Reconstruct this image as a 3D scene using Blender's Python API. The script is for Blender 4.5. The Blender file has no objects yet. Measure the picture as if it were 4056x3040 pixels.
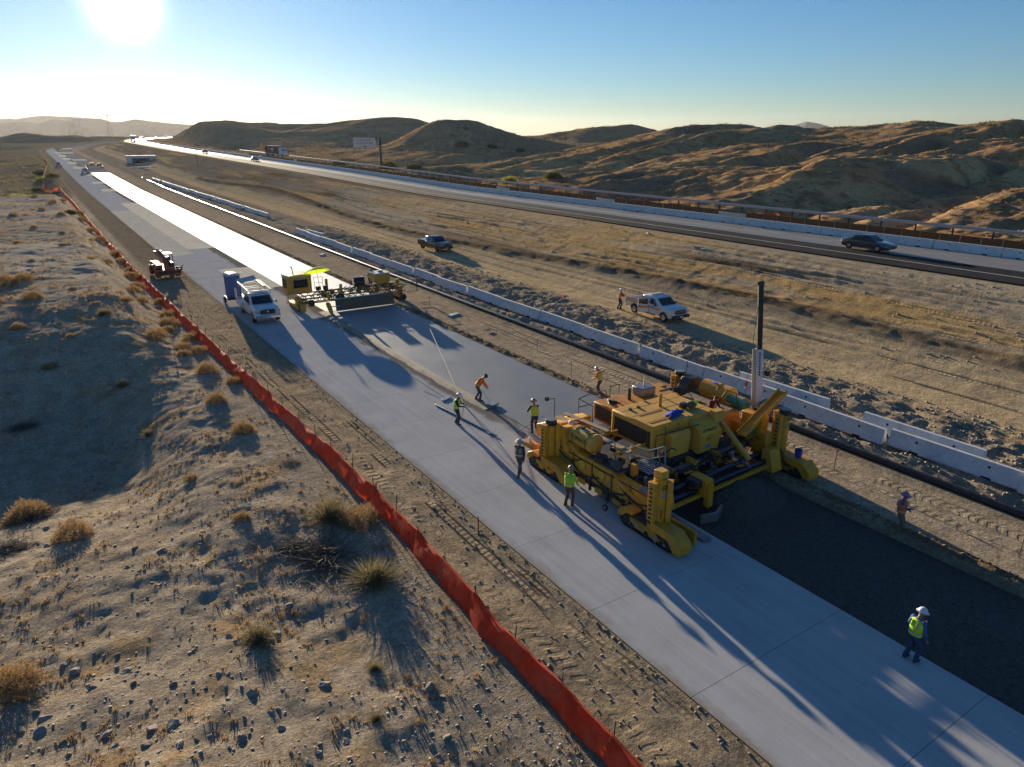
import bpy, bmesh, math, random
import numpy as np
from mathutils import Vector, Matrix, Euler
R = math.radians
random.seed(7)
sc = bpy.context.scene
COL = sc.collection

# ------------------------------------------------------------------ camera, sky, sun, exposure
cam_d = bpy.data.cameras.new("camera")
cam_d.sensor_width = 36.0
cam_d.lens = 24.95
cam_d.clip_start = 0.2
cam_d.clip_end = 40000.0
cam = bpy.data.objects.new("camera", cam_d)
COL.objects.link(cam)
cam.location = (0, 0, 15.0)
cam.rotation_euler = (R(90 - 19.40), 0, R(-33.30))
sc.camera = cam

SUN_AZ, SUN_EL = 7.24, 8.0           # azimuth clockwise from +Y, elevation (degrees)
world = bpy.data.worlds.new("World")
sc.world = world
world.use_nodes = True
wn = world.node_tree
wn.nodes.clear()
sky = wn.nodes.new("ShaderNodeTexSky")
sky.sky_type = 'NISHITA'
sky.sun_disc = False
sky.sun_elevation = R(SUN_EL)
sky.sun_rotation = R(SUN_AZ)
sky.altitude = 400
sky.air_density = 1.0
sky.dust_density = 0.12
sky.ozone_density = 5.0
bg = wn.nodes.new("ShaderNodeBackground")
bg.inputs['Strength'].default_value = 0.065
wo = wn.nodes.new("ShaderNodeOutputWorld")
# the sun's own bright aureole (the sun stands in the picture)
tcw = wn.nodes.new('ShaderNodeTexCoord')
dotn = wn.nodes.new('ShaderNodeVectorMath'); dotn.operation = 'DOT_PRODUCT'
wn.links.new(tcw.outputs['Generated'], dotn.inputs[0])
dotn.inputs[1].default_value = (math.sin(R(SUN_AZ)) * math.cos(R(SUN_EL)), math.cos(R(SUN_AZ)) * math.cos(R(SUN_EL)), math.sin(R(SUN_EL)))
def _wm(op, a, b=None):
    n = wn.nodes.new('ShaderNodeMath'); n.operation = op
    for i, x in enumerate((a, b)):
        if x is None: continue
        if isinstance(x, (int, float)): n.inputs[i].default_value = x
        else: wn.links.new(x, n.inputs[i])
    return n.outputs[0]
_d = _wm('MAXIMUM', dotn.outputs['Value'], 0.0)
_g = _wm('ADD', _wm('MULTIPLY', _wm('POWER', _d, 3000.0), 26.0), _wm('MULTIPLY', _wm('POWER', _d, 30.0), 0.55))
_gc = wn.nodes.new('ShaderNodeVectorMath'); _gc.operation = 'SCALE'
_gc.inputs[0].default_value = (1.0, .97, .90); wn.links.new(_g, _gc.inputs['Scale'])
_ad = wn.nodes.new('ShaderNodeVectorMath'); _ad.operation = 'ADD'
wn.links.new(sky.outputs[0], _ad.inputs[0]); wn.links.new(_gc.outputs[0], _ad.inputs[1])
wn.links.new(_ad.outputs[0], bg.inputs['Color'])
wn.links.new(bg.outputs[0], wo.inputs['Surface'])

sun_d = bpy.data.lights.new("sun", 'SUN')
sun_d.energy = 5.0
sun_d.angle = R(0.55)
sun_d.color = (1.0, 0.84, 0.62)
sun = bpy.data.objects.new("sun", sun_d)
COL.objects.link(sun)
sdir = Vector((math.sin(R(SUN_AZ)) * math.cos(R(SUN_EL)), math.cos(R(SUN_AZ)) * math.cos(R(SUN_EL)), math.sin(R(SUN_EL))))
sun.rotation_euler = sdir.to_track_quat('Z', 'Y').to_euler()
sun.location = sdir * 300

sc.view_settings.view_transform = 'Standard'
sc.view_settings.look = 'None'
sc.view_settings.exposure = 1.1
sc.view_settings.gamma = 1.0
sc.view_settings.use_curve_mapping = False
sc.render.engine = 'CYCLES'
sc.cycles.use_denoising = True
sc.cycles.max_bounces = 6
sc.cycles.diffuse_bounces = 3
sc.cycles.glossy_bounces = 3
sc.cycles.transmission_bounces = 3
sc.cycles.volume_bounces = 1
sc.cycles.sample_clamp_indirect = 4.0
sc.cycles.caustics_reflective = False
sc.cycles.caustics_refractive = False

# ------------------------------------------------------------------ materials
MATS = {}
def nmat(name):
    m = bpy.data.materials.new(name)
    m.use_nodes = True
    nt = m.node_tree
    return m, nt, nt.nodes['Principled BSDF']
def N(nt, typ, **kw):
    n = nt.nodes.new(typ)
    for k, v in kw.items():
        if k in n.inputs.keys() if isinstance(k, str) else False:
            n.inputs[k].default_value = v
        else:
            setattr(n, k, v)
    return n
def math_n(nt, op, a, b=None, c=None):
    n = nt.nodes.new('ShaderNodeMath'); n.operation = op
    for i, x in enumerate((a, b, c)):
        if x is None: continue
        if isinstance(x, (int, float)): n.inputs[i].default_value = x
        else: nt.links.new(x, n.inputs[i])
    return n.outputs[0]
def mix_n(nt, fac, a, b, blend='MIX'):
    n = nt.nodes.new('ShaderNodeMix'); n.data_type = 'RGBA'; n.blend_type = blend
    n.clamp_factor = True
    for i, x in ((0, fac), (6, a), (7, b)):
        if isinstance(x, (int, float)): n.inputs[i].default_value = x
        elif isinstance(x, tuple): n.inputs[i].default_value = (x[0], x[1], x[2], 1)
        else: nt.links.new(x, n.inputs[i])
    return n.outputs[2]
def noise_n(nt, vec, scale, detail=4.0, rough=0.6):
    n = nt.nodes.new('ShaderNodeTexNoise')
    n.inputs['Scale'].default_value = scale
    n.inputs['Detail'].default_value = detail
    n.inputs['Roughness'].default_value = rough
    if vec is not None: nt.links.new(vec, n.inputs['Vector'])
    return n.outputs['Fac']
def ramp_n(nt, fac, lo, hi):
    n = nt.nodes.new('ShaderNodeMapRange'); n.clamp = True
    nt.links.new(fac, n.inputs['Value'])
    n.inputs['From Min'].default_value = lo; n.inputs['From Max'].default_value = hi
    return n.outputs[0]
def pos_n(nt, stretch=(1, 1, 1)):
    g = nt.nodes.new('ShaderNodeNewGeometry')
    if stretch == (1, 1, 1): return g.outputs['Position']
    m = nt.nodes.new('ShaderNodeVectorMath'); m.operation = 'MULTIPLY'
    nt.links.new(g.outputs['Position'], m.inputs[0]); m.inputs[1].default_value = stretch
    return m.outputs[0]
def obj_n(nt):
    return nt.nodes.new('ShaderNodeTexCoord').outputs['Object']
def bump_n(nt, bsdf, height, strength=0.3, dist=0.05):
    b = nt.nodes.new('ShaderNodeBump')
    b.inputs['Strength'].default_value = strength
    b.inputs['Distance'].default_value = dist
    nt.links.new(height, b.inputs['Height'])
    nt.links.new(b.outputs[0], bsdf.inputs['Normal'])

def simple(name, col, rough=0.6, metal=0.0, dirt=0.0, dirtcol=(0.24, 0.19, 0.13), scale=3.0, spec=0.5, emis=None, coat=0.0):
    """plain paint / plastic / cloth with broken-up dirt"""
    if name in MATS: return MATS[name]
    m, nt, b = nmat(name)
    b.inputs['Roughness'].default_value = rough
    b.inputs['Metallic'].default_value = metal
    b.inputs['Specular IOR Level'].default_value = spec
    b.inputs['Coat Weight'].default_value = coat
    p = obj_n(nt)
    var = noise_n(nt, p, scale * 2.3, 5, 0.65)
    c2 = tuple(x * 0.72 for x in col)
    base = mix_n(nt, ramp_n(nt, var, 0.3, 0.7), col, c2)
    if dirt > 0:
        d = noise_n(nt, p, scale, 6, 0.7)
        f = math_n(nt, 'MULTIPLY', ramp_n(nt, d, 0.42, 0.72), dirt)
        base = mix_n(nt, f, base, dirtcol)
        r = math_n(nt, 'MULTIPLY_ADD', f, 0.4, rough)
        nt.links.new(r, b.inputs['Roughness'])
    nt.links.new(base, b.inputs['Base Color'])
    MATS[name] = m
    return m

YEL   = simple('machine_yellow', (0.80, 0.36, 0.008), 0.45, dirt=0.6, scale=1.9, dirtcol=(.27, .19, .10))
YEL2  = simple('machine_yellow_faded', (0.78, 0.41, 0.045), 0.55, dirt=0.42, scale=1.2, dirtcol=(0.36, 0.24, 0.12))
ORNP  = simple('machine_orange_yellow', (0.72, 0.29, 0.02), 0.5, dirt=0.4, scale=1.8)
BLK   = simple('black_rubber', (0.018, 0.018, 0.02), 0.6, dirt=0.35, scale=4, dirtcol=(0.12, 0.1, 0.08))
DARK  = simple('dark_steel', (0.045, 0.045, 0.05), 0.5, metal=0.3, dirt=0.6, scale=3, dirtcol=(0.13, 0.10, 0.075))
STEEL = simple('grey_steel', (0.30, 0.31, 0.32), 0.4, metal=0.6, dirt=0.4)
CHROME= simple('chrome', (0.75, 0.76, 0.78), 0.16, metal=1.0)
GALV  = simple('galvanised', (0.58, 0.61, 0.64), 0.5, metal=0.25, dirt=0.15)
WHITE = simple('white_paint', (0.74, 0.75, 0.76), 0.28, dirt=0.16, scale=1.2, coat=0.3)
WHITEM= simple('white_matte', (0.70, 0.69, 0.66), 0.6, dirt=0.2)
BLACKP= simple('black_car_paint', (0.012, 0.014, 0.018), 0.22, dirt=0.22, scale=1.2, coat=0.6)
GREYP = simple('grey_car_paint', (0.085, 0.095, 0.115), 0.25, metal=0.5, coat=0.6)
BLACKPL = simple('black_plastic', (0.02, 0.02, 0.022), 0.5, dirt=0.12)
GLASS = simple('tinted_glass', (0.012, 0.016, 0.022), 0.06, spec=0.8)
GRILLE= simple('radiator_grille', (0.022, 0.021, 0.02), 0.7, dirt=0.2)
RED   = simple('red_paint', (0.45, 0.03, 0.02), 0.5, dirt=0.2)
BLUE  = simple('blue_plastic', (0.015, 0.06, 0.34), 0.4, dirt=0.1)
BLUET = simple('blue_toilet', (0.02, 0.11, 0.36), 0.45, dirt=0.12)
BLUEC = simple('blue_cloth', (0.02, 0.06, 0.42), 0.8)
GREEN = simple('green_tank', (0.02, 0.20, 0.12), 0.45, dirt=0.3)
ORG   = simple('orange_red_paint', (0.50, 0.075, 0.02), 0.5, dirt=0.45, scale=1.5)
STRIPE= simple('orange_stripe', (1.0, 0.24, 0.02), 0.5)
HEAD  = simple('headlight', (0.55, 0.57, 0.6), 0.1, metal=0.6)
TAIL  = simple('taillight', (0.35, 0.01, 0.01), 0.2)
WOOD  = simple('wood', (0.36, 0.25, 0.15), 0.8, dirt=0.3)
BROWNF= simple('brown_fence_board', (0.13, 0.062, 0.024), 0.85, dirt=0.3, dirtcol=(0.19, 0.10, 0.05), scale=1.0)
ORGF  = simple('orange_plastic', (0.78, 0.09, 0.012), 0.6)
SIGNW = simple('sign_white', (0.62, 0.62, 0.61), 0.5)
SIGNY = simple('sign_yellow', (0.72, 0.36, 0.01), 0.5)
CONT  = simple('container_brown', (0.16, 0.055, 0.03), 0.6, dirt=0.3)
BLUEGREY = simple('blue_grey_deck', (0.05, 0.06, 0.085), 0.55, dirt=0.3)
PIPEM = simple('black_pipe', (0.02, 0.02, 0.022), 0.32, dirt=0.3, dirtcol=(0.10, 0.085, 0.07))

# cloth that lets some light through
def cloth(name, col, trans=0.5, rough=0.8, dust=0.0):
    m, nt, b = nmat(name)
    out = nt.nodes['Material Output']
    p = obj_n(nt)
    v = noise_n(nt, p, 2.5, 4)
    c = mix_n(nt, ramp_n(nt, v, 0.3, 0.75), col, tuple(x * 0.55 for x in col))
    if dust: c = mix_n(nt, math_n(nt, 'MULTIPLY', ramp_n(nt, noise_n(nt, p, .9, 6, .75), .45, .7), dust), c, (.50, .26, .17))
    nt.links.new(c, b.inputs['Base Color'])
    b.inputs['Roughness'].default_value = rough
    t = nt.nodes.new('ShaderNodeBsdfTranslucent')
    nt.links.new(c, t.inputs['Color'])
    mx = nt.nodes.new('ShaderNodeMixShader'); mx.inputs[0].default_value = trans
    nt.links.new(b.outputs[0], mx.inputs[1]); nt.links.new(t.outputs[0], mx.inputs[2])
    nt.links.new(mx.outputs[0], out.inputs['Surface'])
    MATS[name] = m
    return m
FENCE = cloth('silt_fence_fabric', (0.80, 0.075, 0.022), 0.5, dust=.45)
UMBR  = cloth('lime_umbrella', (0.62, 0.85, 0.04), 0.65)

# ------------------------------------------------------------------ mesh builder
class MB:
    def __init__(s): s.v = []; s.f = []
    def add(s, vs, fs):
        o = len(s.v)
        s.v += [tuple(p) for p in vs]
        s.f += [tuple(i + o for i in f) for f in fs]
        return s
    def box(s, c, d, rot=None):
        x, y, z = d[0] / 2, d[1] / 2, d[2] / 2
        vs = [Vector((a * x, b * y, e * z)) for e in (-1, 1) for b in (-1, 1) for a in (-1, 1)]
        if rot is not None:
            M = Euler(rot).to_matrix() if not isinstance(rot, Matrix) else rot
            vs = [M @ q for q in vs]
        vs = [q + Vector(c) for q in vs]
        return s.add(vs, [(0, 2, 3, 1), (4, 5, 7, 6), (0, 1, 5, 4), (2, 6, 7, 3), (0, 4, 6, 2), (1, 3, 7, 5)])
    def bb(s, x0, x1, y0, y1, z0, z1):
        return s.box(((x0 + x1) / 2, (y0 + y1) / 2, (z0 + z1) / 2), (abs(x1 - x0), abs(y1 - y0), abs(z1 - z0)))
    def bar(s, p0, p1, w, h=None):
        h = w if h is None else h
        p0, p1 = Vector(p0), Vector(p1); d = p1 - p0
        q = d.to_track_quat('Y', 'Z').to_matrix()
        return s.box((p0 + p1) / 2, (w, d.length, h), q)
    def cyl(s, p0, p1, r0, r1=None, n=12):
        r1 = r0 if r1 is None else r1
        p0, p1 = Vector(p0), Vector(p1); d = (p1 - p0)
        q = d.to_track_quat('Z', 'Y').to_matrix()
        vs = []
        for p, r in ((p0, r0), (p1, r1)):
            for i in range(n):
                a = 2 * math.pi * i / n
                vs.append(p + q @ Vector((r * math.cos(a), r * math.sin(a), 0)))
        fs = [(i, (i + 1) % n, n + (i + 1) % n, n + i) for i in range(n)]
        fs += [tuple(range(n - 1, -1, -1)), tuple(range(n, 2 * n))]
        return s.add(vs, fs)
    def tube(s, path, r, n=6):
        path = [Vector(p) for p in path]
        for a, b in zip(path[:-1], path[1:]):
            if (b - a).length > 1e-5: s.cyl(a, b, r, r, n)
        return s
    def prism(s, poly, axis, a0, a1):
        """poly = 2D outline; axis x -> (y,z), y -> (x,z), z -> (x,y)"""
        def pt(u, v, a):
            return {'x': (a, u, v), 'y': (u, a, v), 'z': (u, v, a)}[axis]
        n = len(poly)
        vs = [pt(u, v, a0) for u, v in poly] + [pt(u, v, a1) for u, v in poly]
        fs = [(i, (i + 1) % n, n + (i + 1) % n, n + i) for i in range(n)]
        fs += [tuple(range(n - 1, -1, -1)), tuple(range(n, 2 * n))]
        return s.add(vs, fs)
    def loft(s, rings, cap=True):
        n = len(rings[0]); vs = [p for r in rings for p in r]; fs = []
        for k in range(len(rings) - 1):
            for i in range(n):
                j = (i + 1) % n
                fs.append((k * n + i, k * n + j, (k + 1) * n + j, (k + 1) * n + i))
        if cap:
            fs.append(tuple(range(n - 1, -1, -1)))
            fs.append(tuple(range((len(rings) - 1) * n, len(rings) * n)))
        return s.add(vs, fs)
    def ball(s, c, r, sc_=(1, 1, 1), nu=12, nv=8, half=False):
        c = Vector(c); rings = []
        lo = 0.0 if half else -math.pi / 2 + 0.02
        for k in range(nv + 1):
            t = lo + (math.pi / 2 - 0.02 - lo) * k / nv
            rings.append([c + Vector((r * sc_[0] * math.cos(t) * math.cos(2 * math.pi * i / nu),
                                      r * sc_[1] * math.cos(t) * math.sin(2 * math.pi * i / nu),
                                      r * sc_[2] * math.sin(t))) for i in range(nu)])
        return s.loft(rings)
    def torus(s, c, axis, R0, r, n=20, m=8):
        c = Vector(c); q = Vector(axis).to_track_quat('Z', 'Y').to_matrix()
        vs = []; fs = []
        for i in range(n):
            a = 2 * math.pi * i / n
            for j in range(m):
                b = 2 * math.pi * j / m
                vs.append(c + q @ Vector(((R0 + r * math.cos(b)) * math.cos(a), (R0 + r * math.cos(b)) * math.sin(a), r * math.sin(b))))
        for i in range(n):
            for j in range(m):
                fs.append((i * m + j, ((i + 1) % n) * m + j, ((i + 1) % n) * m + (j + 1) % m, i * m + (j + 1) % m))
        return s.add(vs, fs)
    def mesh(s, name, mat, smooth=35):
        me = bpy.data.meshes.new(name)
        me.from_pydata(s.v, [], s.f)
        bm = bmesh.new(); bm.from_mesh(me)
        bmesh.ops.recalc_face_normals(bm, faces=bm.faces)
        bm.to_mesh(me); bm.free()
        me.materials.append(mat)
        if smooth:
            me.polygons.foreach_set('use_smooth', [True] * len(me.polygons))
            me.set_sharp_from_angle(angle=R(smooth))
        return me
    def build(s, name, mat, parent=None, bevel=0.0, smooth=35, loc=None, label=None):
        o = bpy.data.objects.new(name, s.mesh(name, mat, smooth))
        COL.objects.link(o)
        if parent is not None: o.parent = parent
        if loc is not None: o.location = loc
        if bevel > 0:
            b = o.modifiers.new('bevel', 'BEVEL'); b.width = bevel; b.segments = 2; b.limit_method = 'ANGLE'
        if label: o['label'] = label
        return o
def tag(o, label, cat, group=None, kind=None):
    if label: o['label'] = label
    if cat: o['category'] = cat
    if group: o['group'] = group
    if kind: o['kind'] = kind
    return o
def thing(name, label, cat, loc=(0, 0, 0), rz=0.0, group=None, kind=None):
    o = bpy.data.objects.new(name, None); COL.objects.link(o)
    o.location = loc; o.rotation_euler = (0, 0, rz)
    o.empty_display_size = 0.2
    return tag(o, label, cat, group, kind)
def copy_tree(o, parent=None):
    c = o.copy(); COL.objects.link(c); c.parent = parent
    for ch in list(o.children): copy_tree(ch, c)
    return c
def text(body, size, mat, parent, loc, rot, ext=0.004, name='lettering', sx=1.0):
    cu = bpy.data.curves.new(name, 'FONT'); cu.body = body; cu.size = size; cu.extrude = ext
    cu.align_x = 'CENTER'; cu.align_y = 'CENTER'
    cu.materials.append(mat)
    tmp = bpy.data.objects.new(name, cu); COL.objects.link(tmp)
    bpy.context.view_layer.update()
    dg = bpy.context.evaluated_depsgraph_get()
    me_ = bpy.data.meshes.new_from_object(tmp.evaluated_get(dg))
    bpy.data.objects.remove(tmp)
    o = bpy.data.objects.new(name, me_); COL.objects.link(o)
    o.parent = parent; o.location = loc; o.rotation_euler = rot; o.scale = (sx, 1, 1)
    return o
# ------------------------------------------------------------------ noise and ground shape
def _h(ix, iy, seed):
    n = (ix.astype(np.int64) * 374761393 + iy.astype(np.int64) * 668265263 + seed * 974711) & 0x7fffffff
    n = ((n ^ (n >> 13)) * 1274126177) & 0x7fffffff
    n = (n ^ (n >> 16)) & 0xffff
    return n / 32767.5 - 1.0
def vnoise(x, y, seed=0):
    ix = np.floor(x); iy = np.floor(y); fx = x - ix; fy = y - iy
    ux = fx * fx * fx * (fx * (fx * 6 - 15) + 10); uy = fy * fy * fy * (fy * (fy * 6 - 15) + 10)
    a = _h(ix, iy, seed); b = _h(ix + 1, iy, seed); c = _h(ix, iy + 1, seed); d = _h(ix + 1, iy + 1, seed)
    return (a * (1 - ux) + b * ux) * (1 - uy) + (c * (1 - ux) + d * ux) * uy
def fbm(x, y, octv=4, seed=0, gain=0.5):
    s = 0; a = 1.0; t = 0
    for k in range(octv):
        s = s + a * vnoise(x * 2 ** k + 17.3 * k, y * 2 ** k - 9.1 * k, seed + k); t += a; a *= gain
    return s / t
def ss(x, a, b):
    t = np.clip((x - a) / (b - a), 0, 1); return t * t * (3 - 2 * t)
def shift(Y):                       # both roads bend to the right far away
    return np.where(Y > 560, (Y - 560) ** 2 / 700.0, 0.0)
def zroad(Y):
    return np.interp(Y, [0, 230, 292, 350, 450, 541, 626, 700, 800, 1000, 1500, 4000], [0, 0, .7, 1.6, 3, 4, 5.2, 7.2, 9.5, 10, 0, -10])
def zhwy(Y):
    return np.interp(Y, [0, 125, 185, 240, 320, 395, 490, 580, 650, 800, 1000, 1500, 4000], [4.5, 4.5, 5.35, 5.9, 6.75, 7.4, 8.6, 9.7, 11, 12.2, 12.5, 2, -10])
HILLS = [  # x, y, height above the plain, radius along x, radius along y
    (112, 520, 14, 40, 80), (185, 510, 12, 60, 70), (150, 570, 13, 60, 60), (205, 450, 15, 50, 45),
    (168, 298, 13.0, 34, 32), (262, 560, 11, 80, 60), (305, 352, 9.5, 45, 28), (350, 420, 9, 60, 34),
    (222, 188, 6.0, 50, 36), (275, 215, 5.5, 50, 40), (270, 128, 4.5, 80, 40), (340, 160, 5, 80, 50), (124, 84, 2.6, 26, 18),
    (126, 38, 3.2, 28, 18), (165, 62, 2.6, 36, 20), (210, 36, 3.5, 55, 34), (340, 60, 5, 110, 60), (180, 100, 2.0, 40, 20),
    (7, 840, 9.5, 20, 36), (34, 850, 5.5, 26, 40), (70, 930, 3, 60, 50), (-40, 790, 5, 30, 60)]
def ruts(S_, Y_):
    d = np.zeros_like(S_); k = 0
    for s0, ph in ((42.6, .3), (44.4, 1.9), (45.9, .8), (47.2, 2.9), (49.6, 4.0), (50.7, .2), (51.8, 2.2), (52.6, 3.7), (53.8, 1.1), (54.7, 5.0), (55.9, .6), (56.6, 2.7), (57.7, 4.4), (28.2, 1.0), (29.9, 2.0)):
        k += 1
        c_ = s0 + (.9 if s0 > 48 else .25 if s0 > 40 else .06) * np.sin(Y_ / (19.0 + 2.3 * (k % 5)) + ph) + (.4 if s0 > 48 else .1) * np.sin(Y_ / 7.3 + 2 * ph)
        e = (S_ - c_) / .17
        d += np.exp(-e * e) - .45 * np.exp(-(np.abs(e) - 2.0) ** 2)
    return d
def ground(X, Y, want_all=False):
    X = np.asarray(X, float); Y = np.asarray(Y, float)
    s = X - shift(Y); zr = zroad(Y); zh = zhwy(Y)
    # road bench, spoil strip, haul road, embankment up to the open highway
    k = .72 * np.clip((s - 44.0) / 15.3, 0, 1) + .28 * ss(s, 44.0, 59.3)
    z = zr + (zh - 0.12 - zr) * k + 0.25 * ss(s, 36, 40) * (1 - k)
    z = np.where(s > 73.5, zh - 0.12 - 0.9 * ss(s, 74.5, 80) , z)
    # --- beyond the highway: gullied hills
    t = s - 79
    m = ss(t, 0, 26)
    hh = np.zeros_like(z)
    wx = X + 14 * fbm(X / 60, Y / 60, 3, 5); wy = Y + 14 * fbm(X / 60 + 9, Y / 60, 3, 6)
    for (hx, hy, h, rx, ry) in HILLS:
        e = ((wx - hx) / rx) ** 2 + ((wy - hy) / ry) ** 2
        g = h * np.exp(-e * 0.9)
        hh = np.where(True, (hh ** 3 + g ** 3) ** (1 / 3.0), hh)
    right = s > 79
    g1 = vnoise(wx / 62 + .35 * wy / 40, wy / 19, 11); gl = np.abs(g1) * 2.4 - .8
    g2 = 2.2 * np.abs(vnoise(wx / 30, wy / 7.0 + wx / 60, 12)) - .8
    amp = np.clip(hh / 9.0 + .55 * (1 - ss(Y, 150, 260)), 0.12, 1.0) * ss(t, 2, 20)
    far_f = 1 - 0.6 * ss(np.hypot(X, Y), 260, 420)
    ramp = ss(t, 4, 165) * (8.4 - 4.6 * ss(Y, 165, 250)) * (1 - ss(Y, 430, 600))
    hill = ramp + hh * m + amp * (2.7 * gl * far_f + .8 * g2 * far_f) + m * (1.3 * fbm(X / 25, Y / 25, 4, 13) + .5 * fbm(X / 9, Y / 6, 4, 14)) + 0.34 * ss(t, 0, 8) * fbm(X / 2.2, Y / 2.2, 3, 15)
    z = np.where(right, z + hill, z)
    # --- left of the works
    lf = ss(-s, -9.0, -5.5)
    up = 2.6 * ss(Y, 42, 68) * ss(-s, -8.2, -3.5) * (1 - ss(Y, 185, 215))
    hol = -1.8 * np.exp(-((Y - 40.5) / 9.0) ** 2) * ss(-s, -5.0, -0.5)
    near = 0.9 * ss(-Y, -24, -10) * ss(-s, -7, 0)
    wash = -2.4 * ss(Y, 195, 225) * (1 - ss(Y, 330, 420)) * ss(-s, -8, -3)
    lz = up + hol + near + wash
    lz = lz + ss(-s, -9, -6) * (0.28 * fbm(X / 7, Y / 7, 3, 21) + 0.11 * fbm(X / 1.3, Y / 1.3, 3, 22) + 0.055 * fbm(X / .5, Y / .5, 3, 23, .65))
    farl = ss(Y, 260, 500) * ss(-s, -8, 30)
    lz = lz + farl * (5 * fbm(X / 60, Y / 60, 4, 24) - 2.0)
    z = z + np.where(s < 9.5, lz, 0)
    leftfar = (s < 9.5) & (Y > 600)
    z = np.where(leftfar | ((s < 9.5) & (X < 60) & (Y > 640)), z + hh, z)
    # --- churned strips
    strip = ss(s, 9.4, 9.9) * (1 - ss(s, 12.6, 12.9))
    rough = 0.035 * fbm(X / .5, Y / .9, 3, 31) + 0.05 * fbm(X / 1.6, Y / 3, 2, 32)
    z = z + strip * (rough - 0.06)
    rs = ss(s, 26.9, 27.4) * (1 - ss(s, 31.2, 31.6))
    z = z + rs * (0.03 * fbm(X / .5, Y / 1.2, 3, 33) + 0.03 * fbm(X / 2, Y / 4, 2, 34) - 0.10)
    # crumbled edge beside the fresh slab
    ed = np.exp(-((s - 26.75) / .33) ** 2)
    z = z + ed * (0.06 + 0.16 * fbm(X / .45, Y / .6, 3, 35)) * (Y < 330)
    # clods between pipe and haul road
    cl = ss(s, 32.2, 33.2) * (1 - ss(s, 38.5, 42))
    c1 = fbm(X / .8, Y / .95, 5, 41, .68); c2 = np.abs(fbm(X / 1.7, Y / 2.2, 3, 42))
    bank = 0.55 * np.exp(-((s - 37.3) / 1.2) ** 2) * (0.7 + .6 * fbm(X / 3, Y / 6, 2, 43)) + 0.30 * np.exp(-((s - 32.9) / .5) ** 2)
    z = z + cl * (0.24 * c1 + 0.26 * c2 - .05) + bank * ss(s, 32, 33) - 0.25 * np.exp(-((s - 33.9) / .5) ** 2)
    # haul road ruts + churned dirt beyond it
    hr = ss(s, 38, 41) * (1 - ss(s, 58, 59.6))
    rut = vnoise(X / .7 + .25 * np.sin(Y / 14.0), Y / 22, 51)
    ch = ss(s, 49.0, 51) * (1 - ss(s, 57, 59))
    c3 = np.clip(fbm(X / 2.5, Y / 9, 3, 54) + .15, 0, 1)
    z = z + hr * (0.02 * rut - .13 * ruts(s, Y) * np.clip(.6 + 1.2 * fbm(X / 4, Y / 11, 2, 57), 0, 1.3) * (Y < 300) + 0.02 * fbm(X / .8, Y / .8, 2, 52)) + ch * (0.17 * c3 * fbm(X / .8, Y / 2.2, 4, 53, .65) + 0.07 * fbm(X / 2, Y / 12, 3, 55))
    # ridge of pushed-up dirt along the haul road
    z = z + 0.26 * np.exp(-((s - (48.2 + 1.6 * np.sin(Y / 23.0))) / .8) ** 2) * np.clip(.7 + 1.1 * fbm(X / .9, Y / 2.5, 4, 56), 0, 1.6) * (Y < 260)
    # --- cut under the pavements
    inroad = (s > 12.93) & (s < 26.35)
    z = np.where(inroad, zr - 0.33, z)
    inh = (s > 59.8) & (s < 73.6)
    z = np.where(inh, zh - 0.12, z)
    return z
def seq(*parts):
    out = []
    for a, b, st in parts:
        n = max(1, int(round((b - a) / st)))
        out += list(a + (b - a) * np.arange(n) / n)
    return out
gx = seq((-4000, -600, 400), (-600, -120, 40), (-120, -20, 6), (-20, -8, .6), (-8, 9, .16), (9, 12.9, .13)) + \
     [12.92, 12.96, 26.30, 26.36] + seq((26.4, 32, .14), (32, 42, .16), (42, 60, .19), (60, 73.6, 1.7), (73.62, 100, .55), (100, 180, .95), (180, 420, 2.4), (420, 900, 16), (900, 4200, 300)) + [4200]
gy = seq((-300, -40, 40), (-40, 4, 2.5), (4, 60, .17), (60, 120, .34), (120, 260, 1.0), (260, 600, 2.6), (600, 1000, 7), (1000, 4000, 150), (4000, 9000, 800)) + [9000]
gx = np.array(gx); gy = np.array(gy)
GX, GY = np.meshgrid(gx, gy)
# shear the columns with the road bend so that edges stay crisp
wbend = np.exp(-np.clip(np.abs(GX - 40) - 80, 0, None) / 300.0)
PX = GX + shift(GY) * (GY < 1000) * wbend + np.where(GY >= 1000, shift(np.array(1000.)) * wbend, 0)
PZ = ground(PX, GY)
nx, ny = len(gx), len(gy)
verts = np.stack([PX, GY, PZ], -1).reshape(-1, 3)
idx = np.arange(nx * ny).reshape(ny, nx)
quads = np.stack([idx[:-1, :-1], idx[:-1, 1:], idx[1:, 1:], idx[1:, :-1]], -1).reshape(-1, 4)
me = bpy.data.meshes.new('ground')
me.vertices.add(len(verts)); me.vertices.foreach_set('co', verts.astype(np.float32).ravel())
me.loops.add(quads.size); me.loops.foreach_set('vertex_index', quads.astype(np.int32).ravel())
me.polygons.add(len(quads))
me.polygons.foreach_set('loop_start', np.arange(0, quads.size, 4, dtype=np.int32))
me.polygons.foreach_set('use_smooth', np.ones(len(quads), bool))
me.update(calc_edges=True)
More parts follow.
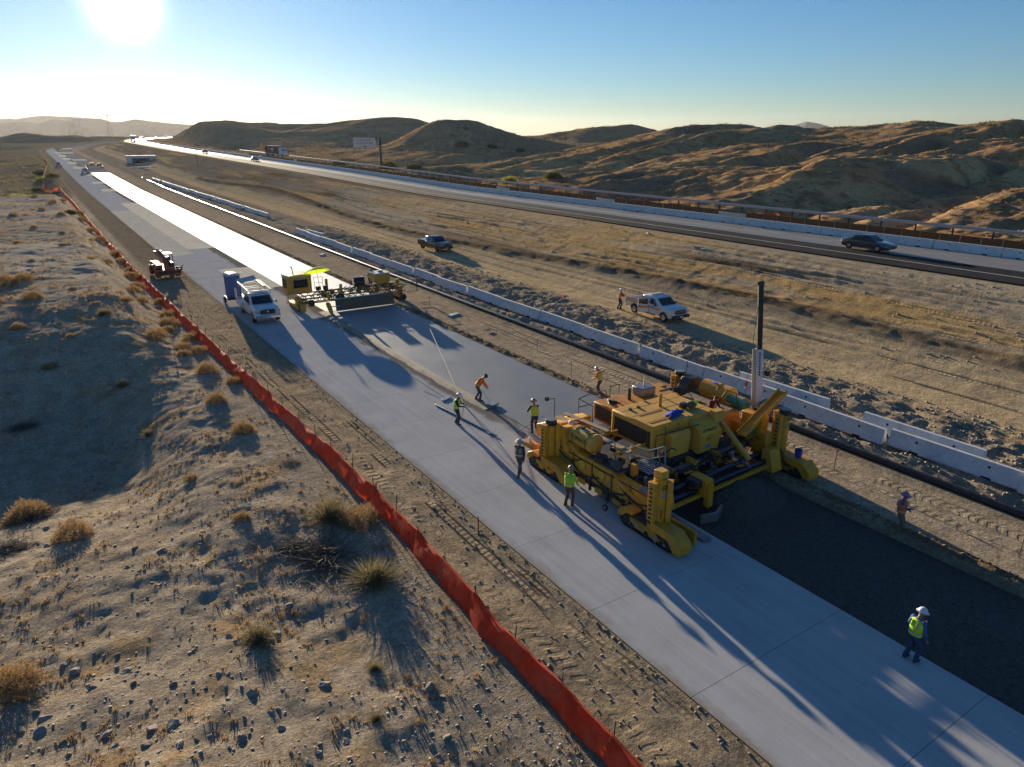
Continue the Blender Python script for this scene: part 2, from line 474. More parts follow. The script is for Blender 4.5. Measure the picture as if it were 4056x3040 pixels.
# --- soil colours (what the soil is made of)
X, Y, Z = verts[:, 0], verts[:, 1], verts[:, 2]
S = X - shift(Y) * (Y < 1000)
def c(r, g, b): return np.array([r, g, b])
colr = np.tile(c(.33, .275, .20), (len(X), 1))
def blend(col, w):
    global colr
    w = np.clip(w, 0, 1)[:, None]; colr = colr * (1 - w) + np.array(col) * w
nA = fbm(X / 9, Y / 9, 4, 61); nB = fbm(X / 1.5, Y / 1.5, 3, 62); nL = fbm(X / 2.2, Y / 40, 4, 63)
left = ss(-S, -9.6, -9.0)
blend((.42, .365, .295), left)
blend((.50, .45, .385), left * ss(Y, 60, 75) * (1 - ss(Y, 200, 215)) * ss(nA, -.3, .5))
blend((.44, .33, .21), left * ss(nB, .15, .55) * ss(nA, -.5, .3) * (1 - .7 * ss(Y, 70, 80)))
blend((.22, .19, .14), left * ss(Y, 205, 240))
blend((.25, .215, .17), ss(S, 9.4, 9.8) * (1 - ss(S, 12.7, 12.9)) * ss(Y, 60, 110))
blend((.40, .33, .24), ss(S, 9.4, 9.8) * (1 - ss(S, 12.7, 12.9)) * (1 - ss(Y, 60, 110)))
blend((.42, .35, .265), ss(S, 27, 27.5) * (1 - ss(S, 31.2, 31.8)))
blend((.20, .145, .09), np.exp(-((S - 26.8) / .35) ** 2) * ss(nB, -.5, .3))
blend((.35, .30, .24), ss(S, 31.8, 32.5) * (1 - ss(S, 38, 40)))
haul = ss(S, 39.5 + .8 * nA, 41.5 + .8 * nA) * (1 - ss(S, 47.0 + 1.2 * nA, 48.6 + 1.2 * nA))
blend((.56, .44, .28), haul)
med = ss(S, 48, 49.5) * (1 - ss(S, 59, 60))
blend((.50, .42, .31), med)
blend((.27, .23, .18), ss(S, 37, 39) * (1 - ss(S, 58.5, 60)) * ss(Y, 115, 200) * (1 - .8 * haul))
blend((.27, .19, .12), np.clip(ruts(S, Y), 0, 1) * med * .55)
blend((.56, .38, .18), med * ss(nL, -.05, .35) * ss(fbm(X / 14, Y / 40, 3, 64), -.35, .2))
blend((.26, .175, .10), med * ss(-nL, .1, .35) * ss(fbm(X / 5, Y / 25, 3, 65), -.1, .3))
blend((.17, .13, .09), np.exp(-((S - (48.2 + 1.6 * np.sin(Y / 23.0))) / .8) ** 2) * (Y < 260))
hillw = ss(S, 74, 78)
blend((.48, .30, .155), hillw)
blend((.58, .39, .21), hillw * ss(fbm(X / 18, Y / 18, 4, 66), -.05, .4))
blend((.29, .21, .145), hillw * ss(fbm(X / 11 + 5, Y / 11, 4, 67), .05, .4))
blend((.24, .155, .085), hillw * ss(fbm(X / 2.0, Y / 2.0, 3, 68), .1, .45) * .75)
blend((.38, .28, .185), hillw * ss(np.hypot(X, Y), 230, 330) * .5)
blend((.24, .19, .14), ss(np.hypot(X, Y), 900, 1500))
colr = colr * np.array([1.08, 1.02, .92])
ca = me.attributes.new('soil', 'FLOAT_COLOR', 'POINT')
ca.data.foreach_set('color', np.concatenate([np.clip(colr, .02, .8), np.ones((len(X), 1))], 1).astype(np.float32).ravel())
# --- tyre and crawler prints: amplitude and phase of the lug pattern
amp = np.zeros(len(X)); ph = np.zeros(len(X)); fq = np.full(len(X), 15.0)
def track(s0, w, f, slant, a, y0, y1, chev=False, wob=.1):
    cx = s0 + wob * np.sin(Y / 9.0 + s0)
    d = S - cx
    inb = (np.abs(d) < w / 2) & (Y > y0) & (Y < y1)
    br = ss(fbm(X / .8, Y / 2.0, 4, int(s0 * 10) % 90, .65), -.25, .15)
    edge = np.clip(1 - np.abs(d / (w / 2)) ** 5, 0, 1)
    amp[inb] = (a * br * edge)[inb]
    ph[inb] = ((np.abs(d) if chev else d) * slant + 1.6 * fbm(X / .7, Y / 1.3, 2, 171))[inb]
    fq[inb] = f
track(10.9, .50, 15, 4, 1.0, 4, 31); track(11.9, .42, 20, -3, .55, 8, 60); track(10.7, .4, 17, 3, .6, 33, 58, wob=.25); track(12.45, .3, 24, 2, .5, 10, 40, wob=.03)
track(29.3, .55, 14, 5, .9, 4, 60); track(30.4, .85, 17, 9, 1.0, 4, 70, True, .04)
track(44.0, .35, 21, 5, .30, 10, 90); track(46.2, .35, 21, -5, .30, 10, 90); track(50.4, .45, 18, 6, .5, 15, 45, wob=.5); track(53.4, .45, 18, -6, .5, 10, 50, wob=.6)
for nm, arr in (('lug', amp), ('phase', ph), ('freq', fq)):
    at = me.attributes.new(nm, 'FLOAT', 'POINT'); at.data.foreach_set('value', arr.astype(np.float32))

def ground_material():
    m, nt, b = nmat('soil')
    at = N(nt, 'ShaderNodeAttribute', attribute_name='soil')
    p = pos_n(nt)
    n1 = noise_n(nt, p, 1.1, 8, .7); n2 = noise_n(nt, p, 7.0, 6, .7); n3 = noise_n(nt, p, .12, 5, .6)
    f = math_n(nt, 'MULTIPLY_ADD', math_n(nt, 'SUBTRACT', n2, .5), 2.0, 1.0)
    f = math_n(nt, 'MULTIPLY', f, math_n(nt, 'MULTIPLY_ADD', math_n(nt, 'SUBTRACT', n1, .5), 1.3, 1.0))
    f = math_n(nt, 'MULTIPLY', f, math_n(nt, 'MULTIPLY_ADD', math_n(nt, 'SUBTRACT', noise_n(nt, p, 24.0, 4, .7), .5), 1.4, 1.0))
    f = math_n(nt, 'MAXIMUM', f, .25)
    f = math_n(nt, 'MULTIPLY', f, math_n(nt, 'MULTIPLY_ADD', math_n(nt, 'SUBTRACT', n3, .5), .5, 1.0))
    cm = nt.nodes.new('ShaderNodeVectorMath'); cm.operation = 'SCALE'
    nt.links.new(at.outputs['Color'], cm.inputs[0]); nt.links.new(f, cm.inputs['Scale'])
    nt.links.new(cm.outputs[0], b.inputs['Base Color'])
    b.inputs['Roughness'].default_value = .95
    b.inputs['Diffuse Roughness'].default_value = 0.12
    b.inputs['Specular IOR Level'].default_value = 0.0
    sep = nt.nodes.new('ShaderNodeSeparateXYZ'); nt.links.new(p, sep.inputs[0])
    lug = N(nt, 'ShaderNodeAttribute', attribute_name='lug').outputs['Fac']
    phs = N(nt, 'ShaderNodeAttribute', attribute_name='phase').outputs['Fac']
    frq = N(nt, 'ShaderNodeAttribute', attribute_name='freq').outputs['Fac']
    w = math_n(nt, 'SINE', math_n(nt, 'ADD', math_n(nt, 'MULTIPLY', sep.outputs['Y'], frq), phs))
    w = math_n(nt, 'MULTIPLY', ramp_n(nt, w, -.5, .5), lug)
    h = math_n(nt, 'MULTIPLY_ADD', n2, .9, math_n(nt, 'MULTIPLY', w, .9))
    h = math_n(nt, 'MULTIPLY_ADD', noise_n(nt, p, 2.6, 8, .75), 1.2, h)
    h = math_n(nt, 'MULTIPLY_ADD', noise_n(nt, p, 19.0, 5, .7), .35, h)
    bump_n(nt, b, h, 1.0, .13)
    return m
SOIL = ground_material()
me.materials.append(SOIL)
go = bpy.data.objects.new('ground', me); COL.objects.link(go)
tag(go, 'graded desert ground with tyre prints, spoil strips and gullied hills', None, kind='structure')

# ------------------------------------------------------------------ pavements
def concrete(name, col, rough, streak=.18, spec=.5, stain=0.0, bump=.12):
    m, nt, b = nmat(name)
    p = pos_n(nt, (6, .16, 1)); q = pos_n(nt)
    n1 = noise_n(nt, p, 1.0, 5, .7); n2 = noise_n(nt, q, .45, 5, .65); n3 = noise_n(nt, q, 26, 3, .6)
    f = math_n(nt, 'MULTIPLY_ADD', math_n(nt, 'SUBTRACT', n1, .5), streak * 2.2, 1.0)
    f = math_n(nt, 'MULTIPLY', f, math_n(nt, 'MULTIPLY_ADD', math_n(nt, 'SUBTRACT', n2, .5), .45, 1.0))
    f = math_n(nt, 'MULTIPLY', f, math_n(nt, 'MULTIPLY_ADD', math_n(nt, 'SUBTRACT', n3, .5), .35, 1.0))
    base = nt.nodes.new('ShaderNodeVectorMath'); base.operation = 'SCALE'
    base.inputs[0].default_value = col; nt.links.new(f, base.inputs['Scale'])
    c0 = base.outputs[0]
    if stain:
        sep = nt.nodes.new('ShaderNodeSeparateXYZ'); nt.links.new(q, sep.inputs[0])
        # slurry that ran out of the joint, with a ragged edge; dust blown in from the left
        d = math_n(nt, 'SUBTRACT', sep.outputs['X'], math_n(nt, 'MULTIPLY_ADD', noise_n(nt, pos_n(nt, (.3, .35, 1)), 1.2, 4), 1.6, 18.05))
        w = math_n(nt, 'MULTIPLY', ramp_n(nt, d, 0, .35), ramp_n(nt, math_n(nt, 'SUBTRACT', sep.outputs['Y'], noise_n(nt, q, .3)), 26, 31))
        c0 = mix_n(nt, math_n(nt, 'MULTIPLY', w, stain), c0, (.17, .145, .11))
        # tyre dust lines and damp patches along the lanes
        tl = ramp_n(nt, noise_n(nt, pos_n(nt, (3.2, .03, 1)), 1.0, 3, .5), .56, .66)
        c0 = mix_n(nt, math_n(nt, 'MULTIPLY', tl, .35), c0, (.56, .54, .50))
        dp = ramp_n(nt, noise_n(nt, pos_n(nt, (.5, .12, 1)), 1.0, 6, .7), .58, .72)
        c0 = mix_n(nt, math_n(nt, 'MULTIPLY', dp, .45), c0, (.33, .325, .32))
        d2 = math_n(nt, 'SUBTRACT', math_n(nt, 'MULTIPLY_ADD', noise_n(nt, pos_n(nt, (1, .45, 1)), 1.1, 8, .8), 1.9, 12.35), sep.outputs['X'])
        c0 = mix_n(nt, math_n(nt, 'MULTIPLY', ramp_n(nt, d2, -.05, .45), .8), c0, (.32, .26, .185))
    nt.links.new(c0, b.inputs['Base Color'])
    r = math_n(nt, 'MULTIPLY_ADD', math_n(nt, 'SUBTRACT', n2, .5), .25, rough)
    nt.links.new(r, b.inputs['Roughness'])
    b.inputs['Specular IOR Level'].default_value = spec
    b.inputs['Diffuse Roughness'].default_value = .08
    bump_n(nt, b, math_n(nt, 'MULTIPLY_ADD', n1, .6, n3), bump, .02)
    return m
C_OLD = concrete('broomed_concrete', (.47, .47, .465), .9, streak=.18, spec=0.0, stain=.85)
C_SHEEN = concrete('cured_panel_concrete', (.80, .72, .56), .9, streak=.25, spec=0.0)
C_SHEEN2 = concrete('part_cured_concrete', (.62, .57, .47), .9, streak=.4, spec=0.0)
C_NEW = concrete('fresh_concrete', (.175, .19, .205), .5, streak=.10, bump=.06)
C_CURE = concrete('white_cured_concrete', (.86, .85, .82), .68, streak=.05, spec=.9, bump=.05)
C_HWY = concrete('highway_concrete', (.29, .275, .25), .42, spec=.05)
C_FARSLAB = concrete('older_slab_concrete', (.30, .30, .29), .8, spec=0.0)
C_BAR = simple('barrier_concrete', (.72, .73, .74), .7, dirt=.3, scale=1.4, dirtcol=(.36, .33, .29))
ASPH = simple('shoulder_asphalt', (.045, .042, .040), .9, spec=.03, dirt=.25, dirtcol=(.10, .09, .075), scale=.5)
BASEM, _nt, _b = nmat('dark_base')
_p = pos_n(_nt); _n = noise_n(_nt, _p, 9, 8, .85); _n2 = noise_n(_nt, _p, .8, 4)
_nt.links.new(mix_n(_nt, ramp_n(_nt, _n, .3, .75), (.032, .028, .025), (.15, .125, .10)), _b.inputs['Base Color'])
_b.inputs['Roughness'].default_value = .9
bump_n(_nt, _b, math_n(_nt, 'MULTIPLY_ADD', _n2, 1.5, _n), .9, .06)

def ribbon(name, s0, s1, y0, y1, zoff, mat, zf, thick=0.0, step=6.0, parent=None):
    ys = np.arange(y0, y1 + .01, step) if y1 - y0 > step else np.array([y0, y1])
    if ys[-1] < y1: ys = np.append(ys, y1)
    mb = MB(); rings = []
    for yy in ys:
        xo = float(shift(np.array(yy))); zz = float(zf(yy)) + zoff
        zb = zz - max(thick, .02)
        rings.append([(s0 + xo, yy, zb), (s1 + xo, yy, zb), (s1 + xo, yy, zz), (s0 + xo, yy, zz)])
    mb.loft(rings)
    o = mb.build(name, mat, parent)
    return o
# finished pavement: two lanes of panels with open joints
pave = thing('concrete_pavement', 'finished grey concrete pavement of two lanes with sawn joints', None, kind='structure')
J = [-12.2 + 4.55 * i for i in range(0, 175)]
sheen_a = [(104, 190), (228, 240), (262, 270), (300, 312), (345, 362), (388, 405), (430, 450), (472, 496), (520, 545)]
for i in range(len(J) - 1):
    y0, y1 = J[i], J[i + 1]
    ym = (y0 + y1) / 2
    for lane, (a, b_) in enumerate(((12.97, 16.625), (16.633, 20.08))):
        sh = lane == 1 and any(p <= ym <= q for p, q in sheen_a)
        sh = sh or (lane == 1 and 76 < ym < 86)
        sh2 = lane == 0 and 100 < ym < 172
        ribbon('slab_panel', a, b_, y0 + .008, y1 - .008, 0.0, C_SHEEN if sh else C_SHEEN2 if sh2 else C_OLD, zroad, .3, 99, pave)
o = ribbon('fresh_pavement', 20.13, 26.42, 26.6, 61.0, -.005, C_NEW, zroad, .3)
tag(o, 'freshly placed wet grey concrete lane behind the paver', None, kind='structure')
o = ribbon('cured_pavement', 20.13, 26.42, 61.0, 318, -.005, C_CURE, zroad, .3, 8)
tag(o, 'bright white cured concrete lane beyond the finishing machine', None, kind='structure')
pv2 = thing('far_pavement', 'older grey concrete lane continuing into the far bend', None, kind='structure')
for i in range(len(J) - 1):
    y0, y1 = J[i], J[i + 1]
    if y0 < 318 or y1 > 775: continue
    ym = (y0 + y1) / 2
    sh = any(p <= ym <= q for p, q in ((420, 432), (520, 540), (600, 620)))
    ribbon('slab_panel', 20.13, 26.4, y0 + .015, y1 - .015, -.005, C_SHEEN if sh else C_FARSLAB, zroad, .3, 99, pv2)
o = ribbon('asphalt_base', 20.1, 26.28, -14, 26.6, -.262, BASEM, zroad, .06, 3)
tag(o, 'dark asphalt base laid open in front of the paver', None, kind='structure')
# open highway
o = ribbon('highway_shoulder', 59.9, 65.6, -10, 780, 0.0, ASPH, zhwy, .3, 6); tag(o, 'dark asphalt shoulder of the open highway', None, kind='structure')
o = ribbon('highway_lanes', 65.62, 73.3, -10, 780, .012, C_HWY, zhwy, .3, 6); tag(o, 'pale concrete lanes of the open highway', None, kind='structure')
o = ribbon('edge_line', 62.55, 62.72, -10, 400, .016, simple('road_paint', (.72, .72, .70), .6, dirt=.25), zhwy, .01, 6); tag(o, 'white painted edge line on the highway shoulder', None, kind='structure')
LANEP = MATS['road_paint']
dash = thing('lane_marking', 'broken white lane line on the pale highway lanes', None, kind='structure')
for k in range(40):
    ribbon('dash', 69.2, 69.32, 4 + k * 9.2, 7.6 + k * 9.2, .022, LANEP, zhwy, .008, 99, dash)
o = ribbon('tyre_polished_lane', 67.2, 68.4, -10, 780, .018, simple('darkened_lane', (.235, .22, .20), .7, dirt=.3, scale=.4), zhwy, .01, 6); tag(o, 'darker wheel-worn strip along the highway lane', None, kind='structure')

# ------------------------------------------------------------------ far mountains
def ridge(name, label, dist, az0, az1, prof, base, col, seed, depth):
    n = 140; rows = 14
    az = np.linspace(az0, az1, n)
    top = np.interp(az, [p[0] for p in prof], [p[1] for p in prof])
    vs = []; 
    for r in range(rows):
        t = r / (rows - 1)
        for i, a in enumerate(az):
            d = dist - depth * (1 - t) + depth * .18 * vnoise(np.array(a * 1.7), np.array(t * 3.0), seed)
            h = 15 + dist * math.tan(R(top[i]))
            nz = fbm(np.array(a * 1.3), np.array(t * 2.2), 4, seed + 3)
            z = base + (h - base) * (t ** 1.15) * (1 + (.45 * float(nz)) * (1 - t)) + dist * .0007 * float(fbm(np.array(a * 3.1), np.array(.5), 4, seed)) * t
            vs.append((d * math.sin(R(a)), d * math.cos(R(a)), z))
    fs = [(r * n + i, r * n + i + 1, (r + 1) * n + i + 1, (r + 1) * n + i) for r in range(rows - 1) for i in range(n - 1)]
    # back slope
    o0 = len(vs)
    for i, a in enumerate(az):
        d = dist + depth
        vs.append((d * math.sin(R(a)), d * math.cos(R(a)), base))
    fs += [((rows - 1) * n + i, (rows - 1) * n + i + 1, o0 + i + 1, o0 + i) for i in range(n - 1)]
    mb = MB(); mb.add(vs, fs)
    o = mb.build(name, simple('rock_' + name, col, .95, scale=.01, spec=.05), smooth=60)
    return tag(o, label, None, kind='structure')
ridge('mountains', 'hazy rugged mountain range beyond the valley', 5200, -14, 14,
      [(-14, .9), (-8, 1.05), (-3, .8), (-.8, .62), (.3, .72), (1.3, .66), (2.2, .92), (3.0, .80), (3.9, .98), (4.7, .95), (5.4, .72), (6.1, .78), (6.8, .93), (7.7, .80), (8.6, .70), (10, .6), (14, .3)], -12, (.11, .10, .095), 71, 330)
ridge('mountains_beyond', 'pale second mountain range behind the hazy one', 6600, -12, 10,
      [(-12, .7), (-5, 1.0), (-1.5, .86), (.2, .88), (1.2, 1.08), (2.2, 1.06), (3.4, 1.02), (5, .8), (10, .4)], -12, (.12, .11, .10), 81, 400)
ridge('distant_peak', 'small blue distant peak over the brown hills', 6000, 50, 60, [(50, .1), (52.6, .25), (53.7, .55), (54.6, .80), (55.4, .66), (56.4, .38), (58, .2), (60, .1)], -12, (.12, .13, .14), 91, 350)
RAILH = 1.62
def gz(x, y): return float(ground(np.array([float(x)]), np.array([float(y)]))[0])
# ------------------------------------------------------------------ concrete barriers
def barrier_mesh(L=5.98):
    prof = [(-.30, 0), (.30, 0), (.30, .08), (.17, .30), (.095, .81), (-.095, .81), (-.17, .30), (-.30, .08)]
    mb = MB(); mb.prism(prof, 'y', -L / 2, L / 2)
    return mb.mesh('concrete_barrier', C_BAR, 25)
bar_me = barrier_mesh()
HOLEM = simple('dark_hole', (.03, .03, .032), .9)
hole_me = MB().box((-.135, 0, .55), (.06, .10, .10), (0, R(-8), 0)).mesh('lifting_hole', HOLEM)
slot_me = MB().box((-.285, 0, .05), (.05, .42, .10)).mesh('drain_slot', HOLEM)
def barrier(x, y, z, rz, label, group, detail=True):
    o = bpy.data.objects.new('concrete_barrier', bar_me); COL.objects.link(o)
    o.location = (x, y, z); o.rotation_euler = (0, 0, rz); tag(o, label, 'barrier', group)
    if detail:
        for m_, n_ in ((hole_me, 'lifting_hole'), (slot_me, 'drain_slot')):
            for yq in (-1.65, 1.65):
                c_ = bpy.data.objects.new(n_, m_); COL.objects.link(c_); c_.parent = o; c_.location = (0, yq, 0)
    return o
rb = random.Random(3)
LBL_B = 'pale concrete barrier section standing in the churned dirt beside the haul road'
yy = 8.2
k = 0
while yy < 116:
    jx = [.0, .12, -.10, .18, .05, -.05, .2][k % 7] * .8
    barrier(34.45 + jx, yy, gz(34.45, yy) * .35 - .02, R([0, 1.2, -.8, 1.6, -.6, .5][k % 6]), LBL_B, 'barriers along the haul road')
    yy += 6.22 if k % 3 else 6.02
    k += 1
for (x, y, a, lb) in ((35.35, 16.2, 1.5, 'spare concrete barrier laid close behind the barrier row near the trench'),
                      (35.30, 24.4, 2.5, 'spare concrete barrier overlapping the row beside the crane boom'),
                      (35.2, 108.5, 4, 'short spare concrete barrier at the open end of the row')):
    barrier(x, y, .12, R(a), lb, None)
for i in range(22):
    y = 142 + i * 6.15
    barrier(36.6 - .012 * (y - 142) + rb.uniform(-.15, .15), y, gz(36.4, y) * .3, R(rb.uniform(-3, 3)), 'weathered concrete barrier section in the farther row by the black pipe', 'farther barrier row', False)
for i in range(102):
    y = 14.1 + i * 6.1
    if y > 560: break
    barrier(72.2, y, float(zhwy(y)) + .015, 0, 'pale concrete barrier section along the open highway lanes', 'highway median barriers', y < 130)

# ------------------------------------------------------------------ brown board fence, orange netting and steel rail behind the highway barriers
fence = thing('board_fence', 'low brown board fence with thin posts behind the highway barriers', 'fence', (74.0, 0, 0))
pan = MB(); pan.bb(-.02, .02, -.93, .93, 0, 1.2); pan_me = pan.mesh('board_panel', BROWNF)
pst = MB(); pst.bb(-.03, .03, -.03, .03, -.1, 1.34); pst_me = pst.mesh('post', WOOD)
for i in range(150):
    y = 16 + i * 1.9
    z = gz(74.0, y) + .55
    a = bpy.data.objects.new('board_panel', pan_me); COL.objects.link(a); a.parent = fence; a.location = (0, y, z - .35); a.rotation_euler = (0, R(rb.uniform(-5, 5)), 0)
    b = bpy.data.objects.new('post', pst_me); COL.objects.link(b); b.parent = fence; b.location = (-.06, y + .95, z - .4)
net = thing('orange_netting', 'torn orange plastic netting sagging between stakes behind the board fence', 'fence', (75.3, 0, 0))
for i in range(75):
    y = 40 + i * 2.0
    if rb.random() < .33: continue
    mb = MB(); rings = []
    h0, h1 = rb.uniform(1.1, 1.75), rb.uniform(1.1, 1.75)
    vs = []; n = 5
    for q in range(n):
        t = q / (n - 1); h = h0 + (h1 - h0) * t - .25 * math.sin(math.pi * t) * rb.uniform(.3, 1)
        vs += [(.1 * rb.uniform(-1, 1), y + 2 * t, .1), (.1 * rb.uniform(-1, 1), y + 2 * t, h)]
    mb.add([(a_, b_, c_ + gz(75.3, y)) for a_, b_, c_ in vs], [(2 * q, 2 * q + 2, 2 * q + 3, 2 * q + 1) for q in range(n - 1)])
    mb.build('netting_panel', ORGF, net, smooth=60)
rail = thing('steel_guard_rail', 'long galvanised steel guard rail on posts above the brown fence', 'guard rail', (77.6, 0, 0))
ys = np.arange(10, 330, 3.8)
wprof = [(0, -.16), (.05, -.12), (.05, -.05), (0, 0), (.05, .05), (.05, .12), (0, .16), (.03, .16), (.08, .12), (.08, .05), (.03, 0), (.08, -.05), (.08, -.12), (.03, -.16)]
for i in range(len(ys) - 1):
    y0, y1 = ys[i], ys[i + 1]
    mb = MB(); z0 = float(zhwy(y0)) + RAILH; z1 = float(zhwy(y1)) + RAILH
    mb.loft([[(-u, y0 + .01, z0 + v) for u, v in wprof], [(-u, y1 - .01, z1 + v) for u, v in wprof]])
    mb.build('rail_beam', GALV, rail)
for y in ys[::1]:
    mb = MB(); g0 = gz(77.7, y); mb.bb(.03, .15, y - .07, y + .07, g0 - .2, float(zhwy(y)) + RAILH + .22)
    mb.build('post', DARK, rail)
# boards propped on the barriers
for (y, lb) in ((112.5, 'long pale board standing on the highway barrier below the overhead sign'), (84.0, 'pale sign board lying along the top of the highway barrier'), (60.0, 'pale tilted panel resting on the highway barrier')):
    mb = MB(); mb.box((71.95, y, float(zhwy(y)) + .80 + .26), (.05, 4.2, .5), (0, R(-8), 0))
    tag(mb.build('board', SIGNW, None, .01), lb, 'board')
for i, (y, x) in enumerate(((235, 72.2), (276, 72.2), (318, 72.2), (362, 72.2), (420, 72.2))):
    mb = MB(); mb.box((x - .1, y, float(zhwy(y)) + 1.15), (.06, 3.0, .6)); mb.box((x, y, float(zhwy(y)) + .85), (.1, .2, .2))
    tag(mb.build('board', SIGNW), 'small white sign board standing on the far highway barriers', 'board', 'sign boards on the far barriers')

# ------------------------------------------------------------------ red silt fence beside the pavement
FL = [(-6, 9.9), (9.8, 9.8), (15.9, 9.75), (20, 9.95), (24.6, 10.1), (33, 9.85), (42.6, 9.5), (60, 8.95), (94.6, 8.1), (150, 7.6), (200, 7.35), (246, 7.2)]
def fx(y): return float(np.interp(y, [p[0] for p in FL], [p[1] for p in FL]))
sf = thing('silt_fence', 'long red silt fence sagging between thin stakes along the desert edge', 'fence')
rf = random.Random(11)
yps = []
y = -4.0
while y < 246:
    yps.append(y); y += 2.35 + rf.uniform(-.25, .25) + (1.2 if y > 100 else 0)
prev = None
for i in range(len(yps) - 1):
    y0, y1 = yps[i], yps[i + 1]
    n = 9; vs = []
    b0 = rf.uniform(.05, .26); hA = hB if i else .64; hB = rf.uniform(.50, .76)
    for q in range(n):
        t = q / (n - 1); yq = y0 + (y1 - y0) * t; x = fx(yq); g = gz(x, yq)
        sag = math.sin(math.pi * t)
        h = hA + (hB - hA) * t - .13 * sag * b0 * 4 + .03 * rf.uniform(-1, 1) * sag
        bul = -b0 * sag
        wv = .045 * math.sin(q * 2.3 + i) * sag
        vs += [(x - .34 + bul * .5, yq, g - .04), (x - .17 + bul + wv, yq, g + h * .35), (x - .06 + bul * .6 - wv, yq, g + h * .72), (x + .02 + .02 * rf.uniform(-1, 1), yq, g + h),
               (x + .13 + .05 * sag, yq, g + h - .07 - .10 * rf.random() * sag)]
    mb = MB(); mb.add(vs, [(5 * q + r, 5 * q + 5 + r, 5 * q + 6 + r, 5 * q + 1 + r) for q in range(n - 1) for r in range(4)])
    mb.build('fabric_panel', FENCE, sf, smooth=80)
    x = fx(y0); g = gz(x, y0)
    mb = MB(); mb.cyl((x + .07, y0, g - .2), (x + .13 + rf.uniform(-.08, .08), y0 + rf.uniform(-.08, .08), g + rf.uniform(.85, 1.2)), .022, .018, 5)
    mb.build('stake', DARK, sf)
sf2 = thing('silt_fence', 'short crumpled orange silt fence crossing the wash by the green bushes', 'fence')
pts = [(6.9, 246), (5.2, 250), (3.6, 268), (4.3, 300), (5.5, 330), (8.0, 370), (9.0, 440)]
for i in range(len(pts) - 1):
    (xa, ya), (xb, yb) = pts[i], pts[i + 1]
    vs = []; n = 7
    for q in range(n):
        t = q / (n - 1); x = xa + (xb - xa) * t; yq = ya + (yb - ya) * t; g = gz(x, yq); h = .7 + rf.uniform(-.1, .2)
        vs += [(x, yq, g - .05), (x + rf.uniform(-.1, .1), yq, g + h)]
    mb = MB(); mb.add(vs, [(2 * q, 2 * q + 2, 2 * q + 3, 2 * q + 1) for q in range(n - 1)])
    mb.build('fabric_panel', FENCE, sf2, smooth=80)
    mb = MB(); mb.cyl((xa, ya, gz(xa, ya) - .2), (xa, ya, gz(xa, ya) + 1.1), .03, .02, 5); mb.build('stake', DARK, sf2)

# ------------------------------------------------------------------ black pipe along the works
mb = MB(); path = []
for y in np.arange(-6, 283, 3.0):
    x = 31.85 + .004 * y + .05 * math.sin(y / 17.0)
    path.append(Vector((x, y, float(zroad(y)) + .10)))
rings = []
for p in path:
    rings.append([p + Vector((.19 * math.cos(a), 0, .19 * math.sin(a))) for a in [2 * math.pi * i / 12 for i in range(12)]])
mb.loft(rings)
tag(mb.build('pipe', PIPEM, None, smooth=60), 'long black plastic pipe laid out along the works beside the barriers', 'pipe')

# ------------------------------------------------------------------ survey stakes
rs_ = random.Random(5)
LATH = simple('lath_wood', (.42, .32, .2), .8)
FLAG = simple('pink_flagging', (.8, .12, .10), .7)
for (x, y, h, c_, lb, g_) in ((29.6, 17.1, 1.1, 1, 'wooden survey lath with orange top standing right of the yellow paver', None), (28.7, 8.8, 1.25, 1, 'survey lath with red flagging beside the tyre prints', None),
        (32.6, 67.1, 1.2, 0, None, 1), (31.3, 49.9, 1.2, 0, None, 1), (28.8, 40.5, 1.1, 0, None, 1), (27.6, 34.9, 1.1, 0, None, 1), (29.0, 58, 1.1, 0, None, 1), (28.6, 27.2, 1.1, 0, None, 1),
        (12.4, 21.3, .9, 0, 'dark short pin standing in the dirt at the edge of the slab', None), (6.6, 54.6, 1.0, 1, 'thin red-topped survey lath among the tan bushes', None), (10.6, 50.5, .9, 1, 'orange-topped lath beside the red silt fence', None)):
    t = thing('survey_stake', lb or 'thin wooden survey stake beside the fresh concrete lane', 'stake', (x, y, gz(x, y) - .05), 0, 'survey stakes along the lane' if g_ else None)
    mb = MB(); mb.bb(-.018, .018, -.012, .012, -.1, h); mb.build('lath', LATH if c_ or g_ else DARK, t)
    if c_: mb = MB(); mb.bb(-.028, .09, -.016, .016, h - .16, h + .01); mb.build('flag', FLAG, t)
    else: mb = MB(); mb.bb(-.02, .02, -.014, .014, h - .08, h + .004); mb.build('tip', FLAG if g_ and rs_.random() < .5 else WOOD, t)
# ------------------------------------------------------------------ vehicles; local forward is -Y
def wheel(parent, x, y, r, w, side, rim=CHROME, name='wheel'):
    mb = MB(); mb.torus((0, 0, 0), (1, 0, 0), r * .74, r * .26, 22, 8)
    mb.cyl((-w / 2, 0, 0), (w / 2, 0, 0), r * .93, None, 22)
    t = mb.build('wheel', BLK, parent, loc=(x, y, r))
    rb_ = MB(); rb_.cyl((side * (w / 2 - .01), 0, 0), (side * (w / 2 + .012), 0, 0), r * .60, r * .55, 16)
    rb_.build('rim', rim, t)
    h = MB(); h.cyl((side * (w / 2 + .01), 0, 0), (side * (w / 2 + .035), 0, 0), r * .18, r * .14, 8)
    for q in range(5):
        a = 2 * math.pi * q / 5 + .3
        h.cyl((side * (w / 2 + .008), r * .40 * math.cos(a), r * .40 * math.sin(a)), (side * (w / 2 + .016), r * .40 * math.cos(a), r * .40 * math.sin(a)), r * .09, None, 6)
    h.build('hub', DARK, t)
    return t
def ringx(y, pts):
    """mirrored cross-section: list of (halfwidth, z) from bottom to top"""
    return [(w, y, z) for w, z in pts] + [(-w, y, z) for w, z in reversed(pts)]
def car_body(mb, st):
    mb.loft([ringx(y, pts) for y, pts in st])
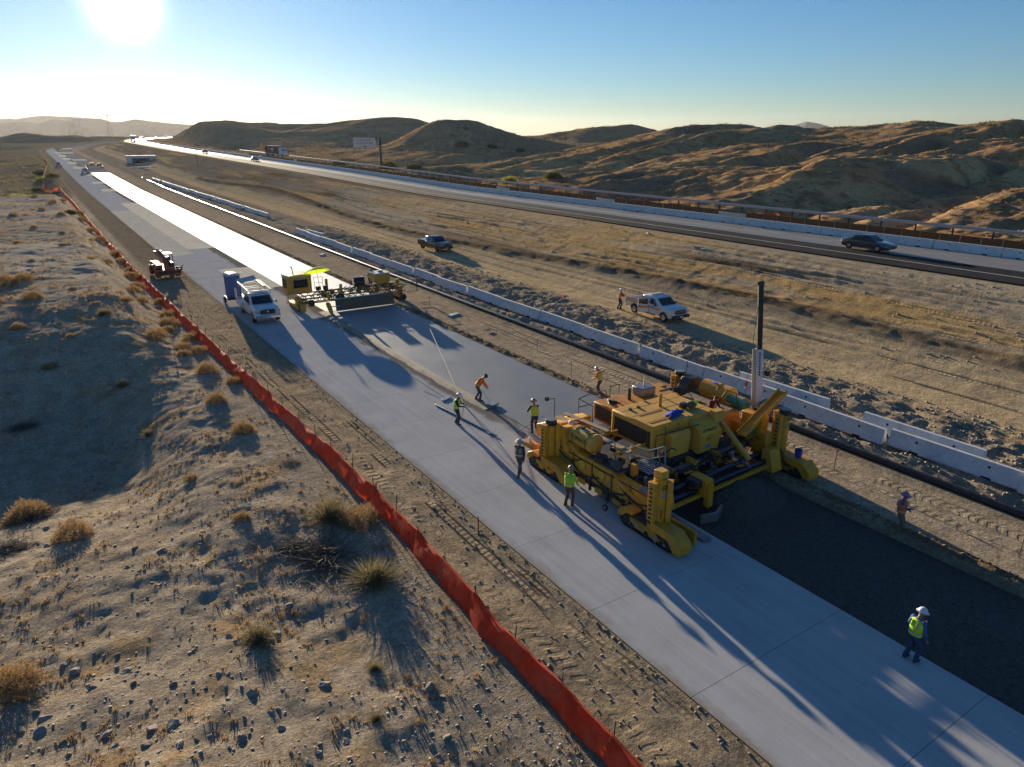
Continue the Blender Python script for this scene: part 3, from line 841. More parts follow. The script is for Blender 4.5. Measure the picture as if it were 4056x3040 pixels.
def arch(parent, x, y, r, side, mat):
    mb = MB(); n = 14
    for i in range(n):
        a0, a1 = math.pi * i / n, math.pi * (i + 1) / n
        mb.bar((x, y + r * math.cos(a0), r * .92 + r * math.sin(a0)), (x, y + r * math.cos(a1), r * .92 + r * math.sin(a1)), .06, .07)
    mb.build('wheel_arch', mat, parent)
def pickup(name, label, loc, rz, paint, grill=BLACKPL, door_open=False, stripe=False, bed=True, trim=BLACKPL, bedcover=None, rim=CHROME, simple_lod=False, group=None):
    t = thing(name, label, 'pickup', loc, rz, group)
    W = 1.0
    # nose + cab lower body: y from -2.9 (bumper) to 1.05 ; bed 1.05..2.95
    mb = MB()
    st = [(-2.78, [(.86, .48), (.92, .70), (.90, .98), (.80, 1.10)]),
          (-2.55, [(.95, .44), (.98, .72), (.96, 1.04), (.84, 1.18)]),
          (-1.7, [(.97, .44), (1.0, .75), (.98, 1.09), (.84, 1.26)]),
          (-1.28, [(.97, .44), (1.0, .75), (.98, 1.11), (.86, 1.28)]),
          (-.9, [(.97, .44), (1.0, .75), (.99, 1.12), (.95, 1.22)]),
          (1.02, [(.97, .44), (1.0, .75), (.99, 1.13), (.95, 1.23)])]
    car_body(mb, st); body = mb.build('body', paint, t, .02)
    # greenhouse
    mb = MB()
    gs = [(-1.42, [(.84, 1.20), (.83, 1.24), (.80, 1.25)]), (-.62, [(.93, 1.16), (.80, 1.74), (.74, 1.80)]), (-.2, [(.94, 1.16), (.79, 1.82), (.72, 1.89)]),
          (.75, [(.94, 1.16), (.79, 1.82), (.72, 1.88)]), (1.03, [(.92, 1.16), (.79, 1.72), (.74, 1.78)])]
    car_body(mb, gs); cabin = mb.build('cabin', paint, t, .03)
    # glass
    mb = MB(); mb.add([(-.74, -1.335, 1.30), (.74, -1.335, 1.30), (.70, -.645, 1.765), (-.70, -.645, 1.765)], [(0, 1, 2, 3)]); 
    mb.add([(-.74, -1.345, 1.29), (.74, -1.345, 1.29), (.70, -.67, 1.775), (-.70, -.67, 1.775)], [(0, 1, 2, 3)])
    g = MB()
    def slab(q, nrm, th=.012):
        nrm = Vector(nrm).normalized() * th
        a = [Vector(p) for p in q]; b = [p + nrm for p in a]
        n = len(a)
        g.add(a + b, [tuple(range(n - 1, -1, -1)), tuple(range(n, 2 * n))] + [(i, (i + 1) % n, n + (i + 1) % n, n + i) for i in range(n)])
    slab([(-.76, -1.38, 1.265), (.76, -1.38, 1.265), (.70, -.66, 1.735), (-.70, -.66, 1.735)], (0, -.55, .83), .03)
    g.build('windshield', GLASS, t)
    g = MB(); slab([(-.68, 1.035, 1.30), (.68, 1.035, 1.30), (.66, 1.035, 1.68), (-.66, 1.035, 1.68)], (0, 1, .05), .02); g.build('rear_window', GLASS, t)
    for sd in (-1, 1):
        nm = 'side_window'
        for (y0, y1, yt0, yt1) in ((-.92, -.06, -.50, -.06), (.02, .82, .02, .74)):
            if door_open and sd == -1 and y0 > 0: continue
            g = MB(); x0 = sd * .945; x1 = sd * .812
            slab([(x0, y0, 1.235), (x0, y1, 1.235), (x1, yt1, 1.70), (x1, yt0, 1.70)], (sd, 0, .25), .02)
            g.build('side_window', GLASS, t)
        if not simple_lod:
            mb = MB(); mb.box((sd * 1.12, -.92, 1.26), (.22, .10, .18)); mb.box((sd * 1.0, -.90, 1.22), (.12, .05, .05)); mb.build('mirror', trim, t, .02)
            mb = MB(); mb.box((sd * .985, .30, .40), (.10, 2.2, .06)); mb.build('running_board', BLACKPL, t)
            for yh in (-.12, .70):
                if door_open and sd == -1 and yh > 0: continue
                mb = MB(); mb.box((sd * 1.005, yh, 1.04), (.03, .17, .035)); mb.build('door_handle', BLACKPL, t)
            mb = MB(); mb.bb(sd * 1.002, sd * 1.006, -.035, -.02, .55, 1.12); mb.bb(sd * 1.002, sd * 1.006, .85, .865, .55, 1.12); mb.build('door_seam', BLACKPL, t)
        for yw in (-1.85, 1.85):
            wheel(t, sd * .885, yw, .40, .27, sd, rim)
            mb = MB(); mb.prism([(yw + .49 * math.cos(a_), .40 + .47 * math.sin(a_)) for a_ in [math.pi * q_ / 14 for q_ in range(15)]], 'x', sd * .97, sd * 1.006); mb.build('wheel_well', BLACKPL, t)
        mb = MB(); mb.box((sd * .74, -2.715, .93), (.36, .16, .16)); mb.build('headlight', HEAD, t, .02)
    # face
    mb = MB(); mb.box((0, -2.77, .93), (1.12, .12, .34)); mb.build('grille', grill, t, .03)
    mb = MB(); mb.box((0, -2.84, .57), (1.86, .20, .22)); bmp = mb.build('bumper', trim, t, .04)
    mb = MB(); mb.box((0, -2.95, .57), (.32, .015, .15)); mb.build('plate', WHITEM, bmp)
    # bed
    if bed:
        mb = MB()
        for sd in (-1, 1):
            mb.prism([(1.06, .46), (1.38, .46), (1.44, .74), (1.62, .87), (1.85, .9), (2.08, .87), (2.26, .74), (2.32, .52), (2.92, .55), (2.94, 1.20), (1.06, 1.20)], 'x', sd * .86, sd * 1.0)
        mb.bb(-.86, .86, 1.06, 2.92, .62, .70); mb.bb(-.86, .86, 1.06, 1.12, .62, 1.2)
        mb.build('bed', paint, t, .015)
        mb = MB(); mb.bb(-.855, .855, 1.125, 2.895, .702, .72); mb.bb(-.858, -.845, 1.125, 2.895, .72, 1.19); mb.bb(.845, .858, 1.125, 2.895, .72, 1.19); mb.bb(-.84, .84, 1.121, 1.135, .72, 1.19); mb.build('bed_liner', BLACKPL, t)
        mb = MB(); mb.bb(-.98, .98, 2.90, 2.97, .60, 1.19); mb.build('tailgate', paint, t, .02)
        mb = MB(); mb.bb(-.93, .93, 2.95, 3.08, .48, .60); mb.build('rear_bumper', trim, t, .02)
        mb = MB()
        for sd in (-1, 1): mb.bb(sd * .86, sd * 1.005, 1.05, 2.95, 1.20, 1.225)
        mb.build('bed_rail', BLACKPL, t)
        for sd in (-1, 1):
            mb = MB(); mb.box((sd * .95, 2.965, .95), (.12, .04, .36)); mb.build('taillight', TAIL, t)
        if bedcover is not None:
            mb = MB(); mb.bb(-.87, .87, 1.06, 2.9, 1.205, 1.235); mb.build('bed_cover', bedcover, t)
    if door_open:
        d = MB(); d.bb(-.03, .03, 0, .92, .50, 1.16)
        # hinge at rear edge of the front door, swung wide
        do = d.build('door', paint, t, .02, loc=(-1.0, .02, 0)); do.rotation_euler = (0, 0, R(62))
        g = MB(); g.bb(-.012, .012, .06, .86, 1.22, 1.66); g.build('window', GLASS, do)
        f = MB(); f.bb(-.02, .02, 0, .07, 1.15, 1.72); f.bb(-.02, .02, .85, .92, 1.15, 1.70); f.bb(-.02, .02, 0, .92, 1.655, 1.72); f.build('window_frame', paint, do)
        if stripe: f = MB(); f.bb(-.036, -.031, .0, .92, .86, 1.03); f.build('stripe', STRIPE, do)
        f = MB(); f.bb(-.05, -.03, .66, .84, 1.03, 1.07); f.build('handle', BLACKPL, do)
        mb = MB(); mb.bb(-1.004, -.97, .06, .86, .52, 1.70); mb.build('door_opening', simple('dark_interior', (.02, .02, .022), .9), t)
    if stripe:
        for sd in (-1, 1):
            mb = MB(); mb.bb(sd * 1.002, sd * 1.008, -1.35, -.62, .88, 1.05); mb.bb(sd * 1.002, sd * 1.008, -.30, .0 if door_open and sd < 0 else 1.0, .88, 1.05); mb.bb(sd * 1.002, sd * 1.008, 1.08, 2.92, .96, 1.13)
            mb.build('stripe', STRIPE, t)
            mb = MB(); mb.cyl((sd * 1.003, -.46, .98), (sd * 1.010, -.46, .98), .12, None, 16); mb.build('door_emblem', simple('emblem_teal', (.05, .25, .32), .5), t)
    return t
# white pickup with orange stripes, parked on the haul road
pk = pickup('pickup_truck', 'white pickup with orange stripes and an open door on the haul road', (42.9, 42.7, gz(42.9, 42.7) + .05), R(-3), WHITE, door_open=True, stripe=True, rim=CHROME)
mb = MB(); mb.box((0, .15, 1.93), (1.15, .24, .10)); mb.box((-.3, .45, 1.92), (.4, .3, .06)); mb.build('light_bar', WHITEM, pk, .03)
mb = MB(); mb.bb(-.1, .8, 1.2, 1.6, .9, 1.5); mb.build('tool_box', WHITE, pk, .02)
mb = MB(); mb.bb(-.45, .45, -2.845, -2.835, .95, 1.02); mb.build('grille_badge', STEEL, pk)
pickup('pickup_truck', 'black crew cab pickup driving on the haul road', (43.9, 85.4, gz(43.9, 85.4) + .05), R(4), BLACKP, bedcover=BLACKP, rim=DARK)
# white service truck on the finished slab
sv = pickup('service_truck', 'white crew cab service truck with ladder rack parked on the finished slab', (14.75, 62.3, 0), R(-2), WHITE, bed=False, trim=CHROME, simple_lod=False)
sv['category'] = 'truck'
sv.scale = (1.08, 1.12, 1.14)
mb = MB()
for sd in (-1, 1): mb.bb(sd * .55, sd * 1.08, 1.22, 3.5, .50, 1.0)
mb.build('utility_bed', WHITE, sv, .03)
MB().bb(-.55, .55, 1.12, 3.48, .62, .72).build('bed_floor', DARK, sv)
for sd in (-1, 1):
    for k in range(3):
        mb = MB(); mb.bb(sd * 1.081, sd * 1.095, 1.28 + k * .74, 1.96 + k * .74, .56, .95); lid = mb.build('cabinet_door', WHITE, sv, .01)
        mb = MB(); mb.box((sd * 1.10, 1.6 + k * .74, .78), (.02, .10, .05)); mb.build('latch', DARK, lid)
mb = MB(); 
for sd in (-1, 1):
    mb.bar((sd * .86, -.75, 2.14), (sd * .86, 3.1, 2.22), .06, .07)
    for yq in (-.45, 1.15, 3.0): mb.bar((sd * .86, yq, 1.78 if yq < 1 else 1.1), (sd * .86, yq, 2.1), .05)
for yq in (-.70, .5, 1.15, 2.1, 3.0): mb.bar((-.86, yq, 2.12), (.86, yq, 2.12), .05)
mb.build('ladder_rack', STEEL, sv)
mb = MB(); mb.bb(.55, .75, .4, 3.2, 2.17, 2.25); mb.build('rack_board', simple('yellow_board', (.7, .6, .3), .6), sv)
for k in range(5):
    mb = MB(); mb.box((-.5 + .25 * k, -.42, 1.90), (.10, .10, .05)); mb.build('roof_light', HEAD, sv)
mb = MB(); mb.bb(-1.12, -1.05, 2.75, 3.45, 1.02, 1.75); mb.build('open_cabinet_lid', WHITE, sv)
mb = MB(); mb.box((-.1, 3.35, 2.30), (1.5, .8, .04), (R(14), R(-8), 0)); mb.build('raised_cover', WHITEM, sv)
mb = MB(); mb.cyl((.1, 1.9, .72), (.1, 1.9, 1.25), .25, None, 12); mb.box((-.2, 2.6, 1.0), (.4, .5, .5)); mb.box((.25, 3.0, .95), (.35, .4, .45)); mb.build('compressor', DARK, sv)
mb = MB(); mb.cyl((0, -2.845, .97), (0, -2.86, .97), .06, None, 12); mb.build('grille_badge', CHROME, sv)
# portable toilet on a small trailer behind it
tr = thing('trailer', 'small flat trailer hitched behind the white service truck', 'trailer', (14.35, 69.3, 0), R(-2))
mb = MB(); mb.bb(-.85, .85, -1.0, 1.0, .42, .52); mb.bb(-.06, .06, -2.3, -1.0, .42, .5); mb.build('deck', DARK, tr)
for sd in (-1, 1): wheel(tr, sd * .95, .1, .33, .2, sd, STEEL)
to = thing('portable_toilet', 'blue portable toilet with a rounded grey roof riding on the trailer', 'toilet', (14.25, 69.4, .52), R(8))
mb = MB(); mb.bb(-.56, .56, -.58, .58, .0, 2.02); mb.build('cabin', BLUET, to, .06)
mb = MB(); prof = [(-.62, 2.02)] + [(.62 * math.cos(math.pi - math.pi * i / 10), 2.02 + .28 * math.sin(math.pi * i / 10)) for i in range(11)] + [(.62, 2.02)]
mb.prism(prof[1:-1], 'y', -.62, .62); mb.build('roof', simple('toilet_roof', (.46, .50, .55), .5), to, .03)
mb = MB(); mb.bb(-.40, .40, -.605, -.58, .1, 1.9); dr = mb.build('door', BLUET, to, .02)
mb = MB(); mb.box((.33, -.615, 1.0), (.06, .03, .14)); mb.build('handle', WHITEM, dr)

def sedan(name, label, loc, rz, paint, group=None, lod=False):
    t = thing(name, label, 'car', loc, rz, group)
    mb = MB()
    car_body(mb, [(-2.42, [(.60, .34), (.74, .48), (.72, .60), (.55, .66)]), (-2.1, [(.80, .24), (.88, .50), (.84, .70), (.66, .76)]), (-1.2, [(.87, .22), (.91, .52), (.89, .82), (.74, .92)]),
                  (-.7, [(.87, .22), (.92, .52), (.90, .87), (.82, .95)]), (.9, [(.87, .22), (.92, .54), (.90, .90), (.82, .97)]), (1.7, [(.86, .24), (.91, .56), (.88, .92), (.72, 1.0)]), (2.25, [(.78, .30), (.86, .56), (.82, .90), (.64, .98)]), (2.42, [(.64, .40), (.74, .58), (.70, .86), (.58, .90)])])
    mb.build('body', paint, t, .02)
    mb = MB()
    car_body(mb, [(-1.05, [(.78, .88), (.74, .93), (.70, .94)]), (-.25, [(.82, .90), (.66, 1.34), (.56, 1.41)]), (.25, [(.83, .92), (.66, 1.37), (.56, 1.44)]), (.9, [(.83, .93), (.65, 1.34), (.55, 1.40)]), (1.85, [(.74, .94), (.66, .99), (.60, 1.0)])])
    mb.build('roof', paint, t, .03)
    g = MB()
    def slab(q, nrm, th=.014):
        nrm = Vector(nrm).normalized() * th
        a = [Vector(p) for p in q]; b = [p + nrm for p in a]; n = len(a)
        g.add(a + b, [tuple(range(n - 1, -1, -1)), tuple(range(n, 2 * n))] + [(i, (i + 1) % n, n + (i + 1) % n, n + i) for i in range(n)])
    slab([(-.68, -.98, .965), (.68, -.98, .965), (.56, -.30, 1.365), (-.56, -.30, 1.365)], (0, -.5, .86), .03); g.build('windshield', GLASS, t)
    g = MB(); slab([(.60, 1.68, 1.03), (-.60, 1.68, 1.03), (-.54, 1.0, 1.36), (.54, 1.0, 1.36)], (0, .45, .9), .03); g.build('rear_window', GLASS, t)
    for sd in (-1, 1):
        for (a_, b_, c_, d_) in ((-.82, .10, -.22, .10), (.16, 1.35, .16, .86)):
            g = MB(); slab([(sd * .835, a_, .955), (sd * .835, b_, .965), (sd * .682, d_, 1.315), (sd * .682, c_, 1.30)], (sd, 0, .35), .02); g.build('side_window', GLASS, t)
        for yw in (-1.45, 1.42):
            wheel(t, sd * .825, yw, .335, .22, sd, CHROME)
            mb = MB(); mb.prism([(yw + .40 * math.cos(a_), .33 + .38 * math.sin(a_)) for a_ in [math.pi * q_ / 12 for q_ in range(13)]], 'x', sd * .88, sd * .918); mb.build('wheel_well', BLACKPL, t)
        mb = MB(); mb.box((sd * .70, -2.20, .60), (.26, .28, .12)); mb.build('headlight', HEAD, t, .02)
        mb = MB(); mb.box((sd * .64, 2.36, .80), (.24, .14, .14)); mb.build('taillight', TAIL if not lod else HEAD, t, .02)
        mb = MB(); mb.box((sd * .98, -.72, .98), (.16, .08, .12)); mb.build('mirror', paint, t, .02)
        mb = MB(); mb.bb(sd * .90, sd * .925, -1.0, 1.0, .25, .29); mb.build('sill_trim', CHROME, t)
    mb = MB(); mb.box((0, -2.40, .46), (.8, .06, .16)); mb.build('grille', BLACKPL, t, .01)
    return t
zh_ = lambda y: float(zhwy(y)) + .018
sedan('sedan', 'grey sedan driving on the open highway lane', (65.9, 38.4, zh_(38.4)), R(0), GREYP)
sedan('sedan', 'small dark car on the highway near the brown container truck', (66.5, 262, zh_(262)), 0, GREYP)
sedan('sedan', 'small silver car on the highway beyond the container truck', (66.6, 345, zh_(345)), 0, simple('silver_paint', (.32, .34, .36), .3, metal=.4))
pickup('pickup_truck', 'distant white pickup parked on the old slab beside the bright lane', (18.3, 317, float(zroad(317))), R(0), WHITE, simple_lod=True)
pickup('pickup_truck', 'distant white pickup parked at the dirt edge of the slab', (12.0, 366, float(zroad(366)) - .02), R(-6), WHITE, simple_lod=True)
# container truck beyond the barriers
def box_truck(name, label, loc, rz, mat, L=9.5, group=None, emblem=False):
    t = thing(name, label, 'truck', loc, rz, group)
    mb = MB(); mb.bb(-1.22, 1.22, -L / 2, L / 2, 1.15, 3.85); bx = mb.build('container', mat, t, .03)
    mb = MB()
    for k in range(int(L / .45)):
        for sd in (-1, 1): mb.bb(sd * 1.22, sd * 1.25, -L / 2 + .2 + k * .45, -L / 2 + .38 + k * .45, 1.25, 3.75)
    mb.build('corrugation', mat, bx)
    if emblem:
        mb = MB(); mb.cyl((-1.255, -.6, 2.6), (-1.262, -.6, 2.6), .75, None, 20); mb.bb(-1.262, -1.255, 1.6, 2.1, 2.4, 3.2); mb.build('emblem', SIGNW, bx)
    mb = MB(); mb.bb(-.5, .5, -L / 2 - 2.6, L / 2 - .3, .75, 1.12); mb.build('chassis', DARK, t)
    mb = MB(); car_body(mb, [(-L / 2 - 2.9, [(1.0, .6), (1.05, 1.5), (.95, 1.7)]), (-L / 2 - 2.0, [(1.15, .6), (1.18, 1.8), (1.05, 2.0)]), (-L / 2 - 1.6, [(1.18, .6), (1.2, 2.6), (1.05, 2.9)]), (-L / 2 - .25, [(1.18, .6), (1.2, 3.0), (1.1, 3.4)])])
    mb.build('cab', WHITE, t, .05)
    mb = MB(); mb.box((0, -L / 2 - 1.90, 2.25), (1.9, .1, .65), (R(28), 0, 0)); mb.build('windshield', GLASS, t)
    for sd in (-1, 1):
        for yw in (-L / 2 - 2.0, L / 2 - 1.0, L / 2 - 2.2, -L / 2 + .8): wheel(t, sd * 1.02, yw, .5, .3, sd, STEEL)
    return t
box_truck('container_truck', 'brown container truck seen beyond the highway barriers', (79.6, 284, float(zhwy(284)) + .5), R(14), CONT, emblem=True)
box_truck('box_truck', 'distant white box truck on the far bend of the highway', (66.5 + float(shift(np.array(590.))), 592, zh_(592)), R(-8), WHITE, 12)
sedan('sedan', 'distant dark car ahead of the white box truck on the far bend', (64.9, 560, zh_(560)), 0, BLACKP)
for (s_, y_, k_) in ((69.0, 640, 0), (66.0, 668, 1), (70.0, 700, 1), (67, 735, 0)):
    xx = s_ + float(shift(np.array(float(y_))))
    sedan('sedan', 'tiny glinting car on the farthest visible stretch of highway', (xx, y_, zh_(y_)), R(-25), simple('silver_paint', (0, 0, 0)) , 'farthest highway traffic', True)
# ------------------------------------------------------------------ slipform paver (world-aligned; it creeps towards -Y)
PV = thing('slipform_paver', 'big yellow four-track slipform paver laying the concrete lane', 'paver', (0, 0, 0))
LETT = simple('black_lettering', (.02, .018, .012), .6)
def part(name, mat, bevel=.02, parent=None, **kw):
    """returns a builder whose .done() links it"""
    mb = MB()
    def done(): return mb.build(name, mat, parent or PV, bevel, **kw)
    mb.done = done
    return mb
def track(cx, y0, y1, w, ground_z, front_cover, side):
    # crawler: shoe belt + frame + wheel + yellow cover at the front
    r = .30; n = 34
    L = (y1 - y0) - 2 * r
    belt = MB(); per = 2 * L + 2 * math.pi * r
    for i in range(n):
        d = per * i / n
        if d < L: y, z, a = y0 + r + d, 0.03, 0
        elif d < L + math.pi * r:
            a = (d - L) / r; y, z = y1 - r + r * math.sin(a), r - r * math.cos(a) + .03
        elif d < 2 * L + math.pi * r: y, z, a = y1 - r - (d - L - math.pi * r), 2 * r + .03, math.pi
        else:
            a = math.pi + (d - 2 * L - math.pi * r) / r; y, z = y0 + r + r * math.sin(a), r - r * math.cos(a) + .03
        belt.box((cx, y, z + ground_z), (w, per / n * .86, .06), (a, 0, 0))
    tb = belt.build('crawler_track', DARK, PV); tb['kind'] = 'stuff'
    fr = MB(); fr.bb(cx - w * .42, cx + w * .42, y0 + .2, y1 - .2, ground_z + .12, ground_z + .50); fr.build('track_frame', YEL, tb, .02)
    for yy in (y0 + r, y1 - r):
        wm = MB(); wm.cyl((cx - w * .46, yy, ground_z + r + .03), (cx + w * .46, yy, ground_z + r + .03), r * .80, None, 14); wm.build('sprocket', DARK, tb)
    for k in range(3):
        yy = y0 + .65 + k * (y1 - y0 - 1.3) / 2
        wm = MB(); wm.cyl((cx - w * .45, yy, ground_z + .17), (cx + w * .45, yy, ground_z + .17), .13, None, 10); wm.build('roller', DARK, tb)
    # cover: chamfered box over the leading end
    c0 = MB(); ya = y0 - .38; yb = y0 + 1.35
    c0.prism([(ya, ground_z + .16), (ya + .02, ground_z + .52), (ya + .45, ground_z + .88), (yb, ground_z + .92), (yb, ground_z + .62), (ya + .60, ground_z + .52), (ya + .30, ground_z + .16)], 'x', cx - w * .70, cx + w * .70)
    c0.build('track_cover', YEL, tb, .03)
    c1 = MB(); ya = y1 + .22; yb = y1 - .7
    c1.prism([(ya, ground_z + .34), (ya - .12, ground_z + .62), (ya - .48, ground_z + .80), (yb, ground_z + .76), (yb, ground_z + .62), (ya - .55, ground_z + .60), (ya - .30, ground_z + .34)], 'x', cx - w * .54, cx + w * .54)
    c1.build('rear_cover', YEL, tb, .03)
    return tb
def leg(x, y, z0, z1, cap, side, r=.27):
    mb = MB(); mb.cyl((x, y, z0), (x, y, z1 - (.28 if cap == 'round' else .1)), r, None, 20)
    lg = mb.build('lift_leg', YEL, PV, .0)
    mb = MB(); mb.cyl((x, y, z0 - .10), (x, y, z0 + .02), r * 1.12, None, 18); mb.cyl((x, y, z0 - .32), (x, y, z0 - .10), r * .75, None, 16); mb.build('swivel', DARK, lg)
    mb = MB(); mb.cyl((x, y, z0 + .04), (x, y, z0 + .26), r * 1.10, None, 18); mb.build('collar', YEL, lg)
    if cap == 'round':
        mb = MB(); mb.cyl((x, y, z1 - .28), (x, y, z1 - .02), r * .98, None, 20); mb.build('cap', BLACKPL, lg, .02)
        mb = MB(); mb.cyl((x, y, z1 - .02), (x, y, z1), r * .96, None, 20); mb.build('cap_lid', STEEL, lg)
    else:
        mb = MB(); mb.bb(x - .2, x + .2, y - .2, y + .2, z1 - .1, z1 + .22); mb.build('cap', YEL2, lg, .02)
    # slotted guide plates on two sides
    for (dx, dy) in ((-1, 0), (0, 1) if side > 0 else (.55, -.6)):
        v = Vector((dx, dy, 0)).normalized(); q = Vector((-v.y, v.x, 0))
        c_ = Vector((x, y, 0)) + v * (r + .10)
        mb = MB(); rot = Matrix(((v.x, q.x, 0), (v.y, q.y, 0), (0, 0, 1)))
        mb.box((c_.x, c_.y, (z0 + z1) / 2 + .02), (.22, .34, z1 - z0 - .45), rot); gp = mb.build('guide_plate', YEL, lg, .015)
        ns = 9
        for k in range(ns):
            zz = z0 + .30 + (z1 - z0 - .75) * k / (ns - 1)
            p_ = c_ + v * .112
            m2 = MB(); m2.box((p_.x, p_.y, zz), (.01, .15, .075), rot); m2.build('slot', HOLEM, gp)
    return lg
track(17.95, 15.95, 18.9, .50, 0.0, True, -1)
track(17.90, 22.9, 25.4, .50, 0.0, True, -1)
track(27.55, 17.2, 20.0, .55, -.08, True, 1)
track(27.70, 24.2, 26.9, .55, -.08, True, 1)
l1 = leg(18.05, 17.15, .62, 2.78, 'box', -1)
l2 = leg(18.05, 24.2, .62, 2.68, 'round', -1)
l3 = leg(27.55, 18.75, .62, 2.92, 'round', 1)
l4 = leg(27.75, 25.6, .62, 2.85, 'round', 1)
text('GP', .26, LETT, l1, (18.02, 16.872, 2.35), (R(90), 0, 0))
text('GP', .26, LETT, l3, (27.55, 18.472, 2.5), (R(90), 0, 0))
BLUT = simple('blue_tape', (.08, .25, .7), .6)
MB().box((18.05, 16.875, 2.02), (.16, .012, .12)).build('tape', BLUT, l1); MB().box((27.45, 18.476, 2.1), (.10, .012, .10)).build('tape', BLUT, l3); MB().box((17.92, 16.885, 1.25), (.05, .012, .4)).build('red_mark', RED, l1)
# side bolsters
m = part('side_bolster', YEL, .03)
m.prism([(17.5, .98), (18.1, .70), (20.5, .58), (23.9, .62), (24.0, 1.75), (23.0, 1.82), (22.6, 1.55), (20.2, 1.55), (19.8, 1.42), (17.5, 1.38)], 'x', 18.30, 18.78); bo = m.done()
for (y0, y1) in ((18.0, 18.9), (19.0, 20.1), (20.2, 21.4), (21.5, 22.7)):
    MB().bb(18.275, 18.30, y0 + .05, y1 - .05, .78, 1.34).build('panel', YEL, bo, .01)
MB().box((18.26, 18.9, 1.08), (.05, 2.2, .16), (R(16), 0, 0)).build('brace', YEL, bo)
MB().bb(18.42, 18.85, 19.9, 21.9, 1.56, 1.60).build('dark_deck', BLUEGREY, bo)
MB().bb(18.5, 18.8, 20.1, 20.55, 1.6, 1.9).build('pump', BLUEGREY, bo, .03)
MB().cyl((18.62, 21.3, 1.6), (18.62, 21.3, 1.78), .30, None, 16).build('reel', BLACKPL, bo)
MB().bb(18.35, 18.75, 17.7, 18.6, 1.40, 1.46).build('tread_plate', STEEL, bo)
MB().bb(18.95, 19.2, 19.55, 19.8, 1.4, 1.95).build('post_box', ORNP, PV, .02)
m = part('side_bolster', YEL, .03); m.prism([(18.9, .8), (25.6, .8), (25.6, 1.8), (22.5, 1.9), (18.9, 1.75)], 'x', 26.6, 27.15); m.done()
# cross frames
for (y, zc) in ((23.7, 1.25), (20.2, 1.15)):
    m = part('cross_beam', DARK); m.bb(18.8, 26.6, y - .2, y + .2, zc - .28, zc + .28); m.done()
m = part('mould_pan', DARK); m.bb(20.15, 26.35, 20.6, 26.4, .02, .55); m.done()
m = part('mould_side_plate', YEL); m.bb(20.02, 20.12, 18.6, 26.6, -.1, .7); m.done()
m = part('grey_beam', STEEL); m.bar((19.8, 19.55, .95), (26.8, 19.9, 1.0), .26, .30); gbm = m.done()
for k in range(4): MB().bb(21 + k * 1.5, 21.2 + k * 1.5, 19.4, 20.2, .7, 1.25).build('bracket', YEL2, gbm)
# engine housing
HS = part('engine_housing', YEL2, .07); HS.bb(20.75, 24.75, 20.45, 23.15, 1.70, 2.92); hs = HS.done()
MB().bb(20.715, 20.75, 20.75, 22.9, 1.90, 2.66).build('radiator_grille', GRILLE, hs)
gr = MB()
for k in range(14): gr.bb(20.70, 20.716, 20.78 + k * .152, 20.81 + k * .152, 1.92, 2.64)
go2 = gr.build('grille_bars', DARK, hs); go2['kind'] = 'stuff'
MB().bb(21.2, 22.6, 21.70, 21.80, 2.921, 2.927).build('roof_stripe', simple('maroon_stripe', (.13, .02, .02), .6), hs)
MB().bb(21.0, 22.0, 20.80, 20.90, 2.921, 2.927).build('roof_stripe', MATS['maroon_stripe'], hs)
MB().cyl((22.9, 22.2, 2.9), (22.9, 22.2, 3.55), .085, .075, 10).build('exhaust', YEL, hs)
text('GOMACO', .22, LETT, hs, (23.0, 20.447, 2.35), (R(90), 0, 0))
for xx in (21.6, 23.6):
    MB().bb(xx - .05, xx + .05, 20.43, 20.45, 2.2, 2.3).build('latch', BLACKPL, hs)
# things left on top of it (their own objects)
mb = MB(); rr = random.Random(2); vs = []; n = 9
for i in range(n):
    for j in range(n):
        vs.append((-.55 + 1.1 * i / (n - 1) + .1 * math.sin(j), -.28 + .56 * j / (n - 1), .04 + .13 * abs(math.sin(i * 1.3 + j * .8)) * (1 - abs(2 * j / (n - 1) - 1) ** 2)))
mb.add(vs, [(i * n + j, (i + 1) * n + j, (i + 1) * n + j + 1, i * n + j + 1) for i in range(n - 1) for j in range(n - 1)])
o = mb.build('tarp', BLUEC, None, smooth=80, loc=(22.6, 21.05, 2.925)); o.rotation_euler = (0, 0, R(18)); tag(o, 'crumpled blue cloth lying on the yellow engine housing', 'cloth')
t = thing('bag', 'dark bag and lime vest heaped on the engine housing roof', 'bag', (24.0, 21.3, 2.925))
MB().ball((0, 0, .14), .28, (1.2, .9, .55)).build('sack', simple('olive_bag', (.14, .13, .06), .9), t); MB().box((-.35, .15, .12), (.3, .26, .24)).build('battery_box', BLACKPL, t, .02); MB().box((.25, -.05, .22), (.42, .2, .06), (.2, .1, .5)).build('vest', simple('lime_cloth', (.45, .75, .02), .8), t, .02)
# second housing behind
S2 = part('rear_housing', ORNP, .05); S2.bb(21.3, 25.6, 23.5, 25.1, 1.65, 2.58); s2 = S2.done()
for k in range(7): MB().bb(21.268, 21.295, 23.65, 24.9, 1.80 + k * .10, 1.865 + k * .10).build('louvre', GRILLE, s2)
text('GOMACO', .18, LETT, s2, (22.6, 23.495, 2.42), (R(90), 0, 0))
MB().bb(23.6, 24.5, 24.1, 24.9, 2.58, 3.02).build('air_cleaner', STEEL, s2, .06)
MB().cyl((24.05, 24.5, 3.0), (24.05, 24.5, 3.5), .04, None, 6).build('white_pole', WHITEM, s2)
MB().cyl((22.9, 24.3, 2.58), (22.9, 24.3, 3.15), .09, None, 10).build('exhaust', BLACKPL, s2)
m = MB()
for k in range(5): m.torus((21.9, 24.3, 2.62 + .02 * k), (.1 * k, .1, 1), .25 + .02 * k, .02, 16, 5)
m.build('coiled_hose', BLACKPL, s2)
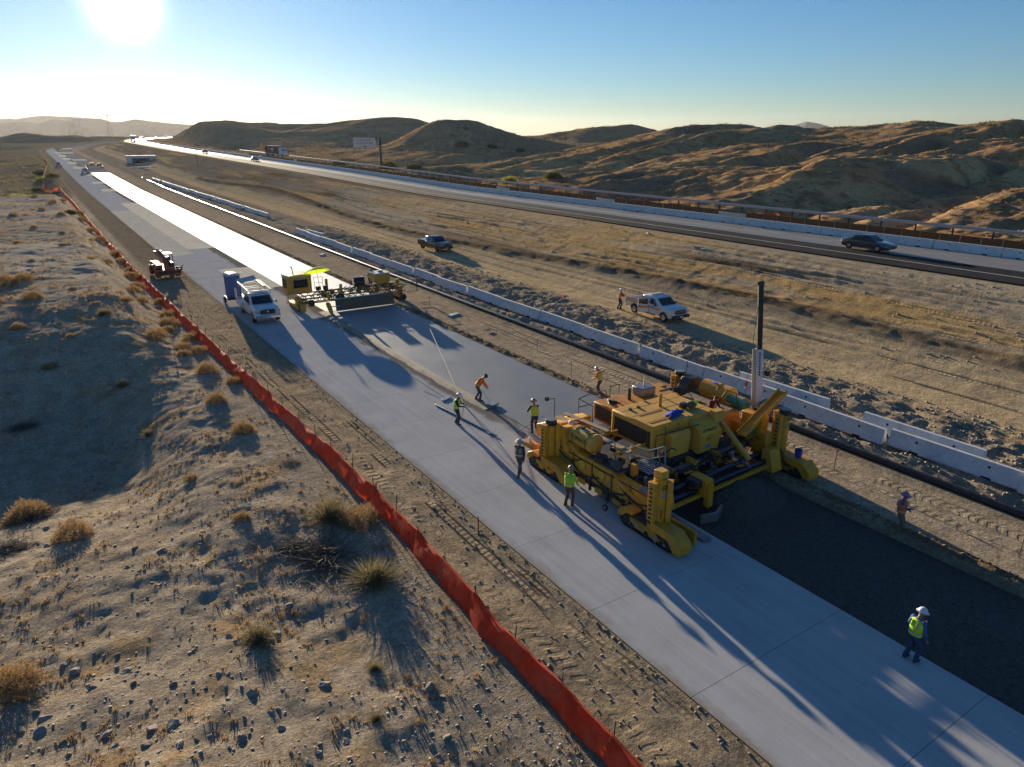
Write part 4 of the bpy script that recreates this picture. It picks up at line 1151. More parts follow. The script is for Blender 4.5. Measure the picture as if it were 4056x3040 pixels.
MB().bb(25.2, 26.4, 25.2, 25.7, 1.7, 2.4).build('valve_box', YEL, PV, .03)
# handrails
def rail_loop(name, pts, mat=BLACKPL, r=.022, parent=PV):
    return MB().tube(pts, r).build(name, mat, parent, smooth=60)
rail_loop('handrail', [(20.6, 25.4, 1.7), (20.6, 25.4, 2.75), (21.2, 25.4, 2.85), (22.3, 25.4, 2.85), (22.4, 25.4, 2.6)])
rail_loop('handrail', [(20.6, 24.3, 1.7), (20.6, 24.3, 2.7), (20.6, 25.4, 2.75)])
rail_loop('handrail', [(20.6, 25.4, 2.3), (21.2, 25.4, 2.3), (22.3, 25.4, 2.4)])
rail_loop('handrail', [(22.6, 25.4, 2.5), (22.6, 25.4, 3.0), (23.2, 25.4, 3.0), (23.2, 25.4, 2.5)])
rail_loop('handrail', [(19.1, 22.1, 1.6), (19.1, 22.1, 2.5), (19.1, 21.0, 2.5), (19.1, 20.9, 1.6)])
rail_loop('handrail', [(20.7, 20.15, 1.6), (20.7, 20.15, 2.65), (23.2, 20.05, 2.65), (23.2, 20.05, 1.7)])
rail_loop('handrail', [(25.0, 23.4, 2.4), (25.0, 23.4, 3.05), (25.4, 23.0, 3.1), (25.6, 22.6, 2.6)])
rail_loop('grab_rail', [(19.55, 20.45, 1.5), (19.55, 20.45, 2.4), (19.9, 19.7, 2.35), (20.5, 19.4, 2.5), (20.6, 19.4, 1.6)], GALV)
rail_loop('grab_rail', [(19.55, 20.45, 2.0), (19.9, 19.7, 1.95), (20.5, 19.4, 2.05)], GALV)
# slatted platform
pf = part('platform_frame', DARK, 0); pf.bb(19.5, 19.56, 19.2, 20.5, 1.40, 1.5); pf.bb(20.64, 20.7, 19.2, 20.5, 1.40, 1.5); pfo = pf.done()
for k in range(9): MB().bb(19.5, 20.7, 19.25 + k * .145, 19.30 + k * .145, 1.50, 1.53).build('slat', GALV, pfo)
MB().tube([(20.1, 19.25, 1.5), (20.1, 19.25, 2.45)], .022).build('handrail', BLACKPL, pfo)
# walk planks
PLK = simple('tan_plank', (.50, .36, .2), .75, dirt=.3)
pk1 = part('walk_plank', PLK, .01); pk1.bar((19.45, 20.4, 2.10), (19.25, 25.3, 2.16), .34, .06); p1 = pk1.done()
pk2 = part('walk_plank', PLK, .01); pk2.bar((20.15, 22.6, 2.12), (19.75, 25.4, 2.18), .30, .06); p2 = pk2.done()
for k in range(6): MB().box((19.43 - .04 * k, 20.9 + .85 * k, 2.155), (.30, .2, .03)).build('cleat', STEEL if k % 2 else PLK, p1)
for y in (20.8, 22.6, 24.8): MB().bar((18.9, y, 2.0), (20.8, y, 2.02), .10, .14).build('outrigger', YEL, PV, .01)
# left water tank with lettering
tk = part('water_tank', YEL2, .0, smooth=40); tk.cyl((18.85, 21.95, 2.05), (18.85, 23.35, 2.05), .44, None, 28); tk.cyl((18.85, 21.88, 2.05), (18.85, 21.95, 2.05), .34, .44, 28); tk.cyl((18.85, 23.35, 2.05), (18.85, 23.42, 2.05), .44, .34, 28); tko = tk.done()
text('GOMACO', .27, LETT, tko, (18.405, 22.65, 2.12), (R(90), 0, R(-90)))
MB().box((18.75, 22.6, 2.49), (.2, .16, .02)).build('sticker', BLUT, tko); MB().cyl((18.85, 22.9, 2.45), (18.85, 22.9, 2.56), .12, None, 10).build('filler_cap', DARK, tko)
for y in (22.2, 23.1): MB().torus((18.85, y, 2.05), (0, 1, 0), .445, .015, 28, 5).build('strap', DARK, tko)
# yellow boxes left rear
m = part('rear_cowl', YEL, .03); m.prism([(24.4, 1.1), (26.0, 1.1), (26.0, 1.7), (25.0, 2.15), (24.4, 2.2)], 'x', 18.5, 20.6); m.done()
m = part('left_rear_arm', YEL, .03); m.prism([(23.3, 1.7), (24.0, 1.8), (24.0, 2.3), (23.5, 2.4)], 'x', 18.2, 18.85); m.done()
m = part('step_arm', ORNP, .02); m.bb(17.3, 17.7, 24.6, 25.5, 1.1, 1.35); st_ = m.done()
t = thing('bottle', 'white plastic bottle standing on the rear corner of the paver', 'bottle', (17.45, 25.0, 1.35)); MB().cyl((0, 0, 0), (0, 0, .24), .08, None, 10).build('body', WHITEM, t, .02); MB().cyl((0, 0, .24), (0, 0, .32), .035, .03, 8).build('cap', WHITEM, t)
m = part('sensor_mast', DARK, 0); m.tube([(18.75, 24.9, 2.1), (18.75, 24.9, 3.3), (18.35, 24.9, 3.35)], .02); m.box((18.3, 24.9, 3.38), (.16, .14, .16)); m.done()
MB().ball((19.15, 24.1, 2.25), .15, nu=12, nv=8).build('beacon', WHITEM, PV); MB().bb(19.3, 19.6, 24.0, 24.3, 1.9, 2.2).build('red_box', RED, PV, .02)
MB().bb(18.32, 18.6, 22.9, 23.5, .55, .80).build('red_box', RED, PV, .02)
# control cabinets on the front
m = part('control_cabinet', YEL2, .03); m.prism([(20.10, 1.15), (20.45, 1.15), (20.45, 2.55), (20.12, 2.55), (20.02, 2.3)], 'x', 21.55, 22.75); m.done()
m = part('control_cabinet', YEL2, .03); m.prism([(19.75, 1.35), (20.45, 1.35), (20.45, 2.75), (19.85, 2.55), (19.62, 2.3)], 'x', 23.0, 24.3); cb = m.done()
m = part('control_cabinet', YEL2, .03); m.bb(24.3, 24.9, 20.05, 20.45, 1.6, 3.0); m.done()
text('GOMACO', .2, LETT, cb, (23.6, 19.71, 2.42), (R(68), 0, 0)); text('2M', .22, LETT, cb, (23.5, 19.655, 2.02), (R(97), 0, 0))
MB().box((23.55, 19.70, 1.66), (.26, .02, .14)).build('tape', BLUT, cb)
m = part('hose_bundle', BLACKPL, 0)
rh = random.Random(9)
for k in range(26):
    x0 = rh.uniform(18.9, 26.4); y0 = rh.uniform(19.2, 20.1); z0 = rh.uniform(.7, 1.6)
    p = [(x0, y0, z0)]
    for q in range(4): p.append((p[-1][0] + rh.uniform(.1, .45), p[-1][1] + rh.uniform(-.12, .12), max(.4, p[-1][2] + rh.uniform(-.3, .3))))
    m.tube(p, .028, 5)
ho_ = m.done(); ho_['kind'] = 'stuff'
for (cx, cy) in ((17.75, 17.2), (17.75, 24.3), (27.2, 18.6)):
    m = part('hydraulic_hose', BLACKPL, 0)
    for k in range(4): m.tube([(cx + .05 * k, cy + .35, 1.2), (cx - .18 + .06 * k, cy + .1 - .1 * k, .95), (cx - .1 + .05 * k, cy - .25 - .1 * k, .65), (cx - .05, cy - .5 - .1 * k, .35)], .026, 6)
    m.done()
# spreader: shafts, plough carriage
m = part('spreader_shaft', simple('blue_steel', (.06, .075, .12), .25, metal=.8), 0, smooth=40)
m.cyl((19.4, 18.35, 1.02), (26.6, 18.75, 1.02), .11, None, 14); m.done()
m = part('spreader_shaft', MATS['blue_steel'], 0, smooth=40); m.cyl((19.4, 18.05, .78), (26.6, 18.45, .78), .11, None, 14); m.done()
m = part('spreader_rack', YEL, 0); m.bar((19.5, 17.85, .60), (26.5, 18.25, .60), .10, .16); rk = m.done()
for k in range(24): MB().box((20.0 + k * .27, 17.83 + .0155 * k, .69), (.12, .12, .03)).build('rack_tooth', YEL, rk)
m = part('spreader_carriage', YEL, .02); m.bb(21.3, 21.75, 17.7, 18.6, .55, 1.35); m.bb(21.35, 21.65, 17.55, 17.8, .15, 1.2); cg = m.done()
MB().bb(20.95, 21.35, 17.9, 18.5, .95, 1.3).build('drive_motor', DARK, cg, .03)
MB().prism([(20.6, 17.2), (21.4, 17.0), (22.1, 17.35), (22.05, 17.45), (21.4, 17.12), (20.65, 17.3)], 'z', -.22, .18).build('plough_blade', STEEL, cg)
m = part('end_guard', YEL, .02); m.prism([(17.3, .9), (18.4, .7), (18.7, 1.3), (18.2, 1.75), (17.5, 1.8)], 'x', 19.0, 19.12); m.done()
m = part('strike_gate', YEL, .02); m.bb(18.85, 19.0, 15.95, 17.9, -.0, .62); m.done()
m = part('side_form', STEEL, .01); m.bb(19.35, 19.75, 15.9, 18.2, .02, .14); m.done()
m = part('arm_bracket', YEL, .02); m.prism([(17.9, .35), (18.6, .35), (18.6, 1.3), (18.2, 1.35)], 'x', 26.0, 26.7); m.done()
# swing arms
m = part('swing_arm', YEL2, .01); m.bar((24.75, 20.2, 2.55), (24.75, 18.3, 1.2), .20, .16); m.done()
m = part('swing_post', YEL, .01); m.bar((24.6, 20.1, 1.0), (24.7, 20.2, 2.6), .14, .14); m.done()
m = part('paddle', STEEL, .01); m.bar((24.4, 19.2, 1.25), (24.7, 18.2, .95), .12, .05); m.done()
m = part('raised_chute', YEL, .02); m.bar((25.4, 19.4, 1.85), (28.35, 19.5, 3.35), .42, .09); ch = m.done(); 
MB().bar((25.4, 19.18, 1.9), (28.3, 19.28, 3.42), .05, .2).build('lip', YEL, ch); MB().bar((25.4, 19.62, 1.9), (28.3, 19.72, 3.42), .05, .2).build('lip', YEL, ch)
m = part('right_cabinet', YEL, .03); m.bb(26.7, 27.2, 19.3, 20.5, 1.2, 2.45); m.done()
# right hand side: tank, operator deck
tk = part('fuel_tank', YEL, 0, smooth=40); tk.cyl((28.0, 22.2, 2.35), (28.0, 24.0, 2.35), .46, None, 26); tk.cyl((28.0, 22.1, 2.35), (28.0, 22.2, 2.35), .34, .46, 26); tk.cyl((28.0, 24.0, 2.35), (28.0, 24.1, 2.35), .46, .34, 26); tk2 = tk.done()
MB().torus((28.0, 22.9, 2.35), (0, 1, 0), .465, .018, 26, 5).build('strap', DARK, tk2); MB().box((27.9, 23.3, 2.81), (.22, .22, .02)).build('sticker', BLUT, tk2)
m = part('operator_deck', DARK, .01); m.bb(25.6, 27.3, 20.9, 22.9, 1.18, 1.26); m.done()
m = part('deck_console', ORNP, .03); m.prism([(20.9, 1.26), (21.5, 1.26), (21.4, 2.15), (21.0, 2.1)], 'x', 25.9, 27.2); m.done()
rail_loop('handrail', [(25.6, 22.9, 1.26), (25.6, 22.9, 2.25), (25.6, 21.6, 2.2), (25.6, 21.55, 1.26)])
rail_loop('handrail', [(27.3, 22.9, 1.26), (27.3, 22.0, 2.9), (27.3, 21.4, 2.9), (27.3, 21.0, 1.4)])
m = part('rear_deck', simple('rusty_plate', (.17, .10, .06), .8, dirt=.4), .01); m.bb(24.9, 26.5, 23.2, 25.0, 2.0, 2.1); m.done()
m = part('rear_guard', BLACKPL, .02); m.bb(25.0, 26.6, 24.3, 24.42, 2.0, 2.6); m.done()
m = part('hopper', BLACKPL, .02); m.prism([(26.9, 1.9), (27.4, 2.75), (28.1, 2.75), (28.3, 2.1)], 'y', 24.5, 25.1); m.done()
MB().prism([(25.1, 2.0), (25.9, 2.0), (25.8, 2.5), (25.5, 2.65), (25.2, 2.5)], 'x', 28.05, 28.35).build('round_guard', YEL, PV, .02)
m = part('green_tank', GREEN, 0, smooth=40); m.cyl((27.9, 20.2, 2.15), (28.9, 20.9, 2.25), .24, None, 18); m.done()
m = part('green_tank', GREEN, 0, smooth=40); m.cyl((27.5, 20.9, 2.3), (27.6, 22.0, 2.4), .25, None, 16); m.done()
m = part('green_motor', GREEN, 0, smooth=40); m.cyl((26.0, 19.6, 1.75), (26.5, 19.7, 1.75), .2, None, 14); m.done()
m = part('antenna', BLACKPL, 0); m.tube([(27.8, 25.3, 2.0), (27.85, 25.2, 3.5)], .018); m.done()
# crane boom standing at the right-hand side of the paver
cr = thing('crane_boom', 'tall raised telescopic crane boom with black tip section behind the paver', 'crane', (28.6, 21.0, .0))
top = Vector((-.45, .35, 8.25)); bot = Vector((0, 0, 1.9)); mid = bot + (top - bot) * .50
BOOMW = simple('pale_blue_grey_boom', (.76, .80, .84), .4, dirt=.15)
MB().bar(bot, mid, .26, .34).build('boom_section', BOOMW, cr, .015); MB().bar(mid, top, .17, .24).build('tip_section', BLACKPL, cr, .01)
MB().bar(bot + Vector((-.16, .10, .0)), mid + Vector((-.16, .10, 0)), .035, .30).build('edge_plate', simple('cream_edge', (.62, .58, .42), .5), cr)
bt = (top - bot).normalized()
for k in range(9):
    p = bot + (top - bot) * (.30 + .022 * k); MB().box(p + Vector((-.12, -.14, 0)), (.05, .05, .07)).build('hole', HOLEM, cr)
MB().cyl(top + Vector((-.12, -.02, .05)), top + Vector((.12, .02, .05)), .12, None, 12).build('sheave', DARK, cr)
MB().tube([top + Vector((-.1, -.1, 0)), (-.9, .1, 4.6), (-1.0, .1, 3.6)], .012, 5).build('cable', DARK, cr)
hk = MB(); hk.box((-1.0, .1, 3.45), (.12, .08, .28)); hk.torus((-1.0, .1, 3.2), (0, 1, 0), .07, .02, 12, 5); hk.build('hook_block', simple('hook_orange', (.45, .12, .05), .6), cr)
MB().cyl((-.02, -.22, 3.9), (-.02, -.38, 3.9), .13, None, 14).build('winch', BLACKPL, cr)
MB().bb(-.35, .35, -.4, .4, .0, 1.0).build('pedestal', DARK, cr, .03); MB().cyl((0, 0, 1.0), (0, 0, 2.0), .22, None, 14).build('turret', DARK, cr)
# blue bucket on the right front cover
bk = thing('bucket', 'blue plastic bucket standing on the paver track cover', 'bucket', (27.55, 17.75, .835)); 
m = MB(); m.cyl((0, 0, 0), (0, 0, .36), .15, .18, 16); m.build('pail', BLUE, bk); MB().torus((0, 0, .36), (0, 0, 1), .18, .015, 18, 5).build('rim', BLUE, bk); MB().cyl((0, 0, .362), (0, 0, .366), .165, None, 16).build('contents', HOLEM, bk)
# concrete heap in front of the mould
def mound(name, label, cx, cy, rx, ry, h, mat, seed, z0, n=56):
    xs = np.linspace(-1, 1, n); A, B = np.meshgrid(xs, xs); rr2 = np.clip(1 - A ** 2 - B ** 2, 0, 1)
    zz = h * rr2 ** .8 * (1 + .35 * fbm(A * 3, B * 3, 4, seed)) + .07 * fbm(A * 14, B * 14, 4, seed + 5) * (rr2 > 0.02) - .05
    vs = np.stack([cx + A * rx, cy + B * ry, z0 + zz], -1).reshape(-1, 3)
    mb = MB(); mb.add([tuple(map(float, v)) for v in vs], [(i * n + j, i * n + j + 1, (i + 1) * n + j + 1, (i + 1) * n + j) for i in range(n - 1) for j in range(n - 1)])
    o = mb.build(name, mat, None, smooth=80); return tag(o, label, None, kind='stuff')
mound('concrete_heap', 'dark heap of unspread mix in front of the paver', 23.9, 18.5, 2.6, 2.4, .8, BASEM, 111, -.26)

# small hydraulics, pipes and brackets packed between the frames
rd = random.Random(31)
bits = {}
for k in range(150):
    zone = rd.choice(((18.85, 20.7, 20.7, 24.2, .75, 1.75), (20.8, 26.5, 18.9, 20.0, .6, 1.25), (24.9, 27.1, 20.9, 25.2, 1.3, 2.05), (21.0, 25.5, 23.15, 23.5, 1.2, 2.2), (19.2, 21.2, 24.9, 26.0, .6, 1.3), (18.80, 19.3, 18.4, 20.6, .7, 1.4)))
    x, y, z = rd.uniform(zone[0], zone[1]), rd.uniform(zone[2], zone[3]), rd.uniform(zone[4], zone[5])
    mt, nm = rd.choice(((DARK, 'hydraulic_block'), (DARK, 'hydraulic_block'), (BLACKPL, 'hose_fitting'), (YEL, 'bracket'), (STEEL, 'pipe_fitting'), (RED, 'filter')) if k % 9 == 0 else ((DARK, 'hydraulic_block'), (BLACKPL, 'hose_fitting'), (YEL, 'bracket'), (STEEL, 'pipe_fitting')))
    mb = MB()
    if rd.random() < .5: mb.box((x, y, z), (rd.uniform(.08, .35), rd.uniform(.08, .3), rd.uniform(.08, .3)), (0, 0, rd.uniform(-.3, .3)))
    else:
        a = rd.choice(((1, 0, 0), (0, 1, 0), (0, 0, 1))); L = rd.uniform(.15, .6); r = rd.uniform(.03, .10)
        mb.cyl((x, y, z), (x + a[0] * L, y + a[1] * L, z + a[2] * L * .6), r, None, 10)
    mb.build(nm, mt, PV, .008)
for k in range(30):
    x0, y0, z0 = rd.uniform(18.9, 26.5), rd.choice((20.25, 18.95, 23.3, 24.2)) + rd.uniform(-.2, .2), rd.uniform(1.1, 1.9)
    L = rd.uniform(.5, 1.3); sg_ = rd.uniform(.15, .4); dx = rd.uniform(-.5, 1)
    MB().tube([(x0 + dx * L * t_, y0 + .3 * (1 - abs(dx)) * t_, z0 - sg_ * math.sin(math.pi * t_)) for t_ in (0, .15, .3, .5, .7, .85, 1)], .024, 6).build('hydraulic_hose', BLACKPL, PV, smooth=60)
for (y0, y1, z0) in ((17.7, 19.6, 1.15), (19.2, 21.4, .95), (20.9, 22.9, 1.0), (22.2, 24.0, 1.35), (17.9, 20.8, .8)):
    MB().tube([(18.25 - .05 * math.sin(3 * t_), y0 + (y1 - y0) * t_, z0 - .28 * math.sin(math.pi * t_)) for t_ in (0, .12, .25, .4, .55, .7, .85, 1)], .035, 6).build('hydraulic_hose', BLACKPL, PV, smooth=60)
SPL = simple('dried_concrete', (.36, .34, .31), .9)
for k in range(26):
    mb = MB(); x, y, z = rd.choice(((18.265, rd.uniform(17.8, 23.8), rd.uniform(.65, 1.0)), (rd.uniform(20.2, 26.2), 19.38, rd.uniform(.85, 1.05)), (17.58, rd.uniform(16.2, 18.0), rd.uniform(.2, .5))))
    mb.ball((x, y, z), rd.uniform(.04, .12), (.25, 1, .8), 8, 5); mb.build('splatter', SPL, PV)

# panel seams, doors, vents and worn edges
SEAM = simple('seam_dark', (.05, .035, .015), .8)
for x in (21.55, 22.35, 23.15, 23.95): MB().bb(x - .012, x + .012, 20.437, 20.452, 1.75, 2.80).build('seam', SEAM, hs)
for y in (21.0, 21.9, 22.6): MB().bb(20.9, 24.6, y - .010, y + .010, 2.916, 2.924).build('seam', SEAM, hs)
for k in range(6): MB().bb(23.3, 23.8, 20.434, 20.45, 1.85 + .06 * k, 1.88 + .06 * k).build('vent', SEAM, hs)
MB().bb(24.05, 24.6, 20.43, 20.45, 1.85, 2.6).build('side_door', ORNP, hs, .01)
for k in range(2): MB().cyl((21.4 + .5 * k, 22.6, 2.92), (21.4 + .5 * k, 22.6, 2.99), .09, None, 12).build('filler_cap', DARK, hs)
MB().bb(20.72, 20.745, 20.55, 20.70, 1.9, 2.66).build('grille_edge', SEAM, hs)
for y in (19.0, 20.15, 21.45, 22.75): MB().bb(18.262, 18.28, y - .015, y + .015, .66, 1.5).build('seam', SEAM, bo)
MB().bb(18.262, 18.285, 18.0, 23.8, 1.36, 1.40).build('edge_strip', SEAM, bo)
for (y0, z0, w_, h_) in ((19.3, .95, .5, .3), (20.6, 1.0, .45, .35), (21.9, .95, .5, .4), (23.1, 1.3, .4, .4)):
    MB().bb(18.225, 18.27, y0, y0 + w_, z0, z0 + h_).build('access_plate', YEL2, bo, .01)
    for (a_, b_) in ((.05, .05), (w_ - .05, .05), (.05, h_ - .05), (w_ - .05, h_ - .05)): MB().cyl((18.21, y0 + a_, z0 + b_), (18.226, y0 + a_, z0 + b_), .018, None, 6).build('bolt', DARK, bo)
# lower running frame: dark underside with vertical jacks between the legs
m = part('under_frame', DARK, .02); m.bb(18.35, 18.8, 18.6, 23.2, .28, .62); m.done()
for y in (19.2, 20.4, 21.6, 22.8): MB().cyl((18.32, y, .1), (18.32, y, .75), .07, None, 10).build('jack', YEL if y < 20 or y > 22 else DARK, PV)
for y in (19.8, 21.0, 22.2): MB().bb(18.28, 18.36, y - .25, y + .25, .18, .42).build('side_shoe', YEL, PV, .01)
m = part('string_arm', DARK, 0); m.tube([(18.2, 19.9, .6), (17.6, 19.7, .5), (17.6, 19.7, .15)], .02); m.done()
for (x, y, z, h_) in ((20.9, 20.3, 1.3, .7), (22.85, 20.25, 1.3, .9), (19.1, 23.7, 1.6, .6), (25.1, 20.3, 1.5, .9)): MB().cyl((x, y, z), (x, y, z + h_), .06, None, 10).build('accumulator', DARK, PV)
ld = part('ladder', DARK, 0); ld.tube([(20.75, 19.1, .4), (20.75, 19.15, 1.5)], .02); ld.tube([(21.15, 19.1, .4), (21.15, 19.15, 1.5)], .02)
for k in range(4): ld.tube([(20.75, 19.1, .55 + .27 * k), (21.15, 19.1, .55 + .27 * k)], .016)
ld.done()
# ------------------------------------------------------------------ texture and curing machine
FM = thing('finishing_machine', 'dirty yellow truss finishing machine straddling the wet lane', 'machine')
FY = simple('finisher_yellow', (0.62, 0.33, 0.02), .55, dirt=.5, scale=1.5)
FD = simple('finisher_truss', (0.13, 0.095, 0.045), .7, dirt=.5, scale=4)
def fpart(name, mat=FY, bevel=.02, **kw):
    mb = MB()
    mb.done = lambda p=None: mb.build(name, mat, p or FM, bevel, **kw)
    return mb
m = fpart('engine_cabin', bevel=.07); m.bb(18.0, 20.25, 64.6, 66.4, 1.05, 2.62); ec = m.done()
m = MB(); m.prism([(17.95, 2.6), (20.3, 2.6), (20.15, 2.78), (19.2, 2.86), (18.1, 2.78)], 'y', 64.5, 66.5); m.build('roof', simple('cream_yellow', (.62, .50, .14), .5), ec, .03)
MB().bb(18.55, 19.85, 64.57, 64.61, 1.62, 2.36).build('window', GLASS, ec); MB().bb(17.97, 18.01, 64.9, 65.9, 1.6, 2.4).build('side_panel', GRILLE, ec)
MB().tube([(18.75, 65.2, 2.8), (18.7, 65.2, 3.45), (18.55, 65.2, 3.52)], .05, 8).build('exhaust', DARK, ec)
# truss
def truss(y, z0, z1, x0, x1, nb):
    for (zz, nm) in ((z0, 'lower_chord'), (z1, 'upper_chord')):
        fpart(nm, FD, 0).bar((x0, y, zz), (x1, y, zz), .09, .09).build(nm, FD, FM)
    for k in range(nb):
        a = x0 + (x1 - x0) * k / nb; b = x0 + (x1 - x0) * (k + 1) / nb
        MB().bar((a, y, z0), ((a + b) / 2, y, z1), .05).build('web_member', FD, FM)
        MB().bar(((a + b) / 2, y, z1), (b, y, z0), .05).build('web_member', FD, FM)
truss(61.9, .80, 1.40, 18.3, 28.4, 14); truss(63.2, .80, 1.40, 18.3, 28.4, 14); truss(62.5, .55, 1.0, 18.3, 28.4, 10)
for k in range(8): MB().bar((18.6 + 1.38 * k, 61.9, 1.40), (18.6 + 1.38 * k, 63.2, 1.40), .06).build('cross_member', FD, FM)
for k in range(8): MB().bar((18.6 + 1.38 * k, 61.9, .80), (19.2 + 1.38 * k, 63.2, .80), .06).build('cross_member', FD, FM)
rq = random.Random(8); m = MB()
for k in range(36):
    x0 = rq.uniform(19.5, 27.5); p = [(x0, rq.uniform(61.8, 63.2), rq.uniform(.9, 1.5))]
    for q in range(3): p.append((p[-1][0] + rq.uniform(.1, .6), p[-1][1] + rq.uniform(-.2, .2), min(1.75, max(.7, p[-1][2] + rq.uniform(-.3, .3)))))
    m.tube(p, .035, 5)
h = m.build('hose_tangle', BLACKPL, FM); h['kind'] = 'stuff'
for k in range(9):
    x0 = 20.6 + .85 * k; MB().box((x0, 62.5 + .2 * (k % 3), 1.25 + .1 * (k % 2)), (.35, .4, .35 + .1 * (k % 3))).build('valve_block', FD, FM, .02)
# left and right crawlers
for (cx, gz_) in ((18.25, 0.0), (28.1, -.08)):
    m = MB(); m.prism([(61.4, gz_ + .30), (61.7, gz_ + .02), (64.9, gz_ + .02), (65.2, gz_ + .30), (64.9, gz_ + .55), (61.7, gz_ + .55)], 'x', cx - .2, cx + .2); tb = m.build('crawler_track', DARK, FM, .03)
    MB().bb(cx - .25, cx + .25, 62.0, 64.6, gz_ + .2, gz_ + .5).build('track_frame', FY, tb, .02)
    m = MB(); m.bb(cx - .2, cx + .2, 62.3, 63.0, gz_ + .5, 1.15); m.build('pedestal', FY, FM, .02)
m = fpart('left_guard'); m.bb(18.0, 18.5, 61.3, 61.42, .1, .85); m.done()
m = fpart('drive_motor', DARK); m.cyl((18.9, 61.6, .75), (19.3, 61.6, .75), .3, None, 16); m.done()
m = fpart('step_ladder', FD, 0)
for k in range(4): m.bar((17.85, 64.2, .35 + .25 * k), (17.85, 64.8, .35 + .25 * k), .04)
m.bar((17.85, 64.2, .2), (17.9, 64.2, 1.3), .04); m.bar((17.85, 64.8, .2), (17.9, 64.8, 1.3), .04); m.done()
for (x, y, h_) in ((21.35, 63.8, 2.35), (22.05, 62.0, 2.1), (20.75, 61.7, 1.55)):
    m = fpart('upright'); m.bb(x - .11, x + .11, y - .11, y + .11, .9, h_); m.done()
m = fpart('spare_wheel', BLK, 0, smooth=50); m.torus((21.7, 61.35, 1.0), (0, 1, 0), .30, .12, 24, 8); m.cyl((21.7, 61.28, 1.0), (21.7, 61.42, 1.0), .30, None, 20); sw = m.done()
MB().cyl((21.7, 61.24, 1.0), (21.7, 61.30, 1.0), .13, None, 14).build('rim', STEEL, sw)
# burlap hood dragging over the slab
HOOD = simple('hood_cloth', (.15, .125, .085), .85, dirt=.5, scale=1.2); 
m = fpart('hood', HOOD, .02); m.prism([(60.35, .03), (60.45, .95), (61.1, 1.02), (61.1, .96), (60.52, .90), (60.42, .03)], 'x', 20.9, 26.5); hd = m.done()
MB().bb(21.0, 25.6, 60.55, 61.05, 1.015, 1.03).build('hood_cover', simple('pale_sheet', (.55, .52, .42), .7), hd)
m = fpart('side_skid', FY); m.prism([(59.9, .0), (60.3, .0), (61.0, .55), (61.0, .8), (60.5, .8), (60.0, .35)], 'x', 20.2, 20.45); m.done()
m = fpart('skid_arm', GALV, 0); m.bar((20.4, 60.6, .45), (21.2, 60.3, .5), .07); m.done()
# right hand box, barrel, frame
m = fpart('hopper', FY, .04); m.prism([(25.7, 1.75), (26.0, 1.5), (26.9, 1.5), (27.2, 1.75), (27.2, 2.5), (25.7, 2.5)], 'y', 62.6, 64.0); hp = m.done()
MB().bb(25.65, 27.25, 62.55, 64.05, 2.5, 2.56).build('lid', GALV, hp); MB().bb(26.3, 26.7, 63.1, 63.5, 2.56, 2.7).build('lid_box', STEEL, hp, .02)
for (x, y) in ((25.9, 62.7), (27.0, 62.7)): MB().bb(x - .07, x + .07, y - .07, y + .07, .8, 1.75).build('hopper_leg', FY, hp)
m = fpart('barrel', BLACKPL, 0, smooth=40); m.cyl((23.75, 63.3, 1.85), (24.75, 63.1, 1.85), .46, None, 22); bl = m.done()
m = MB()
for xx in (23.95, 24.55): m.torus((xx, 63.26 - .2 * (xx - 23.75), 1.85), (1, -.2, 0), .465, .02, 22, 5); m.build('hoop', DARK, bl) if xx > 24.5 else None
m = fpart('end_frame', DARK, 0); m.tube([(28.5, 62.2, 1.5), (29.6, 62.0, 1.5), (29.7, 62.0, .6), (28.6, 62.2, .55)], .035); m.tube([(29.75, 62.1, .5), (29.75, 62.1, 2.0)], .03); m.done()
m = fpart('right_motor', FY); m.cyl((27.9, 62.6, 1.2), (27.9, 62.6, 1.85), .2, None, 12); m.done()
m = fpart('console', BLACKPL); m.bb(20.35, 20.75, 63.6, 64.0, 1.40, 1.75); m.bb(20.95, 21.3, 63.3, 63.7, 1.4, 1.8); m.done()
m = fpart('handrail', DARK, 0); m.tube([(20.4, 64.4, 1.4), (20.4, 64.4, 2.5), (21.2, 64.4, 2.45), (21.2, 64.4, 1.4)], .025); m.tube([(20.4, 64.4, 1.95), (21.2, 64.4, 1.95)], .02); m.done()
m = fpart('walkway', DARK, 0); m.bb(20.3, 27.5, 63.25, 63.75, 1.28, 1.34); m.done()
# umbrella
um = thing('umbrella', 'open lime green umbrella shading the finishing machine', 'umbrella', (20.75, 63.9, 1.34), 0)
C0 = Vector((-.15, .25, 2.12)); n = 8; RR = 1.22
TILT = Matrix.Rotation(R(-20), 3, 'X')
for k in range(n):
    a0, a1 = 2 * math.pi * k / n + .2, 2 * math.pi * (k + 1) / n + .2
    def P(a, f): return C0 + TILT @ Vector((RR * f * math.cos(a), RR * f * math.sin(a), 0.02 - .46 * f ** 1.7 + .03 * math.cos(a)))
    fr = [0, .35, .7, 1.0]; vs = [C0 + TILT @ Vector((0, 0, .02))]
    for f in fr[1:]: vs += [P(a0, f), P((a0 + a1) / 2, f * .965) , P(a1, f)]
    fs = [(0, 1, 2), (0, 2, 3)]
    for q in range(2):
        o_ = 1 + 3 * q; fs += [(o_, o_ + 3, o_ + 4, o_ + 1), (o_ + 1, o_ + 4, o_ + 5, o_ + 2)]
    MB().add(vs, fs).build('canopy_panel', UMBR, um, smooth=40)
    MB().tube([C0 + Vector((0, 0, -.02)), P(a0, .5) + Vector((0, 0, -.02)), P(a0, 1.0) + Vector((0, 0, -.015))], .010, 4).build('rib', BLACKPL, um)
MB().tube([(0, 0, 0), C0], .022, 6).build('pole', BLACKPL, um)

